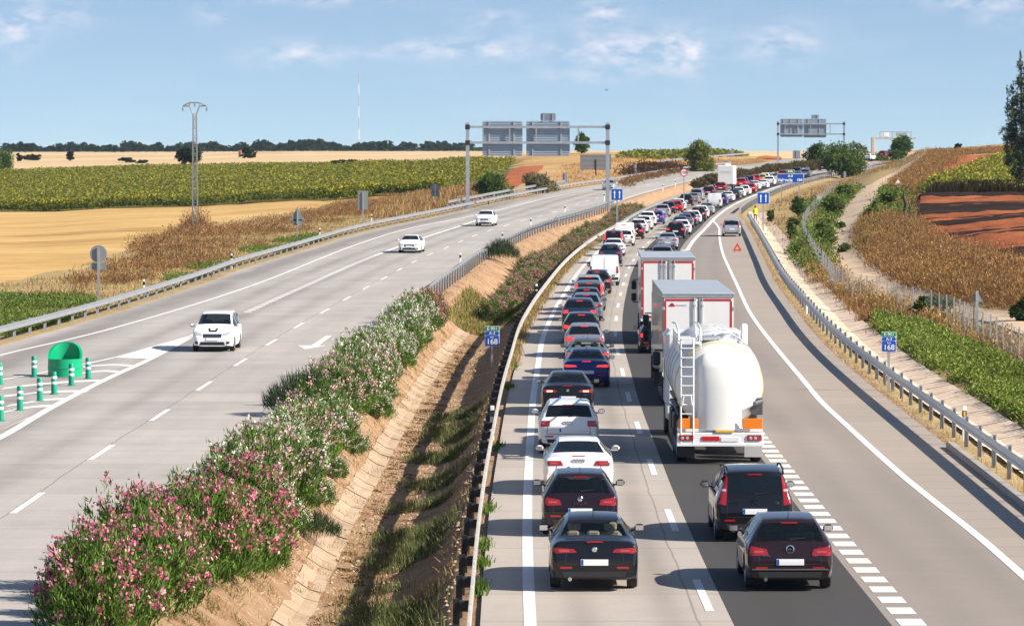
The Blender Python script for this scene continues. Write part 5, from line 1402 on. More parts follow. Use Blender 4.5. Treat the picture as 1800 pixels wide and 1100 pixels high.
h = CZ - (321 - 277) * d / F - r.location.z; post(r, h, .05); plate(r, [(-.5, h - .35), (0, h + .45), (.5, h - .35)], -.08, -.05, 'plate')
x, d = on_road(1296, 443)
r = empty('warning_triangle', (x, d, float(zr(d)) + .01), -.04, 'red warning triangle standing on the slip road', 'warning triangle')
a = .34; T3 = lambda k: [(-a * k, .12 + a * .58 * (1 - k) ), (0, .12 + a * 1.74 - a * 1.16 * (1 - k)), (a * k, .12 + a * .58 * (1 - k))]
O, I = T3(1.15), T3(.50)
MB().add([(x_, y_, z_) for y_ in (-.015, .015) for x_, z_ in O + I], [(0, 1, 4, 3), (1, 2, 5, 4), (2, 0, 3, 5), (6, 9, 10, 7), (7, 10, 11, 8), (8, 11, 9, 6), (0, 6, 7, 1), (1, 7, 8, 2), (2, 8, 6, 0), (3, 4, 10, 9), (4, 5, 11, 10), (5, 3, 9, 11)]).obj('frame', M['tri_red'] if 'tri_red' in M else M.setdefault('tri_red', pmat('triangle_red', (.75, .05, .02), .4)), r)
q = MB(); 
for s_ in (-1, 1): q.box((s_ * .22, 0, .05), (.04, .3, .10))
q.obj('foot', M['plast'], r)
# ------------------------------------------------------------------ worker behind the rail
x, d = (1327.5 - 900) * 432 / F, 432.0; z = gz1(x, d)
P = empty('person', (x, d, z), .3, 'person in yellow hi-vis vest and dark trousers standing behind the rail', 'person')
J = {'pel': (0, 0, .95, .15), 'wai': (0, 0, 1.10, .145), 'che': (0, .01, 1.32, .165), 'nec': (0, .01, 1.50, .06), 'hea': (0, -.01, 1.60, .085), 'top': (0, 0, 1.72, .095)}
E = [('pel', 'wai'), ('wai', 'che'), ('che', 'nec'), ('nec', 'hea'), ('hea', 'top')]
for n_, s in (('l', -1), ('r', 1)):
    J.update({'hip'+n_: (s*.10, 0, .88, .095), 'kne'+n_: (s*.12, -.02, .50, .065), 'ank'+n_: (s*.13, .02, .10, .045), 'toe'+n_: (s*.15, -.16, .05, .04), 'sho'+n_: (s*.19, .01, 1.43, .065), 'elb'+n_: (s*.27, .03, 1.14, .048), 'wri'+n_: (s*.25, -.10, .92, .036), 'pal'+n_: (s*.245, -.12, .85, .035)})
    E += [('pel', 'hip'+n_), ('hip'+n_, 'kne'+n_), ('kne'+n_, 'ank'+n_), ('ank'+n_, 'toe'+n_), ('che', 'sho'+n_), ('sho'+n_, 'elb'+n_), ('elb'+n_, 'wri'+n_), ('wri'+n_, 'pal'+n_)]
    for k in range(4): J[f'f{k}{n_}'] = (s*(.225 + .0*k), -.15 + .02*k, .765 + .008*abs(k-1), .009); E.append(('pal'+n_, f'f{k}{n_}'))
    J['t'+n_] = (s*.215, -.165, .82, .010); E.append(('pal'+n_, 't'+n_))
ks = list(J); me = bpy.data.meshes.new('body'); me.from_pydata([J[k][:3] for k in ks], [(ks.index(a), ks.index(b)) for a, b in E], [])
o = link('body', me, P); sk = o.modifiers.new('skin', 'SKIN'); sub = o.modifiers.new('subdivision', 'SUBSURF'); sub.levels = sub.render_levels = 1
for i, k in enumerate(ks): me.skin_vertices[0].data[i].radius = (J[k][3], J[k][3])
me.skin_vertices[0].data[0].use_root = True
dg = bpy.context.evaluated_depsgraph_get(); dg.update()
bm_ = bpy.data.meshes.new_from_object(o.evaluated_get(dg)); o.modifiers.clear(); o.data = bm_
bm_.materials.clear()
for m in ('skin', 'denim', 'hivis'): bm_.materials.append(M[m])
for p in bm_.polygons:
    c = p.center; p.material_index = 1 if c.z < .98 and abs(c.x) < .2 + (0 if c.z < .75 else -.0) and not (abs(c.x) > .19 and c.z > .7) else (2 if .98 <= c.z < 1.49 and not (abs(c.x) > .235 and c.z < 1.25) else 0)
    p.use_smooth = True
v = MB().lathe([(.235, .86), (.225, 1.1), (.235, 1.34), (.19, 1.47), (.09, 1.52)], 20); V = [(x_, y_ * .72, z_) for x_, y_, z_ in v.V]
link('vest', mesh('vest', V, v.F, M['hivis'], None, True), P)
h = MB().lathe([(.108, 1.63), (.118, 1.70), (.10, 1.78), (.05, 1.82), (0, 1.825)], 16); link('hair', mesh('hair', h.V, h.F, M['hair'], None, True), P)
q = MB(); q.lathe([(0, -.115), (.018, -.10)], 8, 'y', c=(0, 0, 1.64)); 
q.obj('nose', M['skin'], P)
# ------------------------------------------------------------------ pylon, mast, ruin, bird
x, d, z = hit(343, 404); s = F / d; Hp = (404 - 180) / s
r = empty('power_pylon', (x, d, z), 0, 'lattice steel power pylon with a forked top and hanging insulators', 'pylon')
lat = MB(); hb = Hp * .905; wb_, wt_ = .27, .17
def pc(z, sx, sy): k = wb_ + (wt_ - wb_) * z / hb; return (sx * k, sy * k, z)
for sx in (-1, 1):
    for sy in (-1, 1): lat.tube(pc(0, sx, sy), pc(hb, sx, sy), .06, n=4)
nst = 13
for k in range(nst):
    za, zb_ = hb * k / nst, hb * (k + 1) / nst; f = 1 if k % 2 else -1
    for (a, b) in (((-1, -1), (1, -1)), ((1, -1), (1, 1)), ((1, 1), (-1, 1)), ((-1, 1), (-1, -1))):
        lat.tube(pc(zb_, *a), pc(zb_, *b), .04, n=4); lat.tube(pc(za, *(a if f > 0 else b)), pc(zb_, *(b if f > 0 else a)), .035, n=4)
lat.obj('mast', M['pylon_grey'] if 'pylon_grey' in M else M.setdefault('pylon_grey', pmat('pylon_grey', (.24, .25, .255), .6, .2)), r)
top = MB(); u = 1 / s
for sx in (-1, 1):
    top.path([(sx * .17, 0, hb), (sx * 9 * u, 0, Hp - 7 * u), (sx * 8 * u, 0, Hp - 1 * u), (sx * 21 * u, 0, Hp - 7 * u), (sx * 9 * u, 0, Hp - 7 * u)], .07, 5)
top.tube((-8 * u, 0, Hp - u), (8 * u, 0, Hp - u), .07, n=5)
top.obj('crossarm', M['sign_back'], r)
for cx, zt in ((-21 * u, Hp - 8 * u), (0, Hp - u), (21 * u, Hp - 8 * u)):
    q = MB().tube((cx, 0, zt), (cx, 0, zt - 8 * u), .03, n=5)
    for k in range(5): q.lathe([(.03, zt - u * (2 + 1.1 * k)), (.13, zt - u * (2.4 + 1.1 * k)), (.03, zt - u * (2.6 + 1.1 * k))], 8, c=(cx, 0, 0))
    q.obj('insulator', M['sign_back'], r)
d = 3900.0; x = (631 - 900) * d / F; z = gz1(x, d); Hm = (262 - 124) * d / F
r = empty('radio_mast', (x, d, z), 0, 'slender red and white radio mast far beyond the fields', 'mast')
nb = 7
for k in range(nb): MB().tube((0, 0, Hm * k / nb), (0, 0, Hm * (k + 1) / nb), .34, n=6).obj('mast_section', M['mast_grey'] if k % 2 == 0 and 'mast_grey' in M else (M.setdefault('mast_grey', pmat('mast_grey', (.42, .36, .37), .6)) if k % 2 == 0 else M['white']), r)
x, d, z = hit(425, 276); r = empty('ruin', (x, d, z), .3, 'small orange ruined wall beside a round bush in the pale field', 'ruin'); u = d / F
MB().prism([(-4*u, -1), (-4*u, 11*u), (-1*u, 13*u), (2*u, 11*u), (3*u, 6*u), (4*u, -1)], -1.5, 1.5).obj('wall', M['ruin'], r)
d = 700.0; b = empty('bird', ((1066 - 900) * d / F, d, CZ + (277 - 159) * d / F), .6, 'small dark bird flying alone in the sky', 'bird')
q = MB().lathe([(0, -.22), (.05, -.15), (.085, 0), (.06, .16), (.035, .24), (.05, .28), (.03, .34), (0, .38)], 10, 'y')
for s_ in (-1, 1): q.add([(s_*.06, -.06, .03), (s_*.06, .12, .03), (s_*.32, .10, .15), (s_*.34, -.03, .15), (s_*.62, -.10, .04), (s_*.06, -.06, .01), (s_*.06, .12, .01), (s_*.32, .10, .13), (s_*.34, -.03, .13)], [(0, 1, 2, 3), (3, 2, 4), (8, 7, 6, 5), (4, 7, 8)])
q.add([(-.04, -.2, .01), (.04, -.2, .01), (.08, -.38, .02), (-.08, -.38, .02)], [(0, 1, 2, 3)])
q.obj('body', M['plast'], b, True)
# ------------------------------------------------------------------ foliage
def leafquads(C, Dr, L, W, jitter=.5):
    """one quad per leaf: centre C (n,3), direction Dr (n,3), length L (n), width W (n)"""
    n = len(C); Dr = Dr + RNG.normal(0, jitter, (n, 3)); Dr /= np.linalg.norm(Dr, axis=1, keepdims=True) + 1e-9
    S = np.cross(Dr, RNG.normal(0, 1, (n, 3))); S /= np.linalg.norm(S, axis=1, keepdims=True) + 1e-9
    a = Dr * L[:, None] / 2; b = S * W[:, None] / 2
    return np.stack([C - a - b * .35, C + b * .9 - a * .1, C + a + b * .15, C - b * .9 - a * .1], 1)
def mixcol(cols, n, var=.18):
    cols = np.array(cols); i = RNG.integers(0, len(cols), n); c = cols[i] * (1 + RNG.normal(0, var, (n, 1)))
    return np.clip(c, .003, .95)
GREEN = [(.09, .16, .03), (.12, .21, .04), (.165, .26, .06), (.065, .12, .027)]
def shrub_meshes(seed, flower, tips=330, per=24, rx=1.4, h=1.8):
    global RNG
    RNG = np.random.default_rng(seed)
    th = RNG.uniform(0, 2*PI, tips); u = RNG.uniform(0.02, 1, tips) ** .8; el = np.arcsin(u)
    rad = RNG.uniform(.5, 1.0, tips) ** .5 * (1 + .13 * np.sin(3 * th + seed) + .08 * np.sin(7 * th + 2 * el * seed))
    tip = np.stack([rx * rad * np.cos(el) * np.cos(th), rx * rad * np.cos(el) * np.sin(th), h * (.12 + .9 * rad * np.sin(el))], 1)
    out = tip * np.array([.55, .55, .5]) + np.array([0, 0, .75]); out /= np.linalg.norm(out, axis=1, keepdims=True)
    C = np.repeat(tip, per, 0) - np.repeat(out, per, 0) * RNG.uniform(-.06, .48, (tips * per, 1)) + RNG.normal(0, .07, (tips * per, 3))
    L = RNG.uniform(.10, .21, len(C)); W = L * .25
    Qd = leafquads(C, np.repeat(out, per, 0), L, W, .42); col = mixcol(GREEN, len(C))
    col *= np.repeat(RNG.uniform(.75, 1.3, (tips, 1)), per, 0)
    fol = quads('foliage', Qd, col, M['leaf'])
    k = RNG.random(tips) < flower[1]; k &= tip[:, 2] > h * .22; T = tip[k]; m = flower[2]
    FC = np.repeat(T + out[k] * .05, m, 0) + RNG.normal(0, .06, (len(T) * m, 3))
    s = RNG.uniform(.05, .085, len(FC)); fl = quads('blossom', leafquads(FC, np.repeat(out[k], m, 0), s, s * 1.1, .9), mixcol(flower[0], len(FC), .12), M['petal'])
    st = MB(); rr = random.Random(seed)
    for i in range(0, tips, 9): p = tip[i]; st.tube((p[0] * .12, p[1] * .12, -.1), (p[0] * .55, p[1] * .55, p[2] * .6), .022, .012, 4); st.tube((p[0] * .55, p[1] * .55, p[2] * .6), tuple(p * .97), .012, .005, 4)
    return fol, fl, st.me('stems', M['bark'])
PINK = ([(.62, .16, .26), (.70, .26, .34), (.55, .10, .20), (.74, .42, .44)], .42, 13)
WHITE = ([(.78, .74, .64), (.82, .80, .74), (.74, .60, .52)], .38, 14)
MIXED = ([(.78, .70, .62), (.68, .30, .36), (.76, .52, .50)], .36, 12)
PALE = ([(.58, .26, .28), (.50, .20, .22), (.62, .42, .38)], .60, 7)
PROT = {k: [shrub_meshes(s, f) for s in ss] for k, f, ss in (('pink', PINK, (1, 2, 3)), ('white', WHITE, (4, 5, 6)), ('mixed', MIXED, (7, 8)), ('pale', PALE, (9, 10)))}
RNG = np.random.default_rng(5); rr = random.Random(3)
def bush(name, meshes, x, y, sc, label, cat, group, sz=1.0):
    z = gz1(x, y)
    r = empty(name, (x, y, z), rr.uniform(0, 6.28), label, cat, group); r.scale = (sc, sc * rr.uniform(.9, 1.1), sc * sz * rr.uniform(.9, 1.1))
    for n_, m in zip(('foliage', 'blossom', 'stems'), meshes): link(n_, m, r)
    return r
GO = 'flowering oleanders along the median'
d = 68.5; i = 0
while d < 206:
    k = 'pink' if d < 93 else ('mixed' if (d < 101 or rr.random() < .28) else 'white')
    if d > 198: k = 'pink'
    if 89.5 < d < 92.5: k = 'white'
    if 123 < d < 129: d += 2.2; continue
    lab = {'pink': 'deep pink oleander bush in the median row near the bridge', 'white': 'white-flowering oleander bush in the median row', 'mixed': 'oleander bush with mixed pale pink and white blossom in the median row'}[k]
    if d > 198: lab = 'reddish oleander bush ending the median row by the guard rail'
    sc = .9 if d < 78 else .82 if d < 112 else (.82 if d < 150 else .8)
    bush('oleander_bush', PROT[k][i % len(PROT[k])], float(XLP1(d)) + (.45 if d < 78 else 1.25) + rr.uniform(-.28, .28), d, sc * rr.uniform(.8, 1.15), lab, 'oleander', GO, 1.15)
    if (i % 4 == 0 and 84 < d < 190): bush('oleander_bush', PROT['white' if k != 'pink' else 'pink'][(i + 1) % 3], float(XLP1(d)) + 1.95 + rr.uniform(-.25, .2), d + 1.2, rr.uniform(.4, .6) if d > 78 else rr.uniform(.75, .9), {'pink': 'low pink oleander on the ditch side of the median row'}.get(k, 'low white oleander on the ditch side of the median row'), 'oleander', GO, .85)
    d += 2.15 if d < 110 else 2.5; i += 1
# feathery dark broom breaking the row
def feathery(seed, n=2600, rx=1.5, h=1.9, cols=((.035, .06, .028), (.05, .08, .035), (.065, .09, .045))):
    g = np.random.default_rng(seed); th = g.uniform(0, 2*PI, n); r_ = g.random(n) ** .6; top = h * (1 - .55 * r_ ** 2) * g.uniform(.5, 1.05, n)
    C = np.stack([rx * r_ * np.cos(th), rx * r_ * np.sin(th), top * .8], 1); D_ = np.stack([.5 * np.cos(th) * r_, .5 * np.sin(th) * r_, np.ones(n)], 1)
    return quads('foliage', leafquads(C, D_, g.uniform(.3, .7, n), g.uniform(.012, .03, n), .2), mixcol(cols, n), M['leaf'])
fm_ = feathery(21)
for px, py, dd, lab in ((540, 690, 126, 'feathery dark green broom bush breaking the oleander row'), (548, 893, 97, 'small grey-green broom on the bare median slope')):
    x = (px - 900) * dd / F; r = empty('broom_bush', (x, dd, gz1(x, dd)), 0, lab, 'bush'); link('foliage', fm_, r); k = .98 if dd > 110 else .5; r.scale = (k, k, k)
# oleanders between the ditch and the inner rail farther up
d = 226; i = 0
while d < 470:
    w = float(XRP0(d) - XLP1(d))
    bush('oleander_bush', PROT['pale'][i % 2] if i % 4 else PROT['pink'][i % 3], float(XRP0(d)) - 1.25 - rr.uniform(0, .12 * w) - (1.0 if i % 2 else 0), d, rr.uniform(.75, 1.0) if d < 300 else rr.uniform(.6, .85), 'pale pink oleander bush against the inner guard rail beyond the ditch', 'oleander', 'oleanders against the inner guard rail', .9)
    d += 2.3 if d < 330 else 3.4; i += 1
x, d, z = hit(880, 462); r = empty('broom_bush', (x, d, z), 0, 'dark green bush leaning on the median guard rail', 'bush'); link('foliage', feathery(22), r); r.scale = (1.0, 1.0, 1.15)
# far median bushes between the two carriageways
d = 500; i = 0
dullm = [None, None]
def dull(seed):
    g = np.random.default_rng(seed); n = 1500; th = g.uniform(0, 2*PI, n); el = np.arcsin(g.uniform(0, 1, n)); r_ = g.uniform(.6, 1, n)
    C = np.stack([1.6 * r_ * np.cos(el) * np.cos(th), 1.6 * r_ * np.cos(el) * np.sin(th), 2.0 * r_ * np.sin(el)], 1)
    return quads('foliage', leafquads(C, C + [0, 0, .6], g.uniform(.2, .5, n), g.uniform(.08, .2, n), .6), mixcol([(.10, .09, .035), (.14, .12, .05), (.20, .12, .08), (.075, .085, .03)], n), M['leaf'])
dullm = [dull(31), dull(32)]
while d < 800:
    if d < 590: d = 590
    x = float(XLP1(d)) * .45 + float(XRP0(d)) * .55
    r = empty('median_bush', (x, d, gz1(x, d)), rr.uniform(0, 6), 'olive-brown bush in the far part of the median', 'bush', 'bushes in the far median'); link('foliage', dullm[i % 2], r); k = rr.uniform(.8, 1.15); r.scale = (k * 1.2, k * 1.3, k)
    d += 6; i += 1
# ------------------------------------------------------------------ trees
def crown_mesh(seed, blobs, n, leaf, cols, gap=.25):
    """blobs: (x,y,z,rx,ry,rz)"""
    g = np.random.default_rng(seed); vol = np.array([b[3] * b[4] * b[5] for b in blobs]) ** .67; cnt = np.maximum(20, (n * vol / vol.sum()).astype(int))
    Cs, Ds, T = [], [], []
    for b, c in zip(blobs, cnt):
        k = max(6, c // 26); d_ = g.normal(0, 1, (k, 3)); d_ /= np.linalg.norm(d_, axis=1, keepdims=True); rad = g.uniform(.55, 1.05, (k, 1))
        cl = d_ * rad; m = int(c / k)
        P_ = np.repeat(cl, m, 0) + g.normal(0, .16, (k * m, 3)); Cs.append(P_ * np.array(b[3:]) + np.array(b[:3])); Ds.append(np.repeat(d_, m, 0)); T.append(np.repeat(g.uniform(.7, 1.35, (k, 1)), m, 0))
    C, D_, T = np.concatenate(Cs), np.concatenate(Ds), np.concatenate(T)
    L = g.uniform(.7, 1.3, len(C)) * leaf
    return quads('crown', leafquads(C, D_ + [0, 0, .3], L, L * .62, .8), np.clip(mixcol(cols, len(C), .15) * T, .004, .9), M['leaf'])
def trunk_mesh(seed, h, r, limbs, lean=0):
    g = random.Random(seed); t = MB(); p = Vector((0, 0, -.4)); q = Vector((lean * .5, 0, h * .5)); t.tube(p, q, r, r * .75, 8); e = Vector((lean, 0, h)); t.tube(q, e, r * .75, r * .45, 8)
    for (x, y, z) in limbs: t.tube(q + (e - q) * g.uniform(.2, .9), Vector((x, y, z)), r * .38, r * .12, 6)
    return t.me('trunk', M['bark'], True, 60)
def tree(name, px, base, w, h, label, cat='tree', cols=GREEN, seed=1, d=None, blobs=None, n=2600, trunk=.3, leafk=1.0, group=None, lean=0, low=.3, flat=1.0):
    """w,h in photo pixels"""
    if d is None: x, d, z = hit(px, base)
    else: x = (px - 900) * d / F; z = gz1(x, d)
    u = d / F; W, Hh = w * u, h * u
    r = empty(name, (x, d, z), 0, label, cat, group)
    g = random.Random(seed)
    if blobs is None:
        blobs = []
        for k in range(9):
            a = g.uniform(0, 6.28); q = g.uniform(.0, .62); zz = g.uniform(low, .82)
            s_ = g.uniform(.24, .38) * (1.1 - abs(zz - .5) * .7)
            blobs.append((math.cos(a) * q * W * .5, math.sin(a) * q * W * .5, zz * Hh, s_ * W, s_ * W, s_ * min(W, Hh) * .9 * flat))
    else: blobs = [(bx * W, by * W, bz * Hh, sx * W, sx * W, sz * Hh) for bx, by, bz, sx, sz in blobs]
    leaf = leafk * max(.14, 3.3 * u); n = int(n * 2.2)
    link('crown', crown_mesh(seed, blobs, n, leaf, cols), r)
    link('trunk', trunk_mesh(seed, Hh * max(low, .3), max(.12, W * .045) * trunk / .3, [(b[0], b[1], b[2]) for b in blobs], lean * W), r)
    return r
OLIVE = [(.13, .16, .035), (.17, .19, .045), (.10, .13, .03), (.21, .21, .06)]
DARK = [(.022, .036, .016), (.03, .047, .02), (.04, .06, .026), (.018, .03, .014)]
MID = [(.06, .115, .028), (.085, .145, .038), (.115, .175, .05), (.045, .085, .024)]
tree('roadside_tree', 1230, 296, 54, 56, 'olive-green leafy tree by the 120 sign and the left carriageway bend', cols=OLIVE, seed=41, d=690, n=4200, low=.12)
tree('roadside_tree', 1434, 284, 40, 44, 'tree showing below the sign backs of the distant gantry', cols=MID, seed=42, d=790, n=2600, low=.3)
tree('roadside_tree', 1482, 314, 76, 66, 'big bushy green tree beside the far queue, right of the distant gantry', cols=[(.08, .14, .03), (.115, .175, .04), (.06, .105, .026), (.15, .195, .055)], seed=43, d=690, n=6500, low=.2)
tree('roadside_tree', 1584, 272, 42, 50, 'round dark green tree covering the end of the pale gantry', cols=MID, seed=44, d=860, n=3000, low=.35)
tree('roadside_tree', 1022, 275, 32, 34, 'small lone tree showing between the gantry leg and sign backs', cols=MID, seed=45, d=840, n=1700, low=.3)
tree('dark_bush', 862, 346, 62, 46, 'dark green bush between the gantry leg and the red soil cutting', 'bush', MID, 46, d=500, n=3500, low=.2)
tree('grey_bush', 952, 335, 66, 34, 'grey-olive bush at the foot of the red soil cutting', 'bush', [(.15, .15, .085), (.19, .18, .10), (.11, .115, .06), (.22, .19, .12)], 47, d=530, n=3500, low=.2)
tree('holm_oak', 330, 297, 50, 38, 'lone dark oak with leaning trunk behind the pylon', cols=DARK, seed=48, blobs=[(-.25, 0, .62, .2, .24), (.05, .05, .68, .27, .27), (.25, -.05, .58, .24, .28), (.1, .1, .5, .25, .25), (-.1, -.1, .75, .2, .2)], n=2600, trunk=.8, lean=-.2)
tree('holm_oak', 2, 298, 46, 46, 'green tree cut by the left edge of the fields', cols=MID, seed=49, d=900, n=2600, low=.15)
tree('round_bush', 600, 295, 52, 15, 'low dark bush at the top edge of the sunflower field', 'bush', DARK, 50, n=1500, low=.2)
tree('round_bush', 437, 278, 28, 16, 'dark bush beside the orange ruin', 'bush', DARK, 51, n=900, low=.1)
tree('round_bush', 123, 283, 18, 15, 'small round oak bush alone in the pale field', 'bush', DARK, 52, n=700, low=.2)
tree('round_bush', 58, 282, 32, 12, 'wide dark oak clump near the left edge of the pale field', 'bush', DARK, 53, n=800, low=.1)
tree('round_bush', 34, 283, 10, 14, 'narrow oak bush left of the wide clump', 'bush', DARK, 54, n=500, low=.1)
tree('round_bush', 222, 286, 32, 9, 'long low dark thicket in the pale field', 'bush', DARK, 55, n=700, low=.1)
tree('round_bush', 250, 287, 22, 6, 'small low tail of the long thicket', 'bush', DARK, 56, n=400, low=.1)
tree('round_bush', 1135, 283, 26, 10, 'dark shrub on top of the straw mound, left of the olive-green tree', 'bush', DARK, 57, d=800, n=700, low=.1)
tree('round_bush', 1175, 281, 34, 12, 'wide shrub row on the mound against the olive-green tree', 'bush', MID, 58, d=800, n=900, low=.1)
tree('round_bush', 1682, 266, 16, 9, 'small dark bush on the right-hand skyline', 'bush', DARK, 59, d=690, n=500, low=.1)
tree('round_bush', 1540, 282, 60, 14, 'dark thicket under the pale gantry', 'bush', MID, 60, d=930, n=1500, low=.1)
tree('round_bush', 1640, 560, 66, 42, 'bright green broom bush leaning over the wire fence', 'bush', [(.08, .13, .03), (.11, .16, .04), (.06, .10, .025)], 61, n=4200, low=.1, leafk=1.6)
tree('round_bush', 1803, 566, 44, 48, 'dark green bush cut by the right edge beside the track', 'bush', MID, 62, n=3200, low=.1, leafk=1.5)
tree('round_bush', 1403, 385, 28, 34, 'dark green bush in the ditch right of the worker', 'bush', MID, 63, d=440, n=2600, low=.1)
for px, py, w, h, dd, lab in ((1452, 440, 40, 56, None, 'green bush on the near left edge of the dirt track'), (1463, 385, 36, 46, None, 'green bush halfway along the left edge of the dirt track'), (1490, 352, 34, 30, None, 'green bush where the dirt track narrows'),
                              (1393, 420, 26, 40, None, 'green shrub between the concrete channel and the wire fence'), (1402, 455, 26, 26, None, 'low shrub against the fence foot'), (1536, 400, 36, 50, None, 'green bush on the right edge of the dirt track'), (1562, 370, 34, 34, None, 'green bush by the small triangular sign'), (1525, 440, 20, 30, None, 'small dark bush at the track edge'),
                              (1482, 444, 20, 22, None, 'weed clump growing in the middle of the dirt track'), (1478, 402, 16, 12, None, 'small weed clump farther along the dirt track'), (1354, 392, 14, 24, None, 'small green shrub beside the arrow sign post')):
    tree('track_bush', px, py, w, h, lab, 'bush', [(.09, .14, .03), (.12, .175, .04), (.07, .11, .028), (.15, .19, .06)], int(px), d=dd, n=1300, low=.02, leafk=1.2, flat=.8)
# poplar at the right edge
tree('poplar', 1796, 345, 92, 242, 'tall dark poplar at the right edge of the picture', cols=[(.05, .085, .035), (.07, .115, .045), (.09, .135, .07), (.20, .24, .18), (.04, .07, .03)], seed=70, d=450, n=8200, trunk=.45, leafk=1.1,
     blobs=[(.0, 0, .12, .20, .08), (-.12, .05, .2, .2, .09), (.15, 0, .2, .22, .09), (-.2, 0, .32, .17, .09), (.05, .1, .33, .25, .1), (.25, 0, .32, .2, .1), (-.28, 0, .42, .15, .07), (-.1, .1, .45, .2, .1), (.15, -.05, .46, .24, .11), (-.24, 0, .56, .14, .08), (0, .05, .58, .18, .11), (.2, 0, .6, .2, .11), (-.2, .05, .68, .10, .09), (-.03, 0, .72, .14, .11), (.17, 0, .74, .15, .12), (-.04, 0, .85, .09, .10), (.14, 0, .87, .10, .1), (-.03, 0, .94, .05, .07)])
# the tree line on the horizon: a row of oaks, copies of six, over one mass of wood
oaks = []
for k in range(6):
    g = random.Random(80 + k); bl = [(math.cos(a) * .3 * g.uniform(.4, 1) * 8, math.sin(a) * 2, g.uniform(2.2, 4.2), g.uniform(1.8, 3), 2.4, g.uniform(1.2, 2.0)) for a in [g.uniform(0, 6.28) for _ in range(7)]]
    oaks.append((crown_mesh(80 + k, bl, 900, 1.0, DARK), trunk_mesh(80 + k, 2.6, .35, [(b[0], b[1], b[2]) for b in bl[:4]])))
px = 12; rt = random.Random(9)
while px < 822:
    d = rt.uniform(2350, 2750); x = (px - 900) * d / F; z = gz1(x, d); k = rt.choice([.7, .85, 1, 1, 1.2, 1.35]) if not 540 < px < 580 else 1.55
    if 720 < px < 740: px += 10; continue
    r = empty('holm_oak', (x, d, z - .4), rt.uniform(0, 6.28), 'dark holm oak in the far tree line along the left-hand horizon', 'tree', 'holm oaks on the horizon'); cr, tr = oaks[rt.randrange(6)]; r.scale = (k * rt.uniform(.9, 1.5), k, k)
    link('crown', cr, r); link('trunk', tr, r)
    px += rt.uniform(5.5, 11)
g = np.random.default_rng(91); n = 26000
pxs = g.uniform(-150, 850, n); dd = g.uniform(2780, 3100, n); X = (pxs - 900) * dd / F
hz = 2.7 + 1.8 * fbm(X, dd * 0, 60, 3); Z = gz(X, dd) + g.random(n) ** .7 * hz
C = np.stack([X, dd, Z], 1); tag(link('woodland', quads('woodland', leafquads(C, g.normal(0, 1, (n, 3)), g.uniform(.8, 1.6, n), g.uniform(.6, 1.1, n)), mixcol(DARK, n), M['leaf'])), kind='stuff')
# ------------------------------------------------------------------ grasses, weeds and crops (uncountable)
def inpoly(X, Y, P):
    r = np.zeros(X.shape, bool); n = len(P)
    for i in range(n):
        (x1, y1), (x2, y2) = P[i], P[(i + 1) % n]
        c = ((y1 > Y) != (y2 > Y)) & (X < (x2 - x1) * (Y - y1) / (y2 - y1 + 1e-12) + x1); r ^= c
    return r
def scatter_poly(pts, n, g, dens=None):
    P = [hit(*p)[:2] for p in pts]; xs = [p[0] for p in P]; ys = [p[1] for p in P]
    X = g.uniform(min(xs), max(xs), n * 6); Y = g.uniform(min(ys), max(ys), n * 6); k = inpoly(X, Y, P)
    if dens is not None: k &= dens(X, Y) > g.random(len(X))
    return X[k][:n], Y[k][:n]
def blades(name, X, Y, h, w, cols, g, per=5, lean=.35, mat='leaf', spread=.12, heads=None, zoff=0):
    n = len(X) * per
    if n == 0: return
    X = np.repeat(X, per) + g.normal(0, spread, n); Y = np.repeat(Y, per) + g.normal(0, spread, n); Z = gz(X, Y) + zoff
    hh = h * g.uniform(.45, 1.15, n); a = g.uniform(0, 2*PI, n); le = g.normal(0, lean, n) * hh
    B = np.stack([X, Y, Z], 1); T = B + np.stack([np.cos(a) * le, np.sin(a) * le, hh], 1)
    s = np.stack([np.cos(a + 1.57 + g.normal(0, .5, n)), np.sin(a + 1.57), np.zeros(n)], 1) * (w * g.uniform(.6, 1.3, n))[:, None] / 2
    Q_ = np.stack([B - s, B + s, T + s * .35, T - s * .35], 1); col = mixcol(cols, n)
    if heads:
        k = g.random(n) < heads[1]; m = k.sum(); sz = heads[2] * g.uniform(.6, 1.3, m)
        Q_ = np.concatenate([Q_, leafquads(T[k], np.tile([0, 0, 1.0], (m, 1)), sz * 1.25, sz, .7)]); col = np.concatenate([col, mixcol(heads[0], m, .15)])
    tag(link(name, quads(name, Q_, col, M[mat])), kind='stuff')
def clumps(name, X, Y, h, rad, cols, g, per=34, leaf=.10, ratio=.6, up=.8, jit=.7, mat='leaf', heads=None):
    n = len(X); s = g.uniform(.42, 1.4, n); tint = g.uniform(.62, 1.3, n); m = n * per
    a = g.uniform(0, 2*PI, m); q = g.random(m) ** .5; S_ = np.repeat(s, per); el = g.uniform(.25, 1.05, m)
    cx = np.repeat(X, per) + q * np.cos(a) * rad * S_; cy = np.repeat(Y, per) + q * np.sin(a) * rad * S_
    C = np.stack([cx, cy, gz(cx, cy) + h * S_ * el * np.sqrt(np.maximum(.05, 1 - q * q))], 1)
    D_ = np.stack([np.cos(a) * q, np.sin(a) * q, np.full(m, up)], 1); L_ = leaf * g.uniform(.7, 1.6, m)
    Q_ = leafquads(C, D_, L_, L_ * ratio, jit); col = np.clip(mixcol(cols, m) * np.repeat(tint, per)[:, None], .003, .9)
    if heads:
        k = (g.random(m) < heads[1]) & (el > .7); mm = int(k.sum()); sz = heads[2] * g.uniform(.6, 1.3, mm)
        Q_ = np.concatenate([Q_, leafquads(C[k] + [0, 0, .08], np.tile([0, 0, 1.0], (mm, 1)), sz * 1.2, sz, .7)]); col = np.concatenate([col, mixcol(heads[0], mm, .15)])
    tag(link(name, quads(name, Q_, col, M[mat])), kind='stuff')
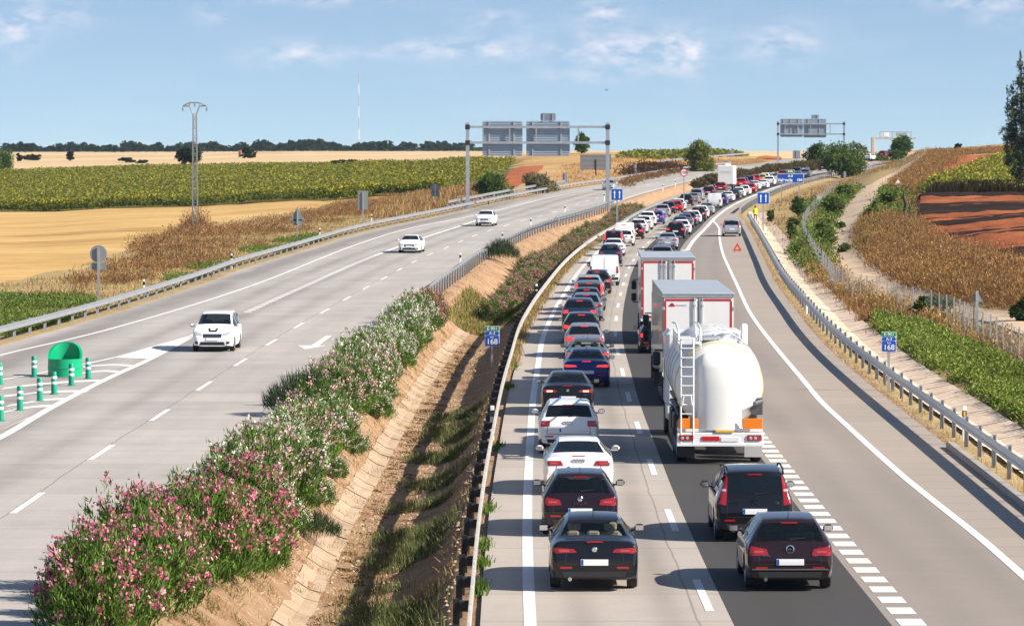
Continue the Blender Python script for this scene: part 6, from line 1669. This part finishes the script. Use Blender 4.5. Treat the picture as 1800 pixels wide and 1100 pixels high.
g = np.random.default_rng(17)
STRAW = [(.42, .30, .13), (.52, .39, .19), (.36, .24, .10), (.30, .19, .09)]
RUST = [(.22, .11, .055), (.28, .15, .07), (.17, .08, .042), (.36, .22, .11)]
LUSH = [(.09, .16, .025), (.12, .20, .035), (.07, .125, .022), (.15, .21, .05)]
THIS = [(.33, .19, .08), (.41, .25, .105), (.26, .145, .06), (.20, .105, .045)]
noise_d = lambda s, sd, lo=-.1: (lambda X, Y: np.clip((fbm(X, Y, s, sd) - lo) * 4, 0, 1))
for nm, P_, n_ in (('track_weeds', [(1395, 450), (1420, 400), (1445, 365), (1478, 335), (1512, 334), (1480, 366), (1464, 398), (1456, 444), (1462, 475), (1440, 490)], 1500), ('track_side_weeds', [(1517, 452), (1520, 396), (1545, 356), (1556, 335), (1600, 345), (1597, 392), (1550, 400), (1530, 440)], 1100), ('bank_shrubs', [(1398, 440), (1400, 390), (1425, 352), (1442, 352), (1424, 388), (1412, 425), (1424, 465), (1450, 512), (1432, 505)], 420)):
    X, Y = scatter_poly(P_, n_, g, noise_d(8, len(nm), -.12)); clumps(nm, X, Y, 1.15, .9, [(.11, .18, .035), (.15, .22, .05), (.085, .135, .03), (.2, .23, .08)], g, 34, .20)
# left: tall rusty weeds, straw, green verge
X, Y = scatter_poly([(60, 530), (150, 490), (215, 462), (235, 430), (330, 404), (420, 398), (520, 382), (650, 352), (700, 348), (650, 378), (520, 412), (430, 446), (250, 496), (150, 528)], 1050, g, noise_d(9, 4, -.06))
X2, Y2 = scatter_poly([(328, 406), (335, 399), (356, 398), (360, 405)], 22, g)
clumps('dry_weeds', np.concatenate([X, X2]), np.concatenate([Y, Y2]), 0.9, 1.0, RUST + STRAW[2:] + [(.33, .22, .11)], g, 60, .24, .16, 1.4, .5, 'dry', (RUST, .3, .10))
clumps('pylon_scrub', X2, Y2, 1.7, 1.0, RUST, g, 130, .3, .16, 1.2, .6, 'dry', (RUST, .3, .12))
X, Y = scatter_poly([(0, 590), (0, 500), (150, 480), (330, 430), (640, 352), (820, 345), (820, 362), (640, 402), (523, 436), (350, 492), (173, 548)], 6500, g)
blades('straw_grass', X, Y, .22, .035, STRAW + [(.17, .18, .055), (.22, .2, .08), (.30, .22, .10)], g, 6, .5, 'dry', .3)
X, Y = scatter_poly([(0, 592), (0, 515), (90, 512), (170, 530), (165, 552), (90, 572)], 1800, g, noise_d(6, 5))
X2, Y2 = scatter_poly([(240, 520), (330, 470), (460, 430), (560, 412), (560, 424), (420, 464), (350, 488)], 2200, g, noise_d(7, 6, -.05))
clumps('verge_grass', np.concatenate([X, X2[:900]]), np.concatenate([Y, Y2[:900]]), .38, .45, LUSH + [(.2, .26, .06), (.22, .21, .09)], g, 30, .12, .4)
X, Y = scatter_poly([(640, 390), (700, 350), (820, 320), (900, 335), (890, 350), (820, 362), (740, 378)], 2200, g, noise_d(12, 8, -.15))
blades('straw_bank_grass', X, Y, .8, .08, STRAW + RUST, g, 6, .4, 'dry', .4)
# sunflower field
def crop(name, X, Y, h, g, cols, headcol, hp):
    n = len(X); per = 7
    Z = gz(X, Y); hh = h * g.uniform(.75, 1.2, n)
    B = np.repeat(np.stack([X, Y, Z], 1), per, 0); C = B + np.stack([g.normal(0, .22, n * per), g.normal(0, .22, n * per), np.repeat(hh, per) * g.uniform(.25, 1, n * per)], 1)
    Q_ = leafquads(C, np.stack([g.normal(0, 1, n * per), g.normal(0, 1, n * per), np.full(n * per, -.2)], 1), g.uniform(.22, .45, n * per), g.uniform(.18, .34, n * per), .2); col = mixcol(cols, n * per)
    k = g.random(n) < hp; m = int(k.sum()); T = np.stack([X[k], Y[k], Z[k] + hh[k] + .05], 1)
    Q_ = np.concatenate([Q_, leafquads(T, np.tile([.6, 0, .8], (m, 1)), np.full(m, .32), np.full(m, .32), .4)]); col = np.concatenate([col, mixcol(headcol, m, .2)])
    tag(link(name, quads(name, Q_, col, M['leaf'])), kind='stuff')
SUN = [(.17, .20, .04), (.22, .24, .05), (.13, .165, .032), (.29, .28, .07)]
sp = [(-140, 374), (0, 373), (350, 363), (600, 352), (660, 346), (780, 338), (868, 322), (905, 286), (850, 285), (600, 293), (300, 298), (0, 306), (-140, 307)]
X, Y = scatter_poly(sp, 52000, g)
front = stub_far(X, Y)
crop('sunflower_field', X, Y, 1.2, g, SUN, [(.36, .33, .04), (.28, .25, .04), (.20, .15, .04)], .45)
t = g.random(2600); pe = np.array([hit(*p)[:2] for p in [(-140, 374), (0, 373), (150, 369), (350, 363), (600, 352), (660, 346), (780, 338)]])
sx = np.interp(t, np.linspace(0, 1, 7), pe[:, 0]); sy = np.interp(t, np.linspace(0, 1, 7), pe[:, 1]) + g.uniform(0, 6, 2600)
crop('sunflower_edge', sx, sy, 1.5, g, [(.075, .10, .02), (.10, .13, .026), (.13, .155, .03)], [(.40, .32, .03)], .3)
X, Y = scatter_poly([(1612, 349), (1700, 347), (1805, 349), (1900, 349), (1900, 268), (1800, 278), (1757, 282), (1700, 303), (1640, 326)], 7000, g)
crop('yellow_crop', X, Y, 1.3, g, [(.15, .175, .04), (.20, .21, .05), (.12, .145, .035)], [(.46, .40, .06), (.36, .32, .05)], .5)
X, Y = scatter_poly([(1640, 352), (1640, 344), (1700, 341), (1810, 340), (1880, 340), (1880, 352)], 2600, g)
blades('dark_stalks', X, Y, 1.5, .12, [(.035, .026, .016), (.05, .035, .02), (.03, .03, .015)], g, 6, .3, 'dry', .4)
# right: thistles, straw, green weeds
X, Y = scatter_poly([(1516, 400), (1560, 390), (1600, 405), (1660, 440), (1800, 486), (1880, 500), (1880, 575), (1800, 553), (1700, 536), (1620, 512), (1545, 474), (1518, 440)], 6800, g)
clumps('thistle_stand', X[:2300], Y[:2300], 1.45, 1.15, THIS + [(.15, .085, .04), (.30, .15, .06)], g, 80, .24, .14, 1.5, .5, 'dry', ([(.44, .27, .11), (.34, .19, .075), (.54, .38, .18)], .2, .09))
X, Y = scatter_poly([(1400, 430), (1440, 440), (1490, 500), (1560, 530), (1700, 575), (1800, 620), (2000, 720), (2000, 770), (1800, 650), (1700, 605), (1600, 566), (1500, 535), (1430, 500)], 2600, g, noise_d(5, 3, -.15))
blades('fence_weeds', X, Y, .7, .03, THIS + [(.10, .13, .03)], g, 6, .3, 'dry', .3, ([(.46, .32, .13), (.36, .22, .09)], .5, .11))
X, Y = scatter_poly([(1540, 560), (1600, 568), (1700, 612), (1810, 665), (1880, 720), (2080, 830), (2080, 960), (1880, 835), (1800, 778), (1720, 730), (1640, 690), (1580, 632), (1540, 600)], 6800, g, noise_d(4, 7, -.15))
k = X - XRP1(Y) > 3.6; clumps('green_weeds', X[k], Y[k], .5, .42, [(.17, .26, .04), (.22, .31, .055), (.13, .20, .035), (.27, .34, .08), (.20, .17, .07)], g)
X, Y = scatter_poly([(1400, 520), (1440, 500), (1540, 560), (1590, 632), (1650, 695), (1800, 785), (1800, 800), (1650, 720), (1540, 620)], 2000, g, noise_d(4, 9))
k = X - XRP1(Y) > 2.9 + .8 * g.random(len(X)); blades('brown_weeds', X[k], Y[k], .42, .04, RUST + THIS, g, 11, .7, 'dry', .25)
X, Y = scatter_poly([(1340, 400), (1360, 355), (1440, 330), (1470, 318), (1560, 300), (1640, 270), (1640, 262), (1560, 280), (1500, 318), (1510, 337), (1470, 365), (1440, 400), (1410, 440), (1380, 430)], 5200, g, noise_d(10, 13, -.12))
blades('bank_grass', X, Y, .45, .05, THIS + STRAW + [(.16, .16, .06)], g, 7, .6, 'dry', .6, (THIS, .25, .14))
X, Y = scatter_poly([(1560, 335), (1580, 312), (1612, 288), (1640, 266), (1780, 262), (1800, 268), (1690, 274), (1640, 315), (1600, 350), (1600, 400), (1560, 388)], 5200, g)
blades('hill_grass', X, Y, .6, .06, THIS + RUST, g, 7, .5, 'dry', .7, (THIS, .3, .16))
# median: dry grass, ditch greenery, rail-side weeds
dd = g.uniform(66, 450, 7500); X = XLP1(dd) + (XRP0(dd) - XLP1(dd)) * g.uniform(.1, .95, 7500); k = noise_d(2.0, 11, -.05)(X, dd) > g.random(7500)
blades('median_dry_grass', X[k], dd[k], .17, .014, STRAW + [(.30, .22, .12)], g, 7, .7, 'dry', .12)
dd = 66 + 84 * g.random(5200) ** 1.7; X = XLP1(dd) + (XRP0(dd) - XLP1(dd)) * np.clip(g.normal(.70, .07, 5200), .55, .86); k = noise_d(3.0, 12, -.02)(X, dd) > g.random(5200)
blades('ditch_grass', X[k], dd[k], .30, .018, [(.10, .14, .045), (.14, .17, .07), (.075, .11, .036), (.26, .22, .11)], g, 16, .6, 'leaf', .16)
dd = g.uniform(215, 250, 700); X = XLP1(dd) + (XRP0(dd) - XLP1(dd)) * g.uniform(.25, .6, 700)
blades('median_green_grass', X, dd, .35, .04, LUSH + STRAW, g, 9, .5, 'leaf', .2)
dd = np.concatenate([g.normal(c, .6, 26) for c in (79, 84, 88, 97, 118, 149, 163)]); X = XRP0(dd) - .02 + g.normal(0, .05, len(dd))
blades('kerbside_weeds', X, dd, .22, .035, LUSH, g, 6, .5, 'leaf', .06)
dd = g.uniform(160, 420, 2600); X = XRP0(dd) - g.uniform(-.12, .5, 2600)
blades('railside_grass', X, dd, .28, .03, STRAW + [(.12, .14, .04)], g, 5, .5, 'dry', .1)
dd = g.uniform(66, 420, 1500); X = XRP1(dd) + g.uniform(-.05, .75, 1500)
blades('slip_rail_grass', X, dd, .14, .02, [(.50, .40, .25), (.42, .33, .2)], g, 5, .5, 'dry', .1)
# stones on the bare median slope
n = 6500; dd = g.uniform(66, 200, n); X = XLP1(dd) + (XRP0(dd) - XLP1(dd)) * g.uniform(.3, .93, n); Z = gz(X, dd); s = g.uniform(.015, .065, n)
oc = np.array([(1, 0, 0), (0, 1, 0), (-1, 0, 0), (0, -1, 0), (0, 0, .8), (0, 0, -.8)]); V = np.stack([X, dd, Z], 1)[:, None, :] + oc[None] * s[:, None, None] * g.uniform(.6, 1.3, (n, 6, 1))
Ft = np.array([(0, 1, 4), (1, 2, 4), (2, 3, 4), (3, 0, 4)]); Fa = (Ft[None] + (np.arange(n) * 6)[:, None, None]).reshape(-1, 3)
tag(link('gravel', npmesh('gravel', V.reshape(-1, 3), Fa, pmat('pale_stone', (.46, .33, .22), .9, var=.25, vscale=4))), kind='stuff')
# hillside shrubs on the far mounds
X, Y = scatter_poly([(960, 330), (1000, 290), (1100, 277), (1180, 280), (1300, 281), (1350, 279), (1340, 287), (1200, 302), (1080, 318)], 4200, g)
blades('mound_grass', X, Y, .22, .08, [(.42, .26, .11), (.48, .32, .14), (.36, .21, .09), (.28, .18, .08)], g, 4, .5, 'dry', .6)

X, Y = scatter_poly([(1098, 311), (1120, 301), (1190, 296), (1192, 301), (1150, 309)], 160, g)
clumps('dark_scrub', X, Y, 1.5, 2.2, [(.075, .04, .03), (.10, .055, .035), (.06, .045, .03)], g, 60, .5, .3, 1.0, .6, 'dry')
X, Y = scatter_poly([(1105, 278), (1110, 274), (1200, 271), (1300, 272), (1290, 274), (1200, 276)], 500, g)
clumps('mound_top_green', X, Y, 1.0, 2.5, [(.20, .22, .05), (.26, .26, .06), (.15, .18, .045)], g, 40, .6)
X, Y = scatter_poly([(1100, 330), (1130, 318), (1200, 304), (1200, 300), (1130, 312), (1090, 322)], 160, g)
clumps('mound_foot_scrub', X, Y, .9, 1.1, RUST + [(.12, .13, .05)], g, 40, .3, .3, 1.0, .6, 'dry')

dd = 66 + 140 * g.random(420); X = XLP1(dd) + (XRP0(dd) - XLP1(dd)) * np.clip(g.normal(.24, .06, 420), .1, .37)
clumps('slope_weeds', X, dd, .26, .2, STRAW + [(.14, .17, .06), (.18, .2, .07)], g, 40, .10, .14, 1.2, .6)
dd = 66 + 140 * g.random(260); X = XLP1(dd) + (XRP0(dd) - XLP1(dd)) * g.uniform(.46, .58, 260)
clumps('ditch_litter', X, dd, .07, .25, [(.10, .06, .035), (.16, .10, .05), (.22, .15, .08)], g, 30, .09, .25, .1, .6, 'dry')
# ------------------------------------------------------------------ sky, sun, camera
SUN_DIR = Vector((1.47, -.50, 1.0)).normalized()
EL = math.asin(SUN_DIR.z); ROT = math.atan2(SUN_DIR.x, SUN_DIR.y)
W = bpy.data.worlds.new('World'); SC.world = W; W.use_nodes = True
N, L = W.node_tree.nodes, W.node_tree.links
bg = N['Background']; bg.inputs['Strength'].default_value = SKYK
sky = N.new('ShaderNodeTexSky'); sky.sky_type = 'NISHITA'; sky.sun_disc = False; sky.sun_elevation = EL; sky.sun_rotation = ROT; sky.altitude = 700; sky.air_density = 1.0; sky.dust_density = .4; sky.ozone_density = 1.2
tc = N.new('ShaderNodeTexCoord'); sp = N.new('ShaderNodeSeparateXYZ'); L.new(tc.outputs['Generated'], sp.inputs[0])
def m_(op, a, b=None, c=None):
    x = N.new('ShaderNodeMath'); x.operation = op
    for i, q in enumerate((a, b, c)):
        if q is None: continue
        if isinstance(q, (int, float)): x.inputs[i].default_value = q
        else: L.new(q, x.inputs[i])
    return x.outputs[0]
# the lowest degrees of sky take the colour of the clear air a little higher up
zz = m_('ADD', m_('MULTIPLY', m_('ABSOLUTE', sp.outputs[2]), 1.0), m_('MULTIPLY', m_('SUBTRACT', 1, m_('MINIMUM', m_('MULTIPLY', m_('ABSOLUTE', sp.outputs[2]), 1.2), 1)), SKYLIFT))
zz = m_('ADD', zz, m_('MULTIPLY', m_('MINIMUM', m_('ABSOLUTE', sp.outputs[2]), .06), SKYM))
cb = N.new('ShaderNodeCombineXYZ'); L.new(sp.outputs[0], cb.inputs[0]); L.new(sp.outputs[1], cb.inputs[1]); L.new(zz, cb.inputs[2])
nv = N.new('ShaderNodeVectorMath'); nv.operation = 'NORMALIZE'; L.new(cb.outputs[0], nv.inputs[0]); L.new(nv.outputs[0], sky.inputs[0])
# clouds: soft banks at fixed directions in the sky, broken up by noise
az = m_('DIVIDE', sp.outputs[0], m_('MAXIMUM', sp.outputs[1], .05)); el = m_('DIVIDE', sp.outputs[2], m_('MAXIMUM', sp.outputs[1], .05))
cv = N.new('ShaderNodeCombineXYZ'); L.new(az, cv.inputs[0]); L.new(el, cv.inputs[1])
mp = N.new('ShaderNodeMapping'); mp.inputs['Scale'].default_value = (120, 250, 1); L.new(cv.outputs[0], mp.inputs[0])
nz = N.new('ShaderNodeTexNoise'); nz.inputs['Scale'].default_value = 1; nz.inputs['Detail'].default_value = 7; nz.inputs['Roughness'].default_value = .58; L.new(mp.outputs[0], nz.inputs['Vector'])
mp2 = N.new('ShaderNodeMapping'); mp2.inputs['Scale'].default_value = (22, 110, 1); mp2.inputs['Location'].default_value = (3.7, 1.9, 0); L.new(cv.outputs[0], mp2.inputs[0])
nw = N.new('ShaderNodeTexNoise'); nw.inputs['Scale'].default_value = 1; nw.inputs['Detail'].default_value = 5; nw.inputs['Roughness'].default_value = .6; L.new(mp2.outputs[0], nw.inputs['Vector'])
CL = [(1060, 22, 50, 20, 1.0), (1100, 88, 125, 34, 1.0), (1200, 92, 40, 36, 1.0), (1372, 78, 62, 34, .9), (850, 85, 110, 20, .75), (700, 88, 120, 16, .55), (510, 98, 70, 22, .85), (20, 45, 45, 48, 1.1), (110, 30, 70, 26, .6), (370, 30, 34, 16, .6), (870, 36, 60, 16, .6), (1720, 6, 90, 16, .9), (560, -4, 110, 14, .7), (1770, 40, 60, 14, .5), (1020, 135, 90, 12, .45)]
tot = None
for cx, cy, rx, ry, k in CL:
    a0, e0 = (cx - 900) / F, (277 - cy) / F
    q = m_('ADD', m_('POWER', m_('ABSOLUTE', m_('DIVIDE', m_('SUBTRACT', az, a0), rx / F)), 2), m_('POWER', m_('ABSOLUTE', m_('DIVIDE', m_('SUBTRACT', el, e0), ry / F)), 2))
    e = m_('MULTIPLY', m_('EXPONENT', m_('MULTIPLY', q, -1)), k); tot = e if tot is None else m_('ADD', tot, e)
cl = m_('MULTIPLY', m_('MINIMUM', tot, 1.2), m_('MAXIMUM', m_('MULTIPLY', m_('SUBTRACT', nz.outputs['Fac'], .40), 4.2), 0))
wisp = m_('MULTIPLY', m_('MAXIMUM', m_('SUBTRACT', nw.outputs['Fac'], .5), 0), 1.1)
fac = m_('MINIMUM', m_('ADD', m_('MULTIPLY', cl, .62), m_('MULTIPLY', wisp, .3)), .9)
fac = m_('MULTIPLY', fac, m_('GREATER_THAN', sp.outputs[1], .06))
mx = N.new('ShaderNodeMix'); mx.data_type = 'RGBA'; L.new(fac, mx.inputs[0]); L.new(sky.outputs[0], mx.inputs[6]); mx.inputs[7].default_value = CLOUDCOL
L.new(mx.outputs[2], bg.inputs[0])
sl = bpy.data.lights.new('sun', 'SUN'); sl.energy = 5.0; sl.angle = math.radians(.53); sl.color = (1, .91, .78)
so = bpy.data.objects.new('sun', sl); COL.objects.link(so); so.rotation_euler = SUN_DIR.to_track_quat('Z', 'Y').to_euler(); so.location = (60, 0, 60)
cam = bpy.data.cameras.new('camera'); cam.sensor_width = 36; cam.lens = 36 * F / 1800; cam.clip_start = .5; cam.clip_end = 15000
co = bpy.data.objects.new('camera', cam); COL.objects.link(co); co.location = (0, 0, CZ); co.rotation_euler = (PI / 2 - PITCH, 0, 0); SC.camera = co
vs = SC.view_settings; vs.view_transform = 'Standard'; vs.look = 'None'; vs.exposure = EXPO; vs.gamma = 1; vs.use_curve_mapping = False
SC.cycles.max_bounces = 6; SC.cycles.diffuse_bounces = 3; SC.cycles.transparent_max_bounces = 12
hz_ = MB().box((-200, 2900, 60), (7000, 6200, 400)).obj('haze', M.setdefault('haze', bpy.data.materials.new('haze_air'))); tag(hz_, kind='stuff')
N, L = nodes(M['haze']); N.remove(N['Principled BSDF']); pv = N.new('ShaderNodeVolumePrincipled'); pv.inputs['Color'].default_value = (.62, .80, 1, 1); pv.inputs['Density'].default_value = HAZE; pv.inputs['Anisotropy'].default_value = .2
L.new(pv.outputs[0], N['Material Output'].inputs['Volume'])
